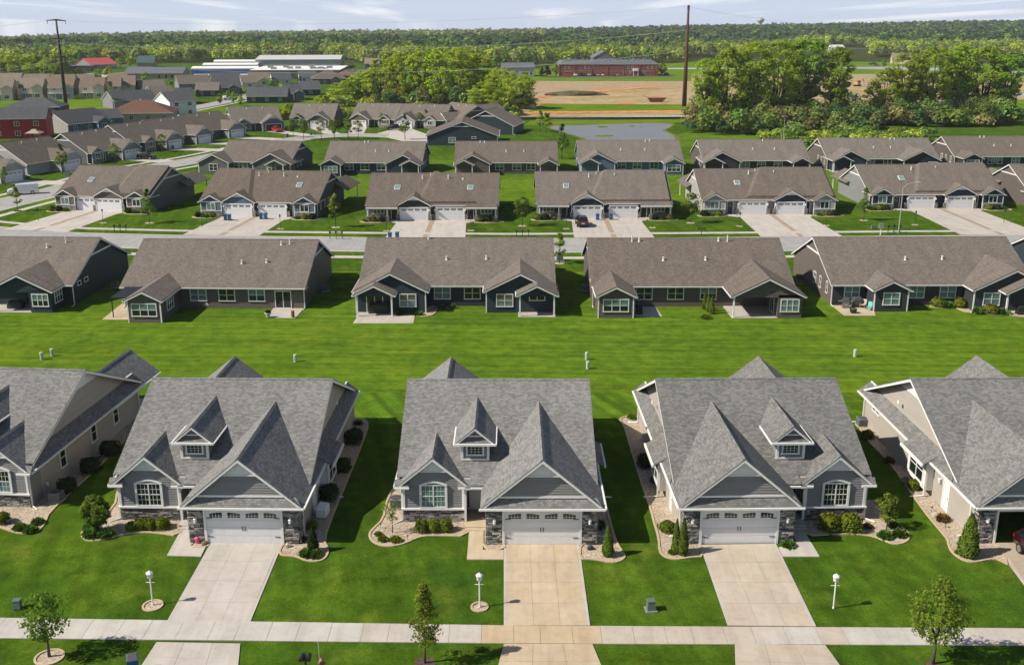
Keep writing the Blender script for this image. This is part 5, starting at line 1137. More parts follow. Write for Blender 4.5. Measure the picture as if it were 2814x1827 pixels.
# ------------------------------------------------------------------ rows of low villas with brown roofs
def lx(loc, rot, px, ly=0.0, z=1.2):
    """local x of the spot on a house front (local y = ly) that shows at picture column px"""
    c, s_ = math.cos(rot), math.sin(rot); k = (px - 1407) / FPX; X0, Y0, D = loc.x - ly * s_, loc.y + ly * c, (CAM_H - z) * SP
    return (k * (Y0 * CP + D) - X0) / (c - k * s_ * CP)
def eave_loc(pl, pr, py, rot, zeave=2.55):
    A, B = ground(pl, py, zeave), ground(pr, py, zeave); c = (A + B) / 2
    return Vector((c.x - .45 * math.sin(rot), c.y + .45 * math.cos(rot), 0)), (B - A).length - .7
def wing(h, x, w, p, kind='room', mat=None, roof=None, pitch=.5, zw=2.75, win=None, d=9.0, stone=0.0, trimtri=None, pane=PANE, door='plain', back=0.0):
    """gabled wing standing out p metres in front of the main wall (local y = 0)"""
    roof = roof or BROWN_ROOF; x0, x1 = x - w / 2, x + w / 2; meet = (w / 2 * pitch) / .44 + 1.2
    h.gable(x0, x1, -p, meet, zw, pitch, 'y', roof, oe=.35, o0=.35, o1=0, trim1=False, gut=(kind != 'tiny'), th=.12, name='wing_roof', cap=False)
    zr = zw + w / 2 * pitch
    if kind in ('room', 'garage', 'bay'):
        h.block(x0, x1, -p, back + .6, 0, zw, pitch, 'y', mat, 'wing_wall')
    elif kind == 'porch':
        b = h.mb(); b.prism([(x0, -p, zw - .3), (x1, -p, zw - .3), (x1, -p, zw), (x, -p, zr - .02), (x0, -p, zw)], (0, .12, 0)); h.put('porch_gable', b, mat)
        for xx in (x0 + .1, x1 - .1): h.post(xx, -p + .1, 0, zw - .25)
        b = h.mb(); b.box(x0 - .1, x1 + .1, -p - .1, back, -.05, .07); h.put('porch_floor', b, CONC)
    elif kind in ('halfL', 'halfR'):          # half covered patio, half room under one gable
        s = -1 if kind == 'halfL' else 1; xm = x + (.15 * w if s < 0 else -.15 * w)
        r0, r1 = (xm, x1) if s < 0 else (x0, xm); q0, q1 = (x0, xm) if s < 0 else (xm, x1)
        b = h.mb(); b.box(r0, r1, -p, back + .6, 0, zw); h.put('wing_wall', b, mat)
        b = h.mb(); b.prism([(x0, -p, zw - .3), (x1, -p, zw - .3), (x1, -p, zw), (x, -p, zr - .02), (x0, -p, zw)], (0, .12, 0)); h.put('porch_gable', b, mat)
        xx = q0 + .1 if s < 0 else q1 - .1; h.post(xx, -p + .1, 0, zw - .25)
        b = h.mb(); b.box(q0 - .1, q1 + .1, -p - .1, back, -.05, .07); h.put('porch_floor', b, CONC)
        h.slider('l' if s < 0 else 'r', r0 if s < 0 else r1, (-p + back) / 2, .07, 1.7)
        x = (r0 + r1) / 2; w = r1 - r0
    for xx in (x0, x1):
        if kind in ('room', 'bay', 'garage'):
            b = h.mb(); c = xx - .0; b.box(c - .07, c + .07, -p - .03, -p + .08, 0, zw - .15); h.put('corner_board', b, WHITE)
    if kind == 'bay' or stone:
        b = h.mb(); b.box(x0 + .08, x1 - .08, -p - .1, -p + .02, 0, .95); st = h.put('stone_facing', b, STONEW); b = h.mb(); b.box(x0, x1, -p - .14, -p + .02, .95, 1.02); h.put('ledge', b, WHITE, st)
        b = h.mb(); b.box(x0 - .05, x1 + .05, -p - .08, -p + .02, zw - .28, zw - .12); h.put('band_board', b, WHITE)
    if win == 'triple': h.window('f', x, -p, 1.5, min(3.0, w * .78), 1.55, 3, 2, pane=pane)
    elif win == 'twin': h.window('f', x, -p, 1.55, min(2.0, w * .62), 1.55, 2, 2, pane=pane)
    elif win == 'bay': h.window('f', x, -p, 1.72, 1.6, 1.3, 2, 1, pane=pane)
    if kind == 'garage': h.garage_door('f', x, -p, .0, 4.7, 2.15, door)
    if trimtri is not None: h.tri_trim('f', x, -p - .02, zr - .02, pitch, trimtri, BATTEN, .06, band=True)
    return zr
def villa(name, label, pl, pr, py, rot, mat, wings=(), wins=(), d=17.4, zw=2.75, pitch=.44, roof=None, sidemat=None, group=None, sidewin='r', y0=None, zeave=2.55, vents=(), skylights=(), fars=(), loc=None, w=None, tri=1.6, lod=0, gut=True, slider=None):
    """pl, pr, py: where the near eave's ends show in the photograph"""
    roof = roof or BROWN_ROOF
    if loc is None:
        loc, w = eave_loc(pl, pr, py, rot, zeave); w /= math.cos(rot)
    h = House(name, label, 'house', loc, rot, 1, group); hw = w / 2
    h.block(-hw, hw, 0, d, 0, zw, pitch, 'x', mat, 'wall')
    ro, zr = h.gable(-hw, hw, 0, d, zw, pitch, 'x', roof, oe=.45, o0=.35, o1=.35, name='main_roof', gut=gut)
    if sidemat:
        for sx in (-1, 1): b = h.mb(); xx = sx * (hw + .012); b.prism([(xx, .02, 0), (xx, d - .02, 0), (xx, d - .02, zw), (xx, d / 2, zw + d / 2 * pitch), (xx, .02, zw)], (sx * .02, 0, 0)); h.put('side_cladding', b, sidemat)
    for s in (-1, 1):       # level band across each side gable and a darker panel above it
        zt = zw + d / 2 * pitch; k = tri / pitch; xx = s * (hw + .035); b = h.mb(); b.box(min(xx, xx + s * .06), max(xx, xx + s * .06), d / 2 - k, d / 2 + k, zt - tri - .2, zt - tri); h.put('band_board', b, WHITE)
    hw_ = hw
    for wd in wings: wing(h, **{**dict(mat=mat, roof=roof, zw=zw), **wd})
    for q in wins: h.window('f', q[0], q[3] if len(q) > 3 else 0, 1.62, q[1] if len(q) > 1 else 2.0, 1.55, 3 if len(q) > 1 and q[1] > 2.5 else 2, 2, pane=q[2] if len(q) > 2 and q[2] else rng.choice(([PANE, BLIND], [BLIND, BLIND], PANE)))
    for xx in slider or (): h.slider('f', xx, 0, .05)
    for side in sidewin:
        for yy, ww, hh, zz in ((2.2, .7, 1.5, 1.7), (5.0, .75, 1.5, 1.7), (7.4, 1.2, 1.5, 1.7)): h.window(side, hw * (1 if side == 'r' else -1), yy, zz, ww, hh, 1 if ww < 1 else 2, 2)
    for xx, yy, *r_ in vents: h.vent(xx, yy, zw + .06 + pitch * (yy if yy < d / 2 else d - yy), *(r_ or (.35, .1)))
    for xx, yy in skylights:
        def sk():
            b = MB(); b.prism([(-.5, -.65, -.65 * pitch), (.5, -.65, -.65 * pitch), (.5, .65, .65 * pitch), (-.5, .65, .65 * pitch)], (0, -.04, .12)); return b.mesh('skylight', WHITE)
        def sg():
            b = MB(); b.prism([(-.42, -.56, -.56 * pitch + .125), (.42, -.56, -.56 * pitch + .125), (.42, .56, .56 * pitch + .125), (-.42, .56, .56 * pitch + .125)], (0, -.01, .025)); return b.mesh('pane', SKYLT)
        o = link('skylight', cached(('sky', pitch), sk), h.o, (xx, yy, zw + .06 + yy * pitch)); link('pane', cached(('skyg', pitch), sg), o, (0, -.03, 0))
    for xx, ww, pp in fars:                    # tips of the street-side gables showing past the ridge
        h.gable(xx - ww / 2, xx + ww / 2, d - 6.5, d + pp, zw + .3, .55, 'y', roof, oe=.35, o0=0, o1=.3, trim0=False, gut=False, name='street_gable', cap=False)
        if pp > 2:
            for sx in (-1, 1): h.post(xx + sx * ww * .45, d + pp - .1, 0, zw + .25)
    for sx in (-1, 1): h.downspout(sx * (hw + .06), .05, zw - .2, (0, -.8))
    h.w = w; return h
def steps(h, d, zw, pitch, polys, roof=None, up=.32):
    """roof panel laid up higher than the rest, its cut edge showing as a slanting strip: polys of (x, y) on the near slope"""
    for poly in polys:
        lo = [(x, y, zw + .03 + y * pitch) for x, y in poly]; cx_ = sum(p[0] for p in poly) / len(poly)
        hi = []
        for x, y in poly:
            k = 0.0 if abs(x) > h.w / 2 - .4 else (1.0 if x < cx_ else -1.0) * .75; hi.append((x + k, y, zw + .06 + y * pitch + up))
        b = h.mb(); b.hull(lo, hi); h.put('raised_roof', b, roof or BROWN_ROOF)
def pxwings(L, rot, wl):
    ws = []
    for xl, xr, p, kind, *rest in wl:
        a, c = lx(L, rot, xl, -p, 2.6), lx(L, rot, xr, -p, 2.6); ws.append(dict(x=(a + c) / 2, w=c - a - .7, p=p, kind=kind, **(rest[0] if rest else {})))
    return ws
# ---- second row: backs of the villas across the lawn
def row2(label, pl, pr, py, mat, wl, wins, **k):
    rot = k.pop('rot', 0.0); L, _ = eave_loc(pl, pr, py, rot)
    return villa('villa', label, pl, pr, py, rot, mat, pxwings(L, rot, wl), [(lx(L, rot, q[0]), *q[1:]) for q in wins], **k)
BP = [PANE, BLIND]
R2a = row2('deep teal villa with covered patio at the left edge of the second row', -345, 204, 783, DKTEAL, [(-39, 145, 3.4, 'halfL', dict(win='triple', pane=BP))], [(-100,), (-180,)], vents=((6, 6.6), (8, 7.6, .7, .07)), fars=((-2, 4.5, 1.5), (4.5, 5, 1.5)), sidewin='', rot=R(-2))
R2a.window('r', R2a.w / 2, 2.0, 2.3, 1.0, .6, 1, 1); R2a.window('r', R2a.w / 2, 4.0, 2.3, 1.1, .6, 1, 1)
R2a.window('r', lx(R2a.o.location, R2a.o.rotation_euler.z, 145, -3.4, 2.6) - .35, -1.5, 1.6, 2.0, 1.5, 3, 2, pane=[PANE, BLIND])
R2b = row2('taupe villa with projecting sunroom and black awning, second from left in its row', 325, 840, 792, TAUPE, [(340, 447, 6.6, 'room', dict(win='triple', pane=BP))], [(546,), (624, 2.0, PANE), (706, 2.0, BP)], slider=[8.3], vents=((2.5, 4.0), (5.5, 4.2), (7.6, 7.8, .6, .07), (6.6, 7.6)), fars=((2, 4, 1.5),), sidewin='', rot=R(-1.5))
R2b.window('r', lx(R2b.o.location, R2b.o.rotation_euler.z, 447, -6.6, 2.6) - .35, -3.4, 1.55, 2.2, 1.5, 3, 2, pane=BP)
R2b.window('r', R2b.w / 2, 1.6, 2.35, .9, .6, 1, 1)
R2c = row2('navy villa with two twin-gabled wings in the middle of the second row', 984, 1528, 787, NAVY, [(969, 1177, 3.0, 'room', dict(pitch=.5)), (969, 1086, 4.9, 'porch'), (1328, 1532, 3.0, 'room'), (1418, 1534, 4.9, 'porch')], [(1216, 2.0, [BLIND, BLIND]), (1298, 2.0, PANE)], vents=((-1.5, 4.4), (3.4, 4.5), (-4, 8.4, .5, .07)), fars=((4, 5, 1.6), (8.5, 4, 1.6)), sidewin='')
R2c.window('f', lx(R2c.o.location, R2c.o.rotation_euler.z, 1121, -3.0), -3.0, 1.5, 2.0, 1.6, 2, 2, pane=[BLIND, CURT]); R2c.window('f', lx(R2c.o.location, R2c.o.rotation_euler.z, 1387, -3.0), -3.0, 1.5, 2.0, 1.6, 2, 2, pane=[BLIND, CURT]); R2c.window('f', lx(R2c.o.location, R2c.o.rotation_euler.z, 1476, -3.0), -3.0, 1.9, 1.9, .9, 2, 1); R2c.slider('f', lx(R2c.o.location, R2c.o.rotation_euler.z, 1030, -3.0), -3.0, .07)
R2d = row2('brown villa with small sunroom left and wide half-open gable right, second row', 1624, 2186, 788, BROWN, [(1637, 1750, 5.2, 'room', dict(win='triple', pane=BP)), (2008, 2214, 5.2, 'halfL', dict(win='triple', pane=[BLIND, BLIND]))], [(1770, 2.0, PANE), (1856, 2.0, PANE), (1946, 2.0, BP)], vents=((-3, 4.3), (2.2, 4.4), (-6.5, 8.0, .7, .07), (-5.6, 8.0), (4.4, 8.1), (5.5, 8.0, .7, .07)), fars=((-5.5, 4, 1.6), (-1.5, 5, 1.6)), sidewin='')
R2e = row2('charcoal villa with grill patio under its left corner, second row right', 2284, 2850, 784, CHAR, [(2398, 2506, 3.0, 'room', dict(win='twin', pane=[BLIND, BLIND])), (2672, 2900, 3.0, 'room'), (2762, 2890, 4.6, 'porch')], [(2340, 1.9, [BLIND, BLIND]), (2518, 1.9, [BLIND, BLIND]), (2603, 2.0, [BLIND, BLIND])], sidemat=TAUPE, vents=((-2, 4.2), (2.6, 4.3)), fars=((-.5, 5, 1.6),), sidewin='l', rot=R(.5))
R2e.window('f', lx(R2e.o.location, R2e.o.rotation_euler.z, 2724, -3.0), -3.0, 1.5, 2.0, 1.6, 2, 2, pane=[BLIND, BLIND])
R2f = villa('villa', 'navy villa cut off by the right edge behind the charcoal one', 0, 0, 0, R(2), NAVY, [], [(-6, 2.0), (0, 2.0)], loc=Vector((82.4, 129, 0)), w=23.2, sidewin='l')
# black awning on its posts beside the sunroom
b = MB(); q = [ground(303, 820, 2.3), ground(386, 820, 2.3), ground(402, 790, 2.7), ground(345, 790, 2.7)]
aw = thing('awning', 'black flat awning on a post over the patio of the taupe villa', 'awning', (q[0].x, q[0].y, 0))
b = MB(); b.hull([(p.x - q[0].x, p.y - q[0].y, p.z) for p in q], [(p.x - q[0].x, p.y - q[0].y, p.z + .1) for p in q]); b.build('canopy', BLACK, aw)
b = MB(); b.box(.05, .15, .05, .15, 0, 2.3); b.build('post', BLACK, aw)

# ---- third row: fronts with paired garages
def row3(label, pl, pr, py, rot, mat, doors, gable_on, ends, gmat=None, bmat=None, strip=None, **k):
    h = villa('paired_villa', label, pl, pr, py, rot, mat, d=18.2, sidewin=k.pop('sidewin', ''), group='paired villas facing the middle street', **k)
    hw = h.w / 2; h.doors = []
    gm = gmat or mat; bm_ = bmat or mat
    for i, px in enumerate(doors):
        x = lx(h.o.location, rot, px, -.5)
        h.doors.append(x)
        if i in gable_on: wing(h, x, 5.5, .75, 'garage', gm, BROWN_ROOF, .55, 2.75, trimtri=.62)
        else: b = h.mb(); b.box(x - 2.75, x + 2.75, -.38, .1, 0, 2.6); h.put('garage_wall', b, mat); h.garage_door('f', x, -.38, 0, 4.7, 2.15)
        yy = -.75 if i in gable_on else -.38
        for sx in (-1, 1): b = h.mb(); b.box(x + sx * 2.75 - .32, x + sx * 2.75 + .32, yy - .1, yy + .06, 0, 1.05); h.put('stone_pier', b, STONEW); h.lantern('f', x + sx * 2.62, yy, 1.75)
    for s, e in zip((-1, 1), ends):
        if e == 'bay': wing(h, s * (hw - 2.0), 3.7, .9, 'bay', bm_, BROWN_ROOF, .55, 2.75, win='bay', pane=BLIND if s < 0 else PANE); h.door('f', s * (hw - 4.9), 0, .1, .95, 2.1, BLACK)
        else:
            b = h.mb(); xa, xb = sorted((s * hw, s * (hw - 5.4))); b.box(xa, xb, -1.9, 0, 0, .12); pf = h.put('porch_floor', b, CONC)
            lo = [(xa, -.35, 2.70), (xb, -.35, 2.70), (xb, -2.35, 2.35), (xa, -2.35, 2.35)]; b = h.mb(); b.hull(lo, [(p[0], p[1], p[2] + .16) for p in lo]); pr_ = h.put('porch_roof', b, BROWN_ROOF); b = h.mb(); b.box(xa, xb, -2.47, -2.35, 2.33, 2.5); h.put('gutter', b, WHITE, pr_); b = h.mb(); b.box(xa + .1, xb - .1, -2.1, -1.9, 2.15, 2.36); h.put('porch_beam', b, WHITE, pr_)
            for xx in (s * (hw - .25), s * (hw - 3.6)): h.post(xx, -1.95, .1, 2.3, .12, base=.9)
            h.window('f', s * (hw - 1.9), 0, 1.7, 2.0, 1.3, 3, 1, pane=CURT); h.door('f', s * (hw - 4.6), 0, .12, .95, 2.1, BLACK)
            b = h.mb(); b.box(s * (hw - 1.9) - 1.6, s * (hw - 1.9) + 1.6, -.08, .02, .12, 1.0); h.put('stone_facing', b, STONEW)
    return h
VN = ((-2.2, 7.4, .55, .1), (2.4, 7.4, .55, .1), (-.8, 8.4, .4, .06), (5.0, 7.2, .12, .12))
R3A = row3('taupe paired villa with dark green side wall, left end of its row', 139, 418, 541, R(-9), TAUPE, (231, 301), (1,), ('bay', 'bay'), sidemat=SAGE, skylights=((-4.5, 4.5), (6.5, 4.6)), fars=((8, 5, 3),))
R3B = row3('navy paired villa with blue bins, second from left in its row', 541, 877, 556, R(-6), SLATE, (657, 749), (0,), ('bay', 'bay'), gmat=SLATE, sidemat=DKTEAL, skylights=((-6, 4.7), (6, 4.7)), vents=VN, sidewin='r', fars=((10, 5, 3.2),))
R3C = row3('brown paired villa with columned end porches, third row centre', 1003, 1372, 565, 0, BROWN, (1138, 1237), (0,), ('porch', 'porch'), gmat=CHAR, skylights=((-6.4, 4.6), (6.4, 4.6)), vents=VN)
R3D = row3('navy paired villa with the burgundy SUV at its door, third row', 1472, 1849, 560, 0, NAVY, (1614, 1713), (0,), ('porch', 'porch'), skylights=((-6.4, 4.6), (6.6, 4.6)), vents=VN)
R3E = row3('light grey paired villa with navy gables, third row right', 1927, 2302, 550, R(.5), LGRAY, (2069, 2171), (1,), ('bay', 'bay'), gmat=NAVY, bmat=LGRAY, skylights=((-4.8, 4.6), (5.6, 4.6)), vents=VN, fars=((-10, 5, 3.2),))
R3F = row3('navy paired villa behind the tall street light, third row far right', 2388, 2764, 535, R(1.0), NAVY, (2532, 2637), (1,), ('bay', 'bay'), sidemat=MIDGRAY, skylights=((-5.0, 4.6),), vents=VN[:2], fars=((-10, 5, 3.2),))
R3G = row3('taupe paired villa cut off by the right edge in the third row', 2830, 3210, 533, R(1.5), TAUPE, (2990, 3080), (0,), ('bay', 'bay'), fars=((-10, 5, 3.2),))
for hh, pol in ((R3A, [[(1.5, .1), (hh_w, .1), (hh_w, 9.0), (2.2, 9.0)] for hh_w in (R3A.w / 2 - .1,)]), (R3B, [[(-R3B.w / 2 + .1, .1), (-1.2, .1), (-3.4, 9.0), (-R3B.w / 2 + .1, 9.0)]]), (R3C, [[(-2.8, .0), (8.0, .0), (-.2, 9.0), (-.8, 9.0)]]), (R3D, [[(-2.8, .0), (R3D.w / 2 - .1, .1), (R3D.w / 2 - .1, 9.0), (0, 9.0)]]), (R3E, [[(-4.2, .1), (R3E.w / 2 - .1, .1), (R3E.w / 2 - .1, 9.0), (-.5, 9.0)]]), (R3F, [[(-4.2, .1), (R3F.w / 2 - .1, .1), (R3F.w / 2 - .1, 9.0), (-.8, 9.0)]])): steps(hh, 18.2, 2.75, .44, pol, up=.38)

# ---- fourth row: backs again
def row4(label, pl, pr, py, rot, mat, wl, wins, **k):
    L, _ = eave_loc(pl, pr, py, rot)
    return villa('villa', label, pl, pr, py, rot, mat, pxwings(L, rot, wl), [(lx(L, rot, q), 2.0) for q in wins], d=16.4, group='villas of the fourth row', **k)
row4('dark green villa at the left end of the fourth row', 590, 802, 446, R(-7), SAGE, [(541, 630, 2.6, 'room', dict(win='twin')), (690, 801, 2.6, 'room', dict(win='twin', pane=BP)), (728, 782, 4.4, 'porch')], [670, 655], sidewin='r', sidemat=DKTEAL)
row4('navy villa with corner sunroom, second from left in the fourth row', 888, 1161, 448, R(-2), NAVY, [(877, 939, 4.0, 'room', dict(win='triple', pane=[BLIND, BLIND])), (1056, 1160, 2.6, 'room'), (1098, 1155, 4.4, 'porch')], [960, 1003, 1048, 1086], sidewin='r', vents=((0, 4), (3, 4), (-3, 7.6), (-2.2, 7.7)))
row4('brown villa in the middle of the fourth row', 1247, 1535, 448, 0, BROWN, [(1247, 1349, 2.6, 'room', dict(win=None)), (1247, 1303, 4.2, 'porch'), (1479, 1537, 4.2, 'porch')], [1328, 1373, 1420, 1459], vents=((0, 4), (-6, 7.6), (-5, 7.6), (4, 4)))
row4('slate blue villa of the fourth row beside the pond', 1590, 1880, 444, 0, SLATE, [(1591, 1694, 2.6, 'room'), (1592, 1650, 4.2, 'porch'), (1824, 1882, 4.0, 'room', dict(win='triple', pane=BP))], [1664, 1708, 1751, 1797], sidewin='', vents=((-2, 4), (3.5, 4), (4, 7.6), (5, 7.7)))
row4('near-black villa with two porches right of the slate blue one', 1930, 2228, 442, 0, CHAR, [(1930, 2038, 2.6, 'room'), (1932, 1992, 4.2, 'porch'), (2176, 2232, 4.2, 'porch')], [2010, 2048, 2092, 2138], sidemat=BROWN, sidewin='l', vents=((0, 4), (5, 4), (3, 7.6)))
row4('navy villa with a wide half-open right gable in the fourth row', 2272, 2584, 437, R(.5), NAVY, [(2286, 2387, 2.6, 'room'), (2288, 2345, 4.2, 'porch'), (2480, 2586, 3.6, 'halfL', dict(win='triple', pane=BP))], [2357, 2392, 2438], sidemat=TAUPE, sidewin='l', vents=((-1, 4), (3, 4), (4, 7.6), (5, 7.6)))
row4('charcoal villa at the right edge of the fourth row', 2622, 2930, 431, R(1), CHAR, [(2646, 2704, 4.0, 'room', dict(win='triple', pane=BP))], [2725, 2742, 2790, 2840], sidemat=BROWN, sidewin='l', vents=((-2, 4), (2, 4), (-4, 7.6), (-3, 7.6)))
# ------------------------------------------------------------------ middle street with walks, driveways, patios and small things
FARX = [-140, -100, -83, -71, -53, -20, 0, 30, 60, 85, 140]; FARY = [192, 180, 173, 168.8, 166.6, 164.7, 164, 164.8, 166, 167, 169]
def fary(x): return float(np.interp(x, FARX, FARY))
def ribbon(name, x0, x1, f0, f1, z, mat, label, step=4, parent=None):
    b = MB(); n = int((x1 - x0) / step)
    for i in range(n):
        a, c = x0 + (x1 - x0) * i / n, x0 + (x1 - x0) * (i + 1) / n; b.face([(a, f0(a), z), (c, f0(c), z), (c, f1(c), z), (a, f1(a), z)])
    o = b.build(name, mat, parent)
    return struct(o, label=label) if parent is None else o
ribbon('street', -130, 130, lambda x: fary(x) - 10.4, lambda x: fary(x) - .6, .012, ROADM, 'pale concrete street between the second and third rows')
for nm, a, c in (('far', -.6, 0), ('near', -11, -10.4)): ribbon('gutter_kerb', -130, 130, lambda x, a=a: fary(x) + a, lambda x, c=c: fary(x) + c, .03, CONC_W, nm + ' concrete gutter of the middle street')
ribbon('sidewalk', -130, 130, lambda x: fary(x) + 2.8, lambda x: fary(x) + 4.3, .025, CONC_W, 'sidewalk before the paired villas')
ribbon('sidewalk', -130, 130, lambda x: fary(x) - 15.4, lambda x: fary(x) - 13.8, .025, CONC_W, 'sidewalk on the near side of the middle street')
def tolocal(h, x, y, z=0.0):
    r = h.o.rotation_euler.z; return Vector((h.o.location.x + x * math.cos(r) - y * math.sin(r), h.o.location.y + x * math.sin(r) + y * math.cos(r), z))
SHR3 = [bush_mesh('r3ball', .5, 220, .11, BOX, 21, .8), bush_mesh('r3yew', .5, 220, .11, LEAF_D, 22, .8), bush_mesh('r3tuft', .5, 160, .14, HOSTA, 23, .8, spiky=True)]
NAMES3 = ((R3A, 'left end taupe'), (R3B, 'navy blue-bin'), (R3C, 'brown columned'), (R3D, 'navy burgundy-car'), (R3E, 'light grey'), (R3F, 'far right navy'), (R3G, 'right edge taupe'))
for hi, (h, nm) in enumerate(NAMES3):
    d0, d1 = min(h.doors) - 2.75, max(h.doors) + 2.75; mid = sum(h.doors) / 2; yend = lambda x: -(tolocal(h, x, 0).y - fary(tolocal(h, x, 0).x)) / math.cos(h.o.rotation_euler.z) + .1
    z = .034
    def q4(xa, xb, ya, yb, fl=0): return [tuple(tolocal(h, xa, ya))[:2], tuple(tolocal(h, xb, ya))[:2], tuple(tolocal(h, xb + fl, yb))[:2], tuple(tolocal(h, xa - fl, yb))[:2]]
    dw = sheet('driveway', q4(d0, d1, -.3, yend(mid), .5), z, CONC if hi % 2 else CONC_W, label='double concrete driveway of the %s villa' % nm)
    w = .42; sheet('paver_strip', q4(mid - w, mid + w, -.8, yend(mid) + 4.4), z + .008, PAVER, parent=dw); sheet('paver_strip', q4(mid - w, mid + w, yend(mid) + 2.7, yend(mid)), z + .008, PAVER, parent=dw)
    for e, s in enumerate((-1, 1)):
        x0, x1 = sorted((s * (h.w / 2 + 1.2), s * (h.w / 2 - 4.1))); cs = [(x0, -1.2), (x0 + .3, -2.6), ((x0 + x1) / 2 - .8, -3.2), ((x0 + x1) / 2 + .8, -3.0), (x1 - .3, -2.7), (x1, -1.2)]
        bed('gravel bed at the %s end of the %s villa' % (('left', 'right')[e], nm), None, None, EDGING, .12, 1, [tuple(tolocal(h, *c))[:2] for c in cs])
        for k in range(3):
            p = tolocal(h, x0 + 1.1 + k * 1.35, -2.0 + rng.uniform(-.2, .2), .02); o = link('low_shrub', SHR3[(hi + k + e) % 3], None, p, rng.uniform(0, 6), scale=(1.1 + .3 * rng.random(),) * 3); tag(o, '%s of three low shrubs at the %s end of the %s villa' % (('left', 'middle', 'right')[k], ('left', 'right')[e], nm), 'shrub', 'low shrubs before the paired villas')
        pw = [tuple(tolocal(h, *c))[:2] for c in ((s * (h.w / 2 - 4.3), -.1), (s * (h.w / 2 - 5.6), -.1), ((d0 if s < 0 else d1), -2.0), ((d0 if s < 0 else d1), -3.4), (s * (h.w / 2 - 4.3), -2.4))]
        sheet('path', pw, z - .004, CONC_W, label='short entry path at the %s end of the %s villa' % (('left', 'right')[e], nm))
# patios of the second row
for lab, pp in (('patio under the black awning', [(280, 879), (362, 879), (362, 835), (335, 835)]), ('patio with wooden barrel behind the taupe villa', [(735, 874), (811, 875), (837, 846), (752, 846)]), ('wide patio slab before the left porch of the navy villa', [(970, 889), (1136, 889), (1140, 867), (985, 867)]), ('shaded patio slab beside the brown sunroom', [(1735, 870), (1820, 870), (1800, 843), (1735, 843)]), ('grill patio of the charcoal villa', [(2320, 868), (2406, 868), (2398, 840), (2286, 840)]), ('patio of the deep teal villa', [(-40, 850), (78, 855), (78, 835), (0, 835)])):
    q = gpoly(pp); o = sheet('patio', q, .05, CONC_T if 'grill' in lab or 'awning' in lab else CONC, thick=.07, label=lab)
bed('narrow gravel bed along the right wings of the charcoal villa', [(2556, 845), (2625, 846), (2660, 860), (2760, 866), (2830, 872), (2830, 858), (2690, 852), (2660, 835), (2560, 838)], sm=1)
for i, (px, py) in enumerate(((2575, 843), (2603, 845), (2637, 844), (2690, 861), (2722, 862), (2757, 863))): shrub('low_shrub', ordinal(i) + ' from the left of six green shrubs behind the charcoal villa', px, py, SHR3[2 if i % 2 else 0], 1.5, 'shrubs behind the charcoal villa')
bed('gravel strip with shrubs beside the right wall of the navy villa', [(1136, 868), (1180, 870), (1197, 858), (1195, 848), (1240, 845), (1240, 840), (1183, 840), (1170, 858)], sm=1)
for i, (px, py, m) in enumerate(((1095, 866, 1), (1152, 866, 2), (1215, 848, 2), (1245, 846, 2))): shrub('low_shrub', ordinal(i) + ' from the left of the plants at the left wing of the navy villa', px, py, SHR3[m], 1.0)
CONE3 = bush_mesh('cone3', .42, 500, .12, THUJA, 31, cone=2.2)
for i, (px, py) in enumerate(((1936, 850), (1946, 856), (1955, 862))): shrub('evergreen', ('farthest', 'middle', 'nearest')[i] + ' of three slim evergreens on the brown villa lawn', px, py, CONE3, .95, 'three slim evergreens', 'evergreen')
shrub('perennial_tuft', 'yellow tuft before the three slim evergreens', 1940, 876, TUFT_Y, 1.2, cat='plant')
# patio furniture
COVER = plain('black_cover', (0.012, 0.012, 0.013), .7); STEEL = plain('grill_steel', (0.20, 0.19, 0.18), .4, .3)
def covered(name, label, cat, px, py, w, d, h, mat, z=.06, rot=0.0):
    o = thing(name, label, cat, ground(px, py, z), rot); b = MB(); r = lambda k, zz: [(-w / 2 * k, -d / 2, zz), (-w / 2 * .8 * k, -d / 2 * 1.06, zz), (w / 2 * .8 * k, -d / 2 * 1.06, zz), (w / 2 * k, -d / 2, zz), (w / 2 * k, d / 2, zz), (-w / 2 * k, d / 2, zz)]
    b.loft([r(1.05, 0), r(1.0, h * .5), r(.98, h * .75), [(p[0] * .8, p[1] * .7, h * .97) for p in r(.95, 0)], [(p[0] * .4, p[1] * .3, h) for p in r(.95, 0)]]); b.build('cover', mat, o, smooth=False)
    b = MB(); b.tube([(-w * .45, -d * .55, h * .18), (w * .45, -d * .55, h * .18)], .02, 5); b.build('tie_cord', DGREY, o); return o
covered('grill', 'black covered grill on the shaded brown villa patio', 'grill', 1756, 862, .75, .6, 1.15, COVER); covered('grill', 'round dark covered grill under the corner of the charcoal villa', 'grill', 2354, 842, 1.1, .9, 1.2, plain('grey_cover', (0.05, 0.05, 0.055), .7)); covered('patio_set', 'large black covered patio set in the left porch of the navy villa', 'furniture', 1042, 858, 2.3, 1.1, 1.25, COVER, .08); covered('patio_set', 'black covered furniture on the deep teal villa patio', 'furniture', 45, 845, 1.7, 1.0, .9, COVER, .08); covered('grill', 'black covered grill in the right porch of the charcoal villa', 'grill', 2806, 862, 1.1, .7, 1.05, COVER, .08)
o = thing('grill', 'steel grill cart with side shelves on the charcoal villa patio', 'grill', ground(2322, 845, .05)); b = MB(); b.box(-.38, .38, -.3, .3, .05, .82); b.build('cart', STEEL, o); b = MB(); b.prism([(-.4, -.32, .82), (-.4, .32, .82), (-.4, .25, 1.05), (-.4, -.1, 1.08)], (.8, 0, 0)); b.build('hood', DGREY, o)
for sx in (-1, 1): b = MB(); b.box(min(sx * .4, sx * .85), max(sx * .4, sx * .85), -.25, .25, .80, .84); b.build('side_shelf', STEEL, o)
b = MB(); b.box(-.2, .2, -.325, -.3, .4, .44); b.build('handle', WHITE, o)
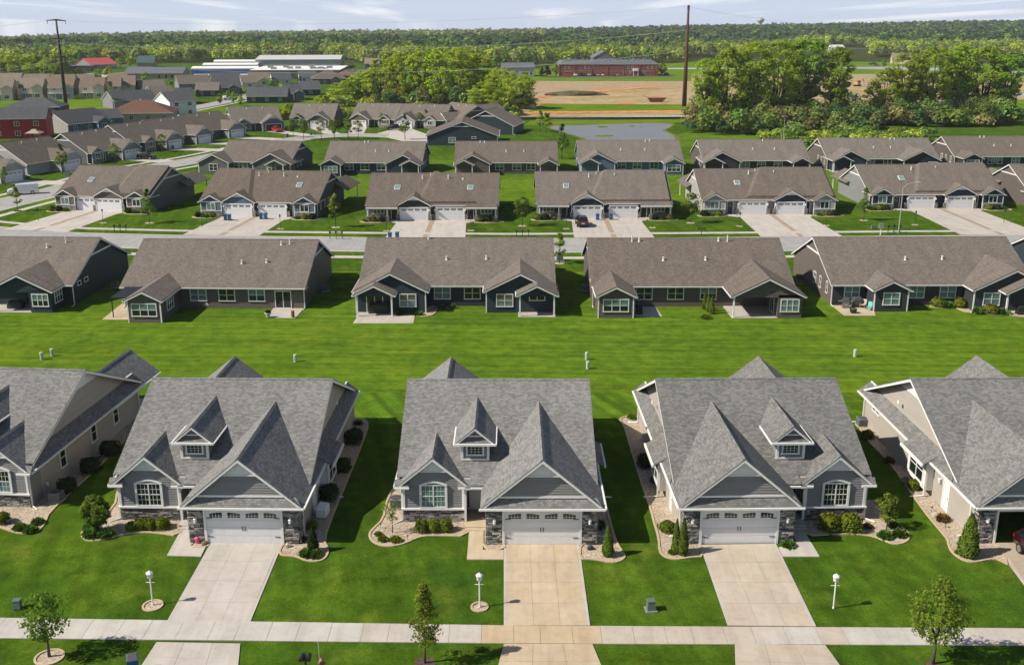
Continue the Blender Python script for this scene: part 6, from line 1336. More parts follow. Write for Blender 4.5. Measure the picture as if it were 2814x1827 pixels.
o = thing('fire_basket', 'low dark fire basket on the charcoal villa patio', 'fire pit', ground(2344, 860, .05)); b = MB(); b.lathe([(.25, 0), (.4, .25), (.45, .5), (.38, .5), (.3, .3)], 12); b.build('bowl', BLACK, o); b = MB(); b.lathe([(.36, .50), (.25, .58), (.05, .62)], 10); b.build('lid', DGREY, o)
def patio_chair(label, px, py, mat, rot):
    o = thing('patio_chair', label, 'chair', ground(px, py, .05), rot); b = MB(); b.box(-.27, .27, -.27, .27, .38, .42); b.build('seat', mat, o); b = MB(); b.prism([(-.27, .25, .42), (.27, .25, .42), (.25, .45, .98), (-.25, .45, .98)], (0, .03, .01)); b.build('backrest', mat, o)
    for sx in (-1, 1):
        b = MB(); b.tube([(sx * .29, -.27, 0), (sx * .29, -.25, .6), (sx * .29, .3, .62)], .02, 5); b.build('armrest', mat, o); b = MB(); b.tube([(sx * .27, .28, 0), (sx * .27, .25, .4)], .02, 5); b.build('leg', mat, o)
patio_chair('beige patio chair on the charcoal villa patio', 2371, 846, plain('beige_mesh', (0.42, 0.38, 0.27), .7), -.7); patio_chair('turquoise patio chair on the charcoal villa patio', 2388, 853, plain('turquoise', (0.14, 0.42, 0.42), .6), -.6)
o = thing('planter', 'white urn planter at the edge of the taupe villa patio', 'planter', ground(737, 872, .05)); b = MB(); b.lathe([(.2, 0), (.22, .08), (.26, .3), (.38, .52), (.40, .56), (.3, .56)], 12); b.build('urn', plain('urn_white', (0.55, 0.55, 0.55), .7), o, smooth=True); link('foliage', SHR3[1], o, (0, 0, .5), scale=(.6, .6, .5))
o = thing('barrel', 'upright rust brown barrel on the taupe villa patio', 'barrel', ground(805, 872, .05)); b = MB(); b.lathe([(.18, 0), (.2, .3), (.2, .55), (.18, .82)], 12); b.build('staves', plain('barrel_wood', (0.27, 0.11, 0.04), .8), o); b = MB(); b.lathe([(.206, .2), (.206, .26)], 12); b.build('hoop', DGREY, o); b = MB(); b.lathe([(.206, .56), (.206, .62)], 12); b.build('hoop', DGREY, o)
o = thing('satellite_dish', 'white satellite dish beside the wall of the taupe villa', 'dish', ground(576, 845), .6); b = MB(); b.lathe([(.02, .1), (.25, .06), (.42, 0), (.43, .01), (.25, .08), (.03, .13)], 14); d_ = b.build('reflector', WHITE, o, (0, 0, .6)); d_.rotation_euler = (R(65), 0, 0); b = MB(); b.tube([(0, .1, 0), (0, .1, .6)], .03, 6); b.build('mast', DGREY, o)
for lab, px, py in (('dark air conditioner by the right wall of the taupe villa', 895, 800), ('air conditioner in the gap left of the brown villa', 1608, 798), ('air conditioner behind the deep teal villa', 318, 790), ('air conditioner by the side wall of the charcoal villa', 2196, 770)): ac_unit(lab, ground(px, py))
# small trees, lamps, mailboxes, bins along the middle street
YT = [tree_meshes('yt%d' % i, h_, cr, cb, 30, 800, .13, m, sh, 40 + i, .06) for i, (h_, cr, cb, m, sh) in enumerate(((5.2, 1.25, 1.2, LEAF, 'cone'), (5.0, 1.45, 1.6, LEAF_B, 'oval'), (4.4, 1.35, 1.4, LEAF, 'round'), (4.8, 1.1, 1.3, LEAF_Y, 'cone')))]
for lab, px, py, k, s in (('pointed young tree right of the left end taupe villa', 411, 613, 0, 1.15), ('small young tree on the lawn at the left edge of the middle street', 49, 580, 3, .95), ('slim bronze young tree right of the blue-bin villa', 923, 625, 3, 1.2), ('round young tree between the brown and navy paired villas', 1435, 621, 2, 1.1), ('oval young tree before the light grey villa', 1898, 613, 1, 1.05), ('young tree beside the tall street light', 2373, 606, 0, 1.1), ('young tree by the transformer between the navy and brown villas', 1537, 724, 3, .95)):
    p = ground(px, py); plant_tree('young_tree', lab, 'tree', p, YT[k], s, rng.uniform(0, 6))
    bed('pale mulch ring under the ' + lab[:40].rsplit(' ', 1)[0], None, GRAVEL, False, .1, 0, [(p.x + .75 * math.cos(t * .42), p.y + .75 * math.sin(t * .42)) for t in range(15)])
def black_lamp_meshes():
    b = MB(); b.lathe([(.07, 0), (.05, .15), (.035, .2), (.03, 1.9), (.06, 1.93)], 8); p = b.mesh('post', BLACK); b = MB(); b.lathe([(.06, 1.93), (.12, 2.0), (.15, 2.25), (.17, 2.27), (.04, 2.42)], 6); return p, b.mesh('lamp_head', BLACK)
BL = black_lamp_meshes()
for i, (px, py) in enumerate(((106, 607), (284, 613), (556, 623), (771, 629), (1062, 635), (1294, 634), (1556, 629), (1793, 626), (2032, 622), (2270, 620), (2514, 618), (2758, 613))):
    o = thing('black_lamp_post', ordinal(i) + ' black lamp post from the left before the paired villas', 'lamp post', ground(px, py), 0, 'black lamp posts of the middle street'); link('post', BL[0], o); link('lamp_head', BL[1], o)
    p = ground(px, py); bed('pale ring at the foot of the %s black lamp post' % ordinal(i), None, GRAVEL, False, .1, 0, [(p.x + .6 * math.cos(t * .42), p.y + .6 * math.sin(t * .42)) for t in range(15)])
for i, (px, py, n) in enumerate(((331, 639, 3), (924, 657, 3), (1436, 653, 3), (1927, 647, 2), (2456, 639, 3))):
    p = ground(px, py); mailbox_pair(ordinal(i) + ' black mailbox stand from the left along the middle street', p, n, 0, sp=.95 if n == 3 else .8)
for lab, px, py, r_ in (('left blue bin by the left door of the navy blue-bin villa', 620, 605, .2), ('right blue bin by the left door of the navy blue-bin villa', 631, 606, .1), ('left blue bin by the right door of the navy blue-bin villa', 718, 602, .2), ('right blue bin by the right door of the navy blue-bin villa', 730, 602, -.1), ('left blue bin on the kerb by the brown villa', 1072, 657, 0), ('right blue bin on the kerb by the brown villa', 1092, 656, 0), ('blue bin right of the burgundy SUV', 1642, 604, 0), ('blue bin between the two doors behind the paver strip', 1679, 604, 0)): wheelie_bin(lab, ground(px, py, .04), r_)
p = ground(1600, 627); car('parked_car', 'dark burgundy SUV seen from behind in the third row driveway', 'car', p + Vector((.05, 2.4, .035)), R(180) + R(2), 'suv', CBURG)
p = ground(62, 536); car('parked_van', 'white panel van on the street at far left', 'van', Vector((p.x, p.y, .02)) + Vector((-.3, 1.0, 0)), R(-62), 'van', CWHITE)
def street_light(label, loc, h=9.0, arm=(2.2, 0)):
    o = thing('street_light', label, 'street light', loc); g = cached('slg', lambda: plain('galvanised', (0.36, 0.35, 0.33), .5)); b = MB(); b.tube([(0, 0, 0), (0, 0, h * .9)], [.09, .055], 8); b.build('pole', g, o)
    b = MB(); b.tube([(0, 0, h * .89), (arm[0] * .25, arm[1] * .25, h * .96), (arm[0] * .8, arm[1] * .8, h)], .045, 6); b.build('arm', g, o); b = MB(); ax, ay = arm[0] * .8, arm[1] * .8; b.loft([[(ax, ay - .08, h - .05), (ax, ay + .08, h - .05), (ax, ay + .08, h + .04), (ax, ay - .08, h + .04)], [(ax + .4, ay - .17, h - .07), (ax + .4, ay + .17, h - .07), (ax + .4, ay + .12, h + .08), (ax + .4, ay - .12, h + .08)], [(ax + .75, ay - .12, h - .04), (ax + .75, ay + .12, h - .04), (ax + .75, ay + .08, h + .03), (ax + .75, ay - .08, h + .03)]]); b.build('lamp_head', g, o); return o
street_light('tall curved street light before the far right navy paired villa', ground(2469, 640), 8.2, (2.6, .4)); p = Vector(((2137 - 1407) / 10.4, 276, 0)); street_light('street light rising behind the fourth row against the trees', p, 9.5, (-1.0, 0))
utility_box('green transformer under the young tree between the villas', 1538, 716, .95, 1.0); utility_box('small green utility box by the tall street light', 2398, 630, .5, .6, False)
o = thing('meter_box', 'grey cabinet on a post by the near kerb at right', 'utility box', ground(2419, 646)); b = MB(); b.lathe([(.08, 0), (.06, 1.1)], 8); b.build('post', WHITE, o); b = MB(); b.box(-.35, .35, -.15, .15, 1.1, 1.75); b.build('cabinet', ACG, o); b = MB(); b.box(-.38, .38, -.18, .18, 1.75, 1.8); b.build('lid', ACG, o)
# ------------------------------------------------------------------ the curving street at left, its houses and the cul-de-sac
def cottage(label, px, py, rot, flip, mat, gmat=None, w=15.0, d=14.5, gp=3.0, gw=6.6, gx=4.3, bay=-4.6, roof=None, pitch=.58, sidemat=None, sidewin='', pane=PANE, name='cottage', zw=2.75, fars=(), open_door=False, tri=1.5, group=None):
    """px, py: foot of the garage door's middle; garage wing at +gx (mirrored by flip)"""
    p = ground(px, py); X = gx * flip; c, s = math.cos(rot), math.sin(rot); loc = Vector((p.x - (X * c + gp * s), p.y - (X * s - gp * c), 0))
    h = villa(name, label, 0, 0, 0, rot, mat, [], [], d=d, loc=loc, w=w, sidemat=sidemat, sidewin=sidewin, roof=roof, pitch=pitch, tri=tri, zw=zw, group=group, vents=((-2, d * .42), (3, d * .44)), fars=fars)
    wing(h, X, gw, gp, 'room' if open_door else 'garage', gmat or mat, roof, .62, zw, trimtri=.7)
    if open_door:
        b = h.mb(); b.box(X - 2.4, X + 2.4, -gp - .03, -gp + .02, 0, 2.15); h.put('doorway_shade_panel', b, BLACK); b = h.mb(); b.box(X - 2.55, X - 2.4, -gp - .08, -gp, 0, 2.3); b.box(X + 2.4, X + 2.55, -gp - .08, -gp, 0, 2.3); b.box(X - 2.4, X + 2.4, -gp - .08, -gp, 2.15, 2.3); h.put('door_frame', b, WHITE)  # black panel on the solid wall paints the garage's unlit inside
    for sx in (-1, 1): b = h.mb(); b.box(X + sx * (gw / 2 - .3) - .3, X + sx * (gw / 2 - .3) + .3, -gp - .1, -gp + .02, 0, 1.0); h.put('stone_pier', b, STONEW)
    if bay is not None: wing(h, bay * flip, 3.6, 1.0, 'bay', gmat or mat, roof, .62, zw, win='bay', pane=pane); h.door('f', (bay + 3.0) * flip, 0, .1, .95, 2.1, BLACK)
    h.door_x, h.gp = X, gp
    return h
L0 = cottage('grey house with a wide white garage door at the left edge', 38, 500, R(68), 1, LGRAY, LGRAY)
L1 = cottage('light grey house with plain side wall above the white van', 200, 468, R(70), 1, LGRAY, LGRAY, bay=None, gx=3.0, w=15, sidemat=LGRAY); L1.window('l', -7.5, 4.0, 1.7, 1.3, 1.5, 2, 2)
L2 = cottage('dark taupe house with an SUV at its garage on the curving street', 364, 437, R(68), 1, SAGE, MIDGRAY, bay=-5.2)
L3 = cottage('charcoal house with small porch gable on the curving street', 482, 409, R(66), 1, CHAR, MIDGRAY, bay=-1.8, gx=5.2)
L4 = cottage('dark house third before the cul-de-sac on the curving street', 563, 394, R(64), 1, SAGE, MIDGRAY, bay=None, gx=4.6)
L5 = cottage('dark house with white garage door nearest the cul-de-sac', 653, 378, R(58), 1, SAGE, MIDGRAY, bay=None, gx=4.6)
L6 = cottage('tan roofed house with open garage and red car on the cul-de-sac', 753, 361, R(24), 1, BROWN, SLATE, bay=-4.4, roof=BROWN_ROOF, open_door=True, tri=2.2)
CA = cottage('brown house with white garage door in the middle of the cul-de-sac', 875, 353, R(-4), 1, BROWN, BROWN, w=14, gx=2.9, bay=-4.4)
CB = cottage('taupe house with garage on its left, cul-de-sac', 987, 351, R(-14), -1, SAGE, TAUPE, w=15, gx=3.6, bay=-4.2)
CC = cottage('dark house with pale garage gable beside the black pickup', 1112, 354, R(-14), -1, DKTEAL, LGRAY, w=16, gx=4.2, bay=-3.6)
CD = villa('villa', 'navy house showing its broad gable end beside the cul-de-sac', 0, 0, 0, R(90), NAVY, [], [], d=19.4, loc=Vector((-4.0, 302.5, 0)), w=17, pitch=.38, tri=1.2, sidewin=''); CD.window('l', -8.5, 12.5, 1.4, 2.0, 1.6, 2, 2, pane=BLIND); CD.window('l', -8.5, 6.5, 2.1, 1.3, .6, 1, 1)
CE = villa('villa', 'navy house with white trimmed gable behind the broad gable end', 0, 0, 0, R(78), DKTEAL, [], [], d=17, loc=Vector((2.0, 330, 0)), w=16, pitch=.5, tri=1.5, sidewin='')
CF = cottage('taupe roofed house far end of the cul-de-sac with white rake boards', 1215, 352, R(-60), 1, BROWN, LGRAY, w=18, gx=4, bay=-4)
CG = villa('villa', 'small roofed house behind the cul-de-sac before the willows', 0, 0, 0, R(35), SLATE, [], [], d=14, loc=Vector((-7, 352, 0)), w=15, pitch=.5, sidewin='')
# street, sidewalks and driveways of this quarter
def path_strip(name, pts, w, z, mat, label, off=0.0):
    b = MB(); P = [Vector((p[0], p[1], 0)) for p in pts]; L, Rr = [], []
    for i, p in enumerate(P):
        d = (P[min(i + 1, len(P) - 1)] - P[max(i - 1, 0)]).normalized(); n = Vector((-d.y, d.x, 0)); L.append(p + n * (off + w / 2)); Rr.append(p + n * (off - w / 2))
    for i in range(len(P) - 1): b.face([(q.x, q.y, z) for q in (Rr[i], Rr[i + 1], L[i + 1], L[i])])
    return struct(b.build(name, mat), label=label)
def cat(pts, n=8):
    out = []
    for i in range(len(pts) - 1):
        p0, p1, p2, p3 = [np.array(pts[min(max(k, 0), len(pts) - 1)], float) for k in (i - 1, i, i + 1, i + 2)]
        for t in np.linspace(0, 1, n, endpoint=False): out.append(tuple(.5 * ((2 * p1) + (-p0 + p2) * t + (2 * p0 - 5 * p1 + 4 * p2 - p3) * t * t + (-p0 + 3 * p1 - 3 * p2 + p3) * t ** 3)))
    return out + [pts[-1]]
LS = cat([(-104, 150), (-99, 178), (-95.5, 197), (-92, 212), (-87, 240), (-81.5, 254), (-76.6, 265), (-71, 283), (-67, 300), (-60, 314), (-50, 321), (-40, 320), (-30, 315), (-22, 305)])
path_strip('street', LS, 8.6, .016, ROADM, 'concrete street curving up at left to the cul-de-sac'); path_strip('sidewalk', LS[:60], 1.5, .02, CONC_W, 'sidewalk on the far side of the curving street', 7.6); path_strip('sidewalk', LS[:60], 1.5, .02, CONC_W, 'sidewalk on the near side of the curving street', -7.6)
path_strip('gutter_kerb', LS, .5, .03, CONC_W, 'left gutter of the curving street', 4.4); path_strip('gutter_kerb', LS, .5, .03, CONC_W, 'right gutter of the curving street', -4.4)
def nearest_ls(p): return min((Vector((q[0], q[1], 0)) for q in LS), key=lambda q: (q - p).length)
for h, nm in ((L0, 'left edge grey'), (L1, 'light grey'), (L2, 'SUV'), (L3, 'charcoal'), (L4, 'third dark'), (L5, 'last dark'), (L6, 'open garage'), (CA, 'brown'), (CB, 'taupe'), (CC, 'pickup')):
    a, c = tolocal(h, h.door_x - 2.7, -h.gp), tolocal(h, h.door_x + 2.7, -h.gp); n = nearest_ls((a + c) / 2); d = n - (a + c) / 2; d *= (d.length - 4.2) / d.length
    sheet('driveway', [(p.x, p.y) for p in (a, c, c + d * 1.0, a + d * 1.0)], .04, CONC_W, label='concrete driveway of the %s house' % nm)
p = ground(1120, 378); sheet('driveway', gpoly([(1090, 356), (1135, 356), (1180, 372), (1180, 395), (1120, 392), (1060, 378)]), .036, CONC_W, label='wide concrete apron of the pickup house')
car('parked_car', 'dark SUV parked at the taupe house on the curving street', 'car', tolocal(L2, L2.door_x + .6, -L2.gp - 4.0, .05), L2.o.rotation_euler.z + R(8), 'suv', CBLACK)
car('parked_car', 'red car in front of the open garage on the cul-de-sac', 'car', tolocal(L6, L6.door_x + .3, -L6.gp - 3.0, .05), L6.o.rotation_euler.z + R(10), 'suv', CRED)
car('parked_pickup', 'black pickup in the driveway on the cul-de-sac', 'pickup', tolocal(CC, CC.door_x - 1.2, -CC.gp - 5.0, .05), R(-70), 'pickup', CBLACK)
for lab, px, py in (('blue bin at the charcoal house door', 476, 411), ('dark bin on the cul-de-sac left of the street', 790, 378), ('green bin on the cul-de-sac kerb', 855, 372)): wheelie_bin(lab, ground(px, py), .3)
utility_box('green transformer left of the taupe paired villa', 186, 487, .9, 1.0)
for i, (px, py, k, s) in enumerate(((16, 510, 3, .85), (172, 480, 0, 1.35), (318, 451, 1, 1.0), (446, 418, 1, .95), (806, 378, 2, 1.2), (835, 384, 2, 1.35), (883, 381, 1, 1.1), (920, 384, 2, 1.35), (957, 384, 3, 1.35), (985, 383, 1, 1.1), (1113, 384, 0, 1.45), (1052, 350, 2, 1.0), (1153, 352, 2, 1.1), (1170, 350, 0, 1.1), (1544, 436, 0, 1.7), (822, 350, 2, 1.0), (1255, 430, 3, .8))):
    labs = ('young tree by the garage at the left edge', 'pointed tree by the light grey house garage', 'young tree on the lawn of the SUV house', 'young tree before the charcoal house', 'leftmost tree on the cul-de-sac island', 'second tree on the cul-de-sac island', 'third tree on the cul-de-sac island', 'fourth tree on the cul-de-sac island', 'fifth tree on the cul-de-sac island', 'sixth tree on the cul-de-sac island', 'tall young tree by the pickup driveway', 'young tree before the taupe cul-de-sac house', 'left young tree before the dark cul-de-sac house', 'right young tree before the dark cul-de-sac house', 'tall pointed tree by the pond left of the slate blue villa', 'young tree before the brown cul-de-sac house', 'bare young tree left of the brown fourth row villa')
    plant_tree('young_tree', labs[i], 'tree', ground(px, py), YT[k], s, rng.uniform(0, 6))
p = ground(1440, 365)
for i, (px, py, s) in enumerate(((1484, 362, 1.4), (1500, 366, 1.35), (1508, 360, 1.2))): plant_tree('birch_tree', ('left', 'middle', 'right')[i] + ' one of the pale birch trio beside the pond', 'tree', ground(px, py), YT[3], s, i)

# ------------------------------------------------------------------ houses and halls farther off
def hip_roof(h, x0, x1, y0, y1, zw, pitch, mat, oe=.5, name='roof'):
    b = h.mb(); X0, X1, Y0, Y1 = x0 - oe, x1 + oe, y0 - oe, y1 + oe; hw = min(X1 - X0, Y1 - Y0) / 2; z0 = zw - .05; zt = z0 + hw * pitch; cx_, cy_ = (X0 + X1) / 2, (Y0 + Y1) / 2
    A = (X0 + hw, cy_, zt) if X1 - X0 > Y1 - Y0 else (cx_, Y0 + hw, zt); B = (X1 - hw, cy_, zt) if X1 - X0 > Y1 - Y0 else (cx_, Y1 - hw, zt)
    c = [(X0, Y0, z0), (X1, Y0, z0), (X1, Y1, z0), (X0, Y1, z0)]; b.face(c[::-1])
    if X1 - X0 > Y1 - Y0: b.face([c[0], c[1], B, A]); b.face([c[1], c[2], B]); b.face([c[2], c[3], A, B]); b.face([c[3], c[0], A])
    else: b.face([c[0], c[1], A]); b.face([c[1], c[2], B, A]); b.face([c[2], c[3], B]); b.face([c[3], c[0], A, B])
    ro = h.put(name, b, mat); b = h.mb(); b.box(X0, X1, Y0 - .1, Y0, z0 - .12, z0 + .06); h.put('gutter', b, WHITE, ro); return ro
def farhouse(label, pl, pr, py, rot, d, zw, mat, roof, pitch=.5, hip=False, sidemat=None, wins=1, wg=(), group=None, trim=True, name='distant_house', face='f'):
    """near wall foot runs from column pl to pr at row py"""
    A, B = ground(pl, py), ground(pr, py); w = (B - A).length / max(.3, math.cos(rot)); c = (A + B) / 2; h = House(name, label, 'house', c, rot, 1, group); hw = w / 2
    h.block(-hw, hw, 0, d, 0, zw, None if hip else pitch, 'x', mat, 'wall')
    if hip: hip_roof(h, -hw, hw, 0, d, zw, pitch, roof)
    else: h.gable(-hw, hw, 0, d, zw, pitch, 'x', roof, oe=.45, name='roof', cap=False, trim=WHITE if trim else None)
    if sidemat:
        for sx in (-1, 1):
            b = h.mb(); xx = sx * (hw + .012); pl_ = [(xx, .02, 0), (xx, d - .02, 0), (xx, d - .02, zw - .05)] + ([] if hip else [(xx, d / 2, zw + d / 2 * pitch - .05)]) + [(xx, .02, zw - .05)]; b.prism(pl_, (sx * .02, 0, 0)); h.put('side_cladding', b, sidemat)
    for st in range(2 if zw > 4.5 else 1):
        n = max(1, int(w / 4.5)) * wins
        for i in range(n): h.window('f', -hw + (i + .5) * w / n, 0, 1.5 + st * 2.75, 1.5, 1.35, 2, 2)
    for gx, gw, gp in wg: wing(h, gx * hw, gw, gp, 'room', mat, roof, .55, zw, win='twin')
    h.w = w; return h
RH = farhouse('red two-storey house with dark roof at the left edge', -22, 124, 381, R(12), 10, 5.9, RED, DARK_ROOF, .55, sidemat=RED)
hp = thing('garden_pavilion', 'small tan garden pavilion before the red house', 'pavilion', ground(98, 388)); b = MB(); b.loft([[(-2.2, -1.8, 2.3), (2.2, -1.8, 2.3), (2.2, 1.8, 2.3), (-2.2, 1.8, 2.3)], [(-.9, -.7, 3.0), (.9, -.7, 3.0), (.9, .7, 3.0), (-.9, .7, 3.0)], [(-.6, -.4, 3.35), (.6, -.4, 3.35), (.6, .4, 3.35), (-.6, .4, 3.35)]]); b.build('canopy', plain('canopy_tan', (0.30, 0.25, 0.20), .8), hp)
for sx in (-1, 1):
    for sy in (-1, 1): b = MB(); b.box(sx * 2 - .08, sx * 2 + .08, sy * 1.6 - .08, sy * 1.6 + .08, 0, 2.35); b.build('post', BARK, hp)
farhouse('dark roofed house behind the red house', 20, 160, 318, R(8), 14, 3.0, CHAR, DARK_ROOF, .42, hip=True)
BH = farhouse('grey gabled house with teal front beside the red house', 215, 282, 362, R(62), 14, 3.0, TEAL, DARK_ROOF, .5, sidemat=LGRAY, wg=((.5, 5, 2.0),))
farhouse('teal gabled wing at the right end of the grey house', 282, 332, 347, R(40), 9, 2.9, TEAL, DARK_ROOF, .5)
farhouse('tan house with rust brown hipped roof', 300, 470, 336, R(10), 16, 3.0, siding('sand_siding', (0.40, 0.33, 0.24)), RUST_ROOF, .45, hip=True, sidemat=None)
WH = farhouse('white two-storey house with dark roof', 478, 534, 320, R(42), 13, 5.4, WHITES, DARK_ROOF, .46, sidemat=WHITES)
farhouse('grey gabled house behind the white house', 330, 420, 297, R(40), 13, 3.2, MIDGRAY, DARK_ROOF, .5, sidemat=MIDGRAY)
farhouse('low white garage wing of the white house', 402, 440, 306, R(34), 6, 2.8, WHITES, DARK_ROOF, .6)
for i, (pl, pr, py, r_, m, sm) in enumerate(((-30, 32, 277, 14, CREAM, TANS), (58, 116, 273, 12, CREAM, TANS), (138, 200, 273, 12, LGRAY, BROWN), (224, 284, 271, 12, CREAM, TANS), (308, 332, 268, 14, CREAM, TANS), (340, 372, 264, 16, CREAM, TANS))):
    labs = ('cream two-storey condo at the left edge of the row with decks', 'cream condo with an outside stair left of the pylon', 'grey and white condo behind the wooden pylon', 'cream condo with a glazed deck right of the pylon', 'narrow cream condo at the right of the condo row', 'cream condo end unit with white stair')
    h = farhouse(labs[i], pl, pr, py, R(r_), 15, 5.0, m, TAN_ROOF, .5, sidemat=sm, wg=((.62, 4.2, 1.8),) if i < 4 else ())
    if i < 4:
        b = h.mb(); b.box(-h.w / 2, h.w * .12, -2.2, 0, 2.5, 2.68); dk = h.put('deck', b, WHITE)
        for xx in (-h.w / 2 + .1, -h.w * .2, h.w * .1): b = h.mb(); b.box(xx - .1, xx + .1, -2.2, -2.0, 0, 2.5); h.put('post', b, WHITE, dk)
        b = h.mb(); b.box(-h.w / 2, h.w * .12, -2.2, -2.14, 3.4, 3.5); h.put('railing', b, WHITE, dk)
        for k in range(9): xx = -h.w / 2 + .1 + k * (h.w * .6) / 8; b = h.mb(); b.box(xx - .03, xx + .03, -2.19, -2.15, 2.68, 3.4); h.put('baluster', b, WHITE, dk)
for i, (pl, pr, py, r_, m, ro, d, hp_) in enumerate(((-10, 52, 238, 8, CREAM, TAN_ROOF, 14, 0), (66, 130, 241, 10, SLATE, TAN_ROOF, 14, 0), (140, 200, 243, 10, CREAM, TAN_ROOF, 14, 0), (215, 255, 240, 12, CREAM, TAN_ROOF, 13, 0), (300, 345, 238, 10, TAUPE, TAN_ROOF, 14, 0), (395, 455, 262, 30, CREAM, BROWN_ROOF, 14, 0), (430, 480, 284, 35, SAGE, BROWN_ROOF, 14, 0), (490, 530, 287, 20, CHAR, DARK_ROOF, 13, 0), (498, 575, 246, 25, MIDGRAY, BROWN_ROOF, 15, 0), (540, 600, 266, 10, CHAR, BROWN_ROOF, 12, 0), (592, 662, 258, 22, TAUPE, DARK_ROOF, 15, 0), (588, 660, 236, 20, LGRAY, DARK_ROOF, 14, 0), (668, 706, 243, 20, CREAM, BROWN_ROOF, 13, 0), (690, 740, 236, 18, CREAM, TAN_ROOF, 14, 0), (752, 800, 233, 20, CREAM, DARK_ROOF, 13, 0), (680, 788, 284, 5, DKTEAL, DARK_ROOF, 13, 0), (790, 832, 276, 25, SLATE, DARK_ROOF, 14, 0), (830, 880, 263, 15, DKTEAL, DARK_ROOF, 13, 0), (826, 870, 227, 15, WHITES, DARK_ROOF, 12, 0), (860, 950, 232, 12, BROWN, BROWN_ROOF, 16, 1), (855, 900, 216, 10, LGRAY, TAN_ROOF, 12, 0), (930, 980, 222, 10, BROWN, RUST_ROOF, 14, 1))):
    labs = ('far tan roofed house at the left edge before the woods', 'far tan roofed house with a blue gable', 'far tan roofed house behind the pylon', 'far tan roofed house by the parking lot', 'far tan roofed house below the long grey hall', 'cream gabled house behind the grey gable', 'brown roofed house behind the white house', 'low dark house right behind the white house', 'mid grey house with double white gables', 'dark garage house with white car before it', 'taupe house with broad white window facing the bend', 'light grey house behind the taupe one', 'cream house at the bend of the far street', 'cream gabled house left of the white roofed hall', 'white gabled house with porch below the white roofed hall', 'long teal house low beside the hedge', 'slate house with shed door behind the teal house', 'teal house with gable beside the thicket', 'white dormered house below the hall', 'brown hipped house left of the thicket', 'light grey house with arched window below the hall', 'rust roofed house at the end of the hall')
    farhouse(labs[i], pl, pr, py, R(r_), d, 3.0, m, ro, .5, hip=bool(hp_), wg=((.4, 4.5, 1.5),) if i % 3 == 1 else ())
path_strip('street', cat([(-129, 400), (-126, 423), (-122, 458), (-120.5, 499), (-117, 560)]), 9, .02, ROADM, 'far street bending past the taupe house'); path_strip('sidewalk', cat([(-129, 400), (-126, 423), (-122, 458), (-120.5, 499)]), 1.6, .024, CONC_W, 'sidewalk of the far street', -7)
car('parked_car', 'white pickup on the far bending street', 'pickup', ground(620, 275) + Vector((0, 0, .03)), R(160), 'pickup', CWHITE, lod=1); car('parked_car', 'white SUV before the dark garage house', 'suv', ground(578, 264), R(60), 'suv', CWHITE, lod=1); car('parked_car', 'grey car farther along the far bending street', 'sedan', ground(655, 265) + Vector((0, 0, .03)), R(165), 'sedan', CGREY, lod=1)
sheet('lawn', gpoly([(-40, 330), (330, 300), (330, 268), (120, 268), (-40, 275)]), .01, FIELD, label='bright green field with the wooden pylon')
sheet('lawn', gpoly([(540, 345), (800, 320), (930, 300), (920, 272), (700, 283), (540, 305)]), .008, LAWN2, label='green slope behind the curving street houses')
# ------------------------------------------------------------------ fields, pond, bare earth, halls
WATER, n_, b_, o_ = node_mat('pond_water'); b_.inputs['Base Color'].default_value = (0.10, 0.105, 0.125, 1); b_.inputs['Roughness'].default_value = .3; b_.inputs['Specular IOR Level'].default_value = .35
f_ = noise(n_, geopos(n_), .25, 4, .6); n_.links.new(ramp(n_, f_, [(.3, (0.11, 0.106, 0.108)), (.55, (0.15, 0.145, 0.14)), (.72, (0.14, 0.145, 0.10))]), b_.inputs['Base Color']); bump(n_, b_, noise(n_, geopos(n_), 1.2, 4, .65), .5, .12)
_c0 = ground(1680, 366)
sheet('pond_bank', [(_c0.x + (p[0] - _c0.x) * 1.07, _c0.y + (p[1] - _c0.y) * 1.16) for p in smoothpoly(gpoly([(1505, 352), (1530, 346), (1600, 346), (1740, 340), (1850, 340), (1840, 352), (1815, 360), (1850, 372), (1860, 390), (1640, 396), (1600, 378), (1555, 366)]), 2)], .04, MEADOW, label='muddy olive bank round the pond')
sheet('pond', smoothpoly(gpoly([(1505, 352), (1530, 346), (1600, 346), (1740, 340), (1850, 340), (1840, 352), (1815, 360), (1850, 372), (1860, 390), (1640, 396), (1600, 378), (1555, 366)]), 2), .06, WATER, label='shallow grey pond with green weed behind the slate blue villa')
for i, pp in enumerate(([(1640, 348), (1668, 347), (1672, 351), (1645, 352)], [(1632, 373), (1680, 371), (1690, 376), (1640, 378)], [(1725, 347), (1745, 346), (1742, 350)])): sheet('weed_patch', smoothpoly(gpoly(pp), 1), .08, FIELD, 'stuff', ('upper', 'lower', 'right')[i] + ' patch of green weed in the pond')
def fsheet(lab, pp, z, mat, nm='field', sm=0):
    q = gpoly(pp); sheet(nm, smoothpoly(q, sm) if sm else q, z, mat, label=lab)
sheet('field', [(-70, 436), (330, 436), (420, 900), (-60, 900)], .012, FIELD, label='wide yellow green fields behind the building site')
fsheet('bare tan building ground beyond the pond', [(1400, 322), (2090, 318), (2120, 250), (1900, 224), (1600, 228), (1450, 240)], .03, DIRT)
fsheet('bare tan building ground between and beyond the big trees', [(2090, 317), (2500, 300), (2760, 300), (2950, 272), (2950, 214), (2450, 204), (2300, 204), (1900, 205), (1900, 224.5), (2120, 250)], .03, DIRT)
fsheet('green strip between the orange silt rows', [(1440, 316), (1490, 286), (1900, 288), (1925, 296), (2000, 300), (2000, 306), (1450, 312)], .06, FIELD)
fsheet('dry pink brown grass below the brick building', [(1450, 268), (1440, 250), (1470, 224), (1900, 224), (1890, 238), (1640, 250), (1540, 262)], .06, DRYG)
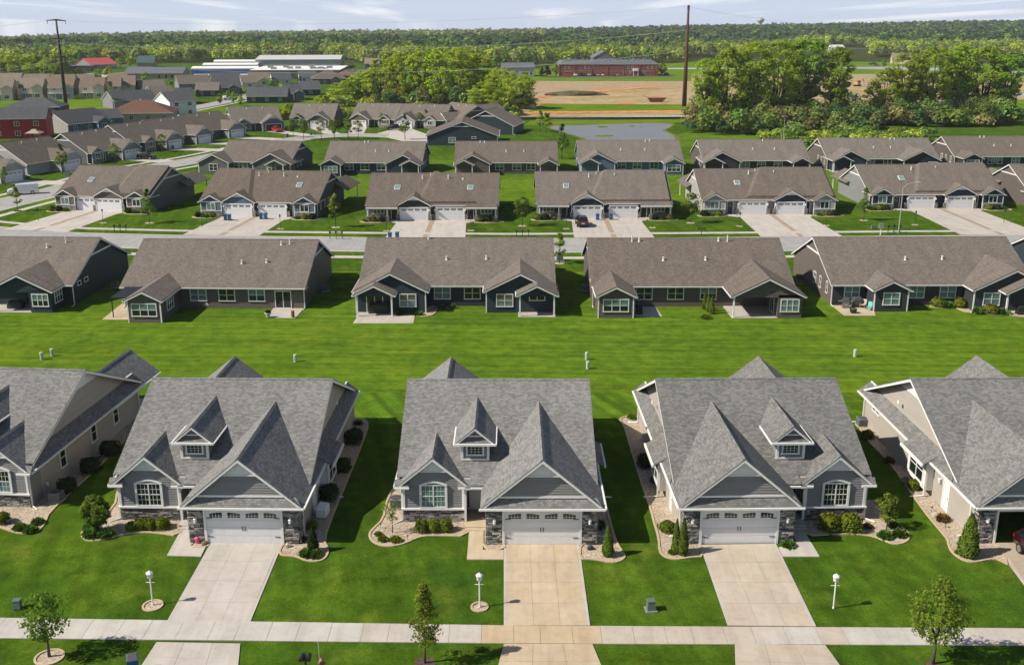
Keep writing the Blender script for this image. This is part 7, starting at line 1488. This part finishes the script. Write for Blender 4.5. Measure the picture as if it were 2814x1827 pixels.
fsheet('bright green lawn before the brick building', [(1440, 224), (1460, 214), (1890, 212), (1895, 224)], .07, FIELD)
fsheet('pale road along the pond', [(1470, 331), (1510, 323), (1980, 318), (1990, 326), (1520, 330)], .08, CONC_W, 'road')
fsheet('green bank by the pond', [(1440, 345), (1460, 332), (1990, 328), (1990, 336), (1860, 338), (1740, 338), (1530, 344)], .03, FIELD)
for i, (pp) in enumerate(([(1428, 313), (1470, 308), (1905, 304), (1915, 309), (1480, 313)], [(1440, 271), (1530, 261), (1525, 265), (1445, 275)], [(1605, 251), (1815, 236), (1818, 239), (1620, 256)], [(1445, 285), (1520, 284), (1520, 286), (1448, 287)], [(1690, 283), (1740, 279), (1745, 284), (1700, 286)], [(2750, 272), (2900, 270), (2900, 273), (2755, 275)])): fsheet(('long orange clay row by the pond road', 'short orange clay row at the left of the site', 'orange clay row below the dry grass', 'thin orange row left of the pond', 'orange clay patch mid site', 'orange strip at the right edge')[i], pp, .12, ORANGE, 'clay_row')
fsheet('bright green meadow behind the brick building', [(1380, 190), (1900, 186), (2350, 182), (2560, 188), (2560, 160), (2330, 145), (2200, 150), (1800, 178), (1400, 176)], .05, FIELD)
fsheet('pale farm track across the meadow', [(1820, 188), (2090, 187), (2090, 190), (1820, 191)], .10, CONC, 'road'); fsheet('grey road crossing at far right', [(2320, 186), (2480, 184), (2900, 200), (2900, 204), (2470, 193), (2320, 189)], .1, ROADM, 'road'); fsheet('new road curving over the bare ground at right', [(2330, 208), (2460, 204), (2460, 207), (2330, 211)], .1, ROADM, 'road'); fsheet('second new road over the bare ground at right', [(2350, 232), (2440, 226), (2460, 229), (2350, 236)], .1, ROADM, 'road'); fsheet('pale road at the right edge beyond the trees', [(2740, 270), (2790, 258), (2900, 250), (2900, 266)], .1, ROADM, 'road'); fsheet('green field at the right edge beyond the trees', [(2740, 300), (2745, 276), (2900, 274), (2900, 300)], .08, FIELD)
fsheet('yellow green meadow before the willow thicket', [(930, 300), (1000, 285), (1400, 300), (1440, 330), (1300, 345), (1000, 325)], .02, MEADOW)
fsheet('lawn beside the thicket at right', [(1820, 405), (1860, 372), (1990, 330), (2140, 330), (2120, 400)], .02, LAWN2)
# silt fence posts along the pond road, orange mesh rows as low netting
P0, P1 = ground(1420, 330), ground(2000, 327)
sf = thing('silt_fence', 'low black silt fence along the pond road', 'fence', P0); d = P1 - P0
b = MB(); b.hull([(0, 0, 0), (d.x, d.y, 0), (d.x, d.y + .05, 0), (0, .05, 0)], [(0, 0, .8), (d.x, d.y, .8), (d.x, d.y + .05, .8), (0, .05, .8)]); b.build('fabric', BLACK, sf)
def stake():
    b = MB(); b.box(-.05, .05, -.06, -.01, 0, 1.1); return b.mesh('stake', BARK)
for i in range(30): link('stake', cached('stake', stake), sf, (d.x * i / 29, d.y * i / 29, 0))
ev, ef = ico(3, (14, 4, 2.2), 3, .18); me = bpy.data.meshes.new('soil_heap'); me.from_pydata(ev.tolist(), [], ef); me.materials.append(speckle('dark_soil', [(0.05, 0.05, 0.025), (0.09, 0.085, 0.04), (0.13, 0.11, 0.06)], .8)); tag(link('soil_heap', me, None, ground(1585, 263), .15), 'long dark heap of soil on the bare site', 'soil heap')
o = thing('skip', 'rust red open skip standing on the bare site', 'skip', ground(1803, 281), .05); b = MB(); b.loft([[(-2.6, -1.1, .2), (2.6, -1.1, .2), (2.6, 1.1, .2), (-2.6, 1.1, .2)], [(-3.6, -1.2, 1.8), (4.2, -1.2, 1.8), (4.2, 1.2, 1.8), (-3.6, 1.2, 1.8)]]); b.build('tub', plain('rust_red', (0.20, 0.04, 0.025), .8), o); b = MB(); b.prism([(-3.6, -1.2, 1.8), (-3.6, 1.2, 1.8), (-5.6, 1.2, 3.0), (-5.6, -1.2, 3.0)], (.15, 0, -.2)); b.build('tailgate', MATS['rust_red'], o)
def excav(label, px, py):
    o = thing('digger', label, 'excavator', ground(px, py), .6); ym = cached('ym', lambda: plain('digger_yellow', (0.55, 0.28, 0.03), .5)); b = MB(); b.box(-1.6, 1.6, -1.3, -.7, 0, .9); b.build('track', BLACK, o); b = MB(); b.box(-1.6, 1.6, .7, 1.3, 0, .9); b.build('track', BLACK, o); b = MB(); b.box(-1.5, 1.2, -1.1, 1.1, .95, 2.0); b.build('body', ym, o); b = MB(); b.box(-.2, 1.1, -1.0, 0, 2.0, 3.0); b.build('cab', CGLASS, o); b = MB(); b.tube([(1.0, 0, 1.8), (3.2, 0, 4.0), (5.0, 0, 2.2), (5.2, 0, .6)], [.3, .28, .22, .3], 6); b.build('boom', ym, o)
excav('yellow excavator behind the right trees', 2356, 238)
# brick building
def hall(name, label, pl, pr, py, rot, d, h_, wall, roof, rtype='flat', rise=1.5, wins=(), pil=None, cat_='building'):
    A, B = ground(pl, py), ground(pr, py); w = (B - A).length / math.cos(rot); h = House(name, label, cat_, (A + B) / 2, rot); hw = w / 2
    b = h.mb(); b.box(-hw, hw, 0, d, 0, h_); h.put('wall', b, wall)
    if rtype == 'gable': h.block(-hw, hw, .02, d - .02, h_ - .02, h_, rise / (d / 2), 'x', wall, 'gable_wall'); h.gable(-hw, hw, 0, d, h_, rise / (d / 2), 'x', roof, oe=.5, cap=False, gut=False, trim=roof)
    elif rtype == 'gabley': h.block(-hw + .02, hw - .02, 0, d, h_ - .02, h_, rise / hw, 'y', wall, 'gable_wall'); h.gable(-hw, hw, 0, d, h_, rise / hw, 'y', roof, oe=.5, cap=False, gut=False, trim=roof)
    elif rtype == 'mansard':
        b = h.mb(); b.loft([[(-hw - .3, -.3, h_), (hw + .3, -.3, h_), (hw + .3, d + .3, h_), (-hw - .3, d + .3, h_)], [(-hw + rise, rise, h_ + rise), (hw - rise, rise, h_ + rise), (hw - rise, d - rise, h_ + rise), (-hw + rise, d - rise, h_ + rise)]]); h.put('roof', b, roof)
    else: b = h.mb(); b.box(-hw - .15, hw + .15, -.15, d + .15, h_, h_ + .35); h.put('roof', b, roof)
    for u, z, ww, hh in wins: h.window('f', -hw + u * w, 0, z, ww, hh, 1, 2)
    for u in pil or (): b = h.mb(); b.box(-hw + u * w - .25, -hw + u * w + .25, -.2, 0, 0, h_); h.put('pilaster', b, wall)
    h.w = w; return h
BRICKM = plain('red_brick', (0.22, 0.065, 0.042), .9, var=.15, nscale=.5); GMETAL = plain('grey_metal_sheet', (0.34, 0.345, 0.35), .5); WMEMB = plain('white_roof_membrane', (0.72, 0.71, 0.68), .6); SLATEM = plain('slate_metal_roof', (0.115, 0.12, 0.135), .6); DKB = plain('dark_block_wall', (0.075, 0.072, 0.07), .8); TANB = plain('tan_block_wall', (0.30, 0.25, 0.19), .8); BLUEP = plain('blue_door_paint', (0.02, 0.09, 0.28), .5); REDR = plain('red_metal_roof', (0.42, 0.07, 0.065), .6)
BB = hall('brick_building', 'long red brick building with grey roof and parked cars', 1537, 1808, 210, R(1.5), 30, 7.0, BRICKM, SLATEM, 'mansard', 2.0, [(u, 5.4, 1.0, 2.0) for u in (.06, .10, .26, .30, .34, .66, .70, .74, .90, .94, .98)] + [(.66, 2.2, 1.2, 1.6), (.72, 2.2, 1.2, 1.6), (.86, 2.2, 1.2, 1.6)], [0.0, .155, .33, .49, .655, .815, .965, 1.0])
b = BB.mb(); b.box(-BB.w / 2, BB.w / 2, -.06, 0, 2.9, 3.2); BB.put('band_course', b, TANB)
b = BB.mb(); xx = .77 * BB.w - BB.w / 2; b.box(xx - 1.6, xx + 1.6, -2.5, 0, 3.2, 4.6); cp = BB.put('entry_canopy', b, WHITE)
for sx in (-1, 1): b = BB.mb(); b.box(xx + sx * 1.4 - .15, xx + sx * 1.4 + .15, -2.4, -2.1, 0, 3.2); BB.put('post', b, WHITE, cp)
for i in range(16): b = BB.mb(); x0 = -BB.w / 2 + 4 + i * (BB.w - 8) / 15 + rng.uniform(-1, 1); s_ = rng.uniform(.5, 1.2); y0 = rng.uniform(5, 10); b.box(x0 - s_, x0 + s_, y0, y0 + s_ * 1.6, 8.95, 9.1 + rng.uniform(.5, 1.3)); BB.put('roof_unit', b, ACG)
hall('hall', 'stepped dark grey gabled hall behind the brick building', 1630, 1690, 196, 0, 30, 9, SLATEM, SLATEM, 'gabley', 4)
hall('shed', 'pale grey metal hall left of the brick building', 1380, 1468, 211, R(3), 16, 5.5, GMETAL, SLATEM, 'gable', 2.5, [(.9, 2, 1.5, 2.2)])
hall('shed', 'white roofed barn among trees right of the brick building', 1776, 1826, 158, R(4), 20, 5, WHITES, WMEMB, 'gable', 4)
hall('shed', 'white farmhouse hall on the far meadow at right', 2286, 2322, 147, R(5), 16, 5, WHITES, plain('pale_metal_roof', (0.55, 0.56, 0.57), .5), 'gable', 3.5); hall('shed', 'tan roofed farm building at the far crossing', 2452, 2500, 176, R(-15), 14, 4, CREAM, TAN_ROOF, 'gable', 4)
fsheet('parking lot before the brick building', [(1480, 214), (1540, 210), (1850, 205), (1852, 211), (1700, 214)], .12, ASPH, 'car_park')
cars = [(1581, 'suv', CWHITE), (1597, 'pickup', CBLACK), (1606, 'suv', CGREY), (1619, 'suv', CSILV), (1632, 'sedan', CBURG), (1642, 'sedan', CSILV), (1655, 'sedan', CWHITE), (1684, 'suv', CRED), (1695, 'sedan', CSILV), (1708, 'suv', CWHITE), (1730, 'suv', CWHITE), (1757, 'pickup', CBLUE), (1778, 'suv', CBLACK), (1791, 'pickup', CGREY), (1832, 'pickup', CBLACK)]
for i, (px, k, m) in enumerate(cars): car('parked_car', ordinal(i) + ' vehicle from the left before the brick building', 'car', ground(px, 210.5 - i * .12) + Vector((0, 0, .13)), R(90 if i in (10, 11, 12) else 8), k, m, 'cars before the brick building', lod=1)
hall('shed', 'small brick refuse enclosure at the left of the car park', 1551, 1568, 213, 0, 3, 3, BRICKM, BRICKM)
# commercial halls at upper left
hall('hall', 'long dark grey hall with slate roof among the far houses', 345, 500, 222, R(6), 24, 4.0, TANB, SLATEM, 'gable', 3.0, [(.6, 2.2, 1.6, 2.6), (.72, 2.2, 1.6, 2.6), (.82, 2.2, 1.6, 2.6)])
HW = hall('hall', 'white roofed flat warehouse with many roof units', 690, 934, 218, R(4), 58, 5, DKB, WMEMB)
for i in range(9): b = HW.mb(); x0 = -HW.w / 2 + 8 + i * (HW.w - 16) / 8; y0 = rng.uniform(6, 46); b.box(x0 - 1.6, x0 + 1.6, y0, y0 + 2.6, 5.36, 6.6); HW.put('roof_unit', b, ACG)
hall('hall', 'pale grey metal warehouse with low pitched roof', 706, 934, 190, R(6), 60, 6.5, GMETAL, plain('pale_roof_sheet', (0.50, 0.50, 0.48), .5), 'gable', 2.2)
for i, (pl, pr, py) in enumerate(((530, 706, 204), (560, 706, 193), (590, 706, 183))):
    h = hall('storage_unit', ('nearest', 'middle', 'farthest')[i] + ' long row of storage units with blue doors', pl, pr, py, R(6), 14, 3.6, WHITES, WMEMB, 'gable', 1.0, cat_='storage')
    n = 22
    def dm(): b = MB(); b.box(-1.25, 1.25, -.06, 0, 0, 2.9); return b.mesh('roller_door', BLUEP)
    for k in range(n): link('roller_door', cached('rdoor', dm), h.o, (-h.w / 2 + (k + .5) * h.w / n, -.02, 0))
hall('hall', 'red roofed hall with grey gable among the trees', 262, 312, 191, R(50), 20, 3.6, plain('mauve_wall', (0.24, 0.20, 0.19), .8), REDR, 'gable', 4); hall('hall', 'flat roofed low shop beside the red roofed hall', 185, 250, 198, R(5), 14, 3.6, DKB, SLATEM); hall('hall', 'green roofed pavilion hall before the woods', 378, 422, 186, R(10), 18, 3.5, TANB, plain('green_roof', (0.04, 0.085, 0.075), .6), 'gable', 4.5)
fsheet('pale parking lot by the red roofed hall', [(180, 205), (360, 200), (380, 212), (190, 216)], .1, CONC_W, 'car_park'); fsheet('yard between the storage rows', [(520, 215), (720, 208), (720, 180), (560, 184)], .06, CONC_W, 'car_park'); fsheet('grey yard right of the white roofed warehouse', [(915, 205), (1010, 198), (1010, 190), (930, 192)], .06, ASPH, 'car_park')
hall('shed', 'small brown roofed house right of the warehouses', 1003, 1042, 191, R(4), 12, 4, SLATE, TAN_ROOF, 'gable', 3.5)
# pylons and wires
WEATH = plain('weathered_steel', (0.085, 0.030, 0.018), .85, var=.25, nscale=.3); DKST = plain('dark_steel_pole', (0.022, 0.020, 0.018), .8)
def pylon(label, loc, h, mat, arms, r0, rot=0.0):
    o = thing('pylon', label, 'pylon', loc, rot); b = MB(); b.tube([(0, 0, -.5), (0, 0, h * .5), (0, 0, h)], [r0, r0 * .72, r0 * .42], 12); b.build('pole', mat, o, smooth=True)
    for z, w, y_ in arms:
        b = MB(); b.tube([(-w, y_, z - .1 if w < 3 else z), (0, 0, z + .25), (w, y_, z - .1)], [.16, .34, .16], 6); b.build('cross_arm', mat, o)
        for sx in (-1, 1): b = MB(); b.lathe([(.08, -1.3), (.13, -1.0), (.13, -.2), (.05, 0)], 6, c=(sx * w * .96, y_, z)); b.build('insulator', DGREY, o)
    return o
PLl = ground(183, 302); PRr = ground(1880, 293)
zt = lambda p, py: above(0, py, p.y).z
LZ = [zt(PLl, 57), zt(PLl, 108), zt(PLl, 158)]; RZ = [zt(PRr, 19), zt(PRr, 74), zt(PRr, 130)]
pylon('dark slender pylon with three cross arms at left', PLl, zt(PLl, 53), DKST, [(LZ[0], 3.5, 0), (LZ[1], 3.4, 0), (LZ[2], 3.1, 0)], .75, R(4)); pylon('tall rust brown steel pylon beside the bare site', PRr, zt(PRr, 15), WEATH, [(RZ[0], 1.1, 0), (RZ[1], .8, .8), (RZ[2], .8, .8)], .95, R(60))
WIRE = plain('wire_aluminium', (0.38, 0.38, 0.35), .5)
def wire(label, a, c, sag, r=.033):
    b = MB(); b.tube([a + (c - a) * (i / 24) - Vector((0, 0, sag * 4 * (i / 24) * (1 - i / 24))) for i in range(25)], r, 4); tag(b.build('power_line', WIRE), label, 'power line', 'wires between the pylons')
for k in range(3):
    for s_, off in ((-1, 'near'), (1, 'far')):
        if k == 0 and s_ > 0: continue
        a = PLl + Vector((s_ * 3.2, 0, LZ[k] - (1.3 if k else 0))); c = PRr + Vector((s_ * .8, s_ * .8, RZ[k] - (1.3 if k else 0))); lv = ('top', 'middle', 'lowest')[k]
        wire('%s %s wire strung from the left pylon to the rust brown pylon' % (lv, off), a, c, (3.5, 5.0, 6.5)[k])
        wire('%s %s wire running off left from the dark pylon' % (lv, off), a, a + Vector((-160, -60 + 10 * s_, 4)), 7 + k); wire('%s %s wire running off right from the rust brown pylon' % (lv, off), c, c + Vector((220, 150, -2)), 8)
o = thing('water_tower', 'grey water tower bulb on the wooded skyline', 'water tower', (0, 0, 0)); p = above(2090, 56, 2700); o.location = (p.x, p.y, p.z - 44)
b = MB(); b.lathe([(2.2, 0), (1.6, 10), (1.6, 30), (3.5, 36), (8.5, 41), (9.5, 44), (8.5, 47), (4, 50), (.5, 51)], 20); b.build('tank', GMETAL, o, smooth=True); b = MB(); b.lathe([(3, -1), (3, 1)], 12); b.build('base', CONC, o)
for i, (px, py0, py1) in enumerate(((238, 236, 188), (962, 203, 165), (977, 203, 180), (1483, 206, 155), (1820, 172, 152), (2386, 180, 145), (2780, 175, 150))):
    p = ground(px, py0); q = above(px, py1, p.y); o = thing('utility_pole', ordinal(i) + ' wooden utility pole from the left in the distance', 'utility pole', p, 0, 'distant utility poles'); b = MB(); b.tube([(0, 0, 0), (0, 0, q.z)], [.28, .2], 6); b.build('pole', BARK, o); b = MB(); b.box(-1.5, 1.5, -.12, .12, q.z - 1.0, q.z - .75); b.build('crossarm', BARK, o)
for lab, px, py, r_, k, m in (('dark pickup at the far crossing', 2400, 179, 80, 'pickup', CBLACK), ('dark car beside the pickup at the far crossing', 2408, 182, 80, 'sedan', CGREY)): car('parked_car', lab, 'car', ground(px, py) + Vector((0, 0, .12)), R(r_), k, m, lod=1)
# ------------------------------------------------------------------ big trees, thickets and the wooded horizon
CWM = leafmat('cottonwood_leaf', (0.18, 0.26, 0.02), (0.31, 0.42, 0.03), (0.43, 0.55, 0.05), .5); WLM = leafmat('willow_leaf', (0.22, 0.30, 0.014), (0.37, 0.47, 0.022), (0.48, 0.58, 0.04), .5); OKM = leafmat('oak_leaf', (0.13, 0.23, 0.02), (0.24, 0.38, 0.03), (0.35, 0.49, 0.045), .5)
CW = [tree_meshes('cw%d' % i, 25, 7.2, 4.0, 130, 7600, .31, m, sh, 60 + i, .42, multi=mu, bark=BARKD, spread=.24) for i, (m, sh, mu) in enumerate(((CWM, 'vase', 3), (CWM, 'oval', 2), (OKM, 'vase', 2), (CWM, 'round', 3)))]
WL = [tree_meshes('wl%d' % i, 20, 5.6, 2.5, 100, 4600, .29, WLM, sh, 70 + i, .3, multi=2, bark=BARKD, spread=.25) for i, sh in enumerate(('oval', 'round', 'vase'))]
SMT = [tree_meshes('smt%d' % i, 9, 3.2, 1.6, 36, 1300, .36, m, sh, 80 + i, .16, bark=BARKD, spread=.4) for i, (m, sh) in enumerate(((OKM, 'round'), (WLM, 'oval'), (LEAF_D, 'cone')))]
def big(label, px, pyb, pyt, wpx, meshes, h0, cr0, group=None, name='big_tree', rot=None):
    p = ground(px, pyb); top = above(px, pyt, p.y).z; s_ = FPX / (p.y * CP + CAM_H * SP); k = (wpx / s_ / 2) / (cr0 * 1.12)
    return plant_tree(name, label, 'tree', p, meshes, k, rng.uniform(0, 6) if rot is None else rot, group, sz=top / h0)
for i, (px, b0, t0, w, k) in enumerate(((1938, 352, 158, 120, 0), (1992, 350, 124, 145, 1), (2062, 348, 110, 150, 0), (2132, 340, 106, 155, 3), (2208, 335, 104, 185, 2), (2285, 340, 124, 140, 2))): big(ordinal(i) + ' tall tree from the left in the big clump right of the rust brown pylon', px, b0, t0, w, CW[k], 25, 7.2, 'left clump of big trees')
for i, (px, b0, t0, w, k) in enumerate(((2425, 335, 184, 125, 1), (2485, 330, 142, 150, 0), (2552, 325, 124, 155, 3), (2622, 322, 118, 165, 0), (2692, 322, 122, 170, 1), (2752, 325, 146, 140, 2))): big(ordinal(i) + ' tall tree from the left in the clump at the right edge', px, b0, t0, w, CW[k], 25, 7.2, 'right clump of big trees')
for i, (px, b0, t0, w, k) in enumerate(((945, 284, 218, 90, 0), (1000, 283, 192, 110, 2), (1052, 286, 158, 120, 1), (1105, 288, 136, 120, 0), (1160, 290, 124, 120, 2), (1215, 292, 120, 120, 0), (1268, 292, 124, 120, 1), (1318, 290, 138, 115, 0), (1372, 296, 182, 100, 2), (1425, 300, 192, 110, 1), (1338, 318, 222, 120, 1))): big(ordinal(i) + ' yellow-green willow from the left in the centre thicket', px, b0, t0, w, WL[k], 20, 5.6, 'willows of the centre thicket', 'willow_tree')
small = ((220, 210, 188, 34, 1, 'bright bush-like tree by the red roofed hall'), (270, 222, 190, 30, 0, 'dark tree below the red roofed hall'), (302, 222, 184, 34, 1, 'light tree right of the red roofed hall'), (402, 232, 200, 26, 0, 'tree before the long grey hall'), (330, 187, 160, 30, 1, 'left tree behind the long grey hall'), (356, 187, 160, 26, 1, 'right tree behind the long grey hall'), (580, 235, 206, 16, 0, 'slim tree below the storage rows'), (545, 272, 246, 20, 2, 'dark tree beside the white house'), (605, 288, 258, 20, 0, 'left street tree on the far bend'), (643, 286, 254, 20, 0, 'right street tree on the far bend'), (680, 262, 240, 20, 1, 'bush by the taupe house on the bend'), (745, 238, 215, 20, 0, 'tree between the cream houses'), (825, 228, 208, 14, 2, 'dark pointed tree by the white dormered house'), (792, 330, 285, 34, 1, 'bronze leafed tree behind the cul-de-sac left'), (770, 330, 300, 44, 1, 'spreading bush tree behind the open garage house'), (917, 325, 275, 26, 0, 'narrow tree behind the brown cul-de-sac house'), (935, 332, 298, 40, 0, 'dark round tree right of the brown cul-de-sac house'), (893, 312, 262, 36, 1, 'light bush behind the brown cul-de-sac house'), (1503, 212, 180, 30, 2, 'left dark evergreen beside the brick building'), (1527, 212, 172, 22, 0, 'tree at the left corner of the brick building'), (1490, 211, 186, 22, 2, 'low dark evergreen left of the brick building'), (1658, 208, 178, 30, 0, 'round tree before the middle of the brick building'), (1715, 207, 184, 16, 0, 'slim tree before the brick building'), (1818, 208, 174, 30, 0, 'round tree at the right end of the brick building'), (1838, 157, 132, 14, 2, 'pointed spruce by the white roofed barn'), (2428, 188, 166, 14, 0, 'small tree at the far crossing'))
for px, b0, t0, w, k, lab in small: big(lab, px, b0, t0, w, SMT[k], 9, 3.2, None, 'tree')
for i, (px, b0, t0, w) in enumerate(((-20, 216, 150, 60), (20, 216, 152, 55), (62, 215, 150, 60), (100, 214, 146, 55), (140, 214, 148, 55), (168, 214, 160, 40), (40, 222, 178, 50), (85, 221, 170, 46), (125, 221, 165, 56), (155, 222, 176, 44))): big(ordinal(i) + ' fresh green tree from the left in the wood behind the condos', px, b0, t0, w, (WL if i % 3 else CW)[i % 3], 20 if i % 3 else 25, 5.6 if i % 3 else 7.2, 'wood behind the condos', 'wood_tree')
for i, (px, b0, t0, w) in enumerate(sorted(((30, 268, 246, 22), (122, 276, 262, 14), (212, 275, 262, 16), (190, 246, 226, 20), (258, 250, 222, 26), (285, 245, 224, 22), (318, 252, 236, 20), (352, 250, 230, 20), (430, 240, 218, 22), (470, 236, 216, 22), (512, 262, 244, 18), (565, 248, 228, 18), (625, 268, 250, 18), (662, 292, 262, 20), (702, 262, 240, 18), (735, 258, 236, 20), (775, 246, 226, 20), (812, 250, 230, 18), (848, 245, 226, 20), (880, 285, 262, 30)))): big(ordinal(i) + ' from the left of the small trees between the far houses', px, b0, t0, w, SMT[i % 3 if i % 3 < 2 else 0], 9, 3.2, 'small trees between the far houses', 'garden_tree')
# undergrowth and distant woods: leaf clumps by the thousand, each wood one mass
def mass(name, label, trees, mat=None):
    """trees: rows of (x, y, z, radius, height, r, g, b, nquads)"""
    T = np.array(trees); k = T[:, 8].astype(int); idx = np.repeat(np.arange(len(T)), k); n = len(idx); g = np.random.default_rng(len(T))
    d = g.normal(size=(n, 3)); d /= np.linalg.norm(d, axis=1)[:, None]; d[:, 2] = np.where(d[:, 2] < -.35, -d[:, 2], d[:, 2])
    lob = 1 + .22 * np.sin(d[:, 0] * 5 + T[idx, 0]) * np.sin(d[:, 1] * 5 + T[idx, 1]) ; q = d * (g.uniform(.72, 1.05, n) * lob)[:, None]
    P = np.stack([T[idx, 0] + q[:, 0] * T[idx, 3], T[idx, 1] + q[:, 1] * T[idx, 3], T[idx, 2] + T[idx, 4] * .52 + q[:, 2] * T[idx, 4] * .48], 1)
    size = T[idx, 3] * np.sqrt(26.0 / k[idx]) * .46; tint = T[idx, 5:8] * g.uniform(.85, 1.15, (n, 1))
    global nrg
    nrg = g; me = quads_mesh(name, P, d + g.normal(size=(n, 3)) * .6 + np.array([0, 0, .6]), size, mat or TINTED, tint=tint); o = link(name, me); return struct(o, 'stuff', label)
r = random.Random(5); U = []
def tn(c, v=.25): k = r.uniform(1 - v, 1 + v); return (c[0] * k * r.uniform(.9, 1.1), c[1] * k, c[2] * k)
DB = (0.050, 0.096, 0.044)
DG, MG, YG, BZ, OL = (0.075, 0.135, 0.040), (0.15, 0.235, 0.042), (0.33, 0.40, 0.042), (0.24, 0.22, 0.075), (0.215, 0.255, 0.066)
for px in range(1900, 2780, 7):
    for _ in range(3):
        p = ground(px + r.uniform(-8, 8), r.uniform(322, 372 if px < 2420 else 350)); U.append((p.x, p.y, 0, r.uniform(1.6, 4.0), r.uniform(2.0, 8.5), *tn(r.choice((DG, DG, MG, MG, OL, BZ))), 300))
for px in range(2100, 2560, 7): p = ground(px + r.uniform(-6, 6), r.uniform(376, 400)); U.append((p.x, p.y, 0, r.uniform(1.6, 3.0), r.uniform(1.5, 3.6), *tn(r.choice((MG, YG, MG))), 220))
mass('undergrowth', 'dense dark undergrowth and saplings under the big trees', U)
U = []
for px in range(900, 1450, 6):
    for _ in range(2): p = ground(px + r.uniform(-8, 8), r.uniform(272, 300)); U.append((p.x, p.y, 0, r.uniform(1.5, 3.6), r.uniform(1.5, 9 if 1050 < px < 1330 else 4.5), *tn(r.choice((DG, MG, OL, BZ) if 1050 < px < 1330 else (YG, MG, OL, YG))), 180))
for px in range(760, 1430, 7): p = ground(px + r.uniform(-6, 6), r.uniform(300, 330)); U.append((p.x, p.y, 0, r.uniform(1.0, 2.6), r.uniform(.8, 2.6), *tn(r.choice((YG, YG, MG, OL))), 130))
mass('undergrowth', 'yellow-green scrub at the foot of the willow thicket', U)
EDX = [-400, 0, 175, 195, 420, 560, 700, 940, 1000, 1440, 1480, 1860, 1900, 2150, 2200, 2380, 2400, 2800, 3200]; EDY = [690, 668, 660, 850, 880, 905, 960, 960, 830, 780, 850, 900, 1020, 1050, 1330, 1330, 1010, 1010, 1000]
W1, W2 = [], []
def add(lst, px, y, dens_r, k, cols, hh=(11, 17), v=.2):
    s_ = FPX / (y * CP + CAM_H * SP); x = (px - 1407) / s_; z = far_z(x, y); lst.append((x, y, z - .5, r.uniform(.75, 1.25) * dens_r, r.uniform(*hh), *tn(r.choice(cols), v), k))
for _ in range(2300):                      # front ranks, fresh yellow-green mixed with dark
    px = r.uniform(-260, 3080); y0 = float(np.interp(px, EDX, EDY)); y = y0 + 230 * r.random() ** 1.3; t = (y - y0) / 230
    cols = (YG, YG, MG, OL) if (t < .4 or 2380 < px) else (MG, DG, DG, OL); add(W1, px, y, 4.6, 150, cols, (11, 18) if px < 190 else (9, 15))
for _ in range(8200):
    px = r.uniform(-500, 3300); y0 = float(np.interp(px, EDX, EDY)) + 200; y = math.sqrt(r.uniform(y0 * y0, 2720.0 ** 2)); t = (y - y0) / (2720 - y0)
    cols = (DB, DB, DG, DG, MG) if px > 1500 else (DB, DG, DG, MG) if t < .45 else (MG, OL, OL, DG, YG) ; add(W2, px, y, 7.0, 44 if y < 1500 else 28, cols, (11, 17))  # darker greens of the middle band paint cloud shadow into the leaf tint
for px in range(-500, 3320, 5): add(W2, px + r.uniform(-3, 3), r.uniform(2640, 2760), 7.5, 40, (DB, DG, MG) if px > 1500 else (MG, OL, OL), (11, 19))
mass('woodland', 'fresh yellow-green belt of trees beyond the fields', W1); mass('woodland', 'wooded hills, tinted dark as under cloud shadow, rolling to the horizon', W2)

# ------------------------------------------------------------------ thin spring haze over the whole place
hz = bpy.data.materials.new('haze_air'); hz.use_nodes = True; hn_ = hz.node_tree; hn_.nodes.clear(); ho = hn_.nodes.new('ShaderNodeOutputMaterial'); hv = hn_.nodes.new('ShaderNodeVolumePrincipled')
hv.inputs['Color'].default_value = (0.86, 0.92, 1.0, 1); hv.inputs['Density'].default_value = 0.00007; hv.inputs['Anisotropy'].default_value = 0.0; hn_.links.new(hv.outputs[0], ho.inputs['Volume'])
b = MB(); b.box(-6100, 6100, -120, 6100, -110, 62); struct(b.build('haze', hz), 'stuff', 'faint bluish haze lying over the far woods')
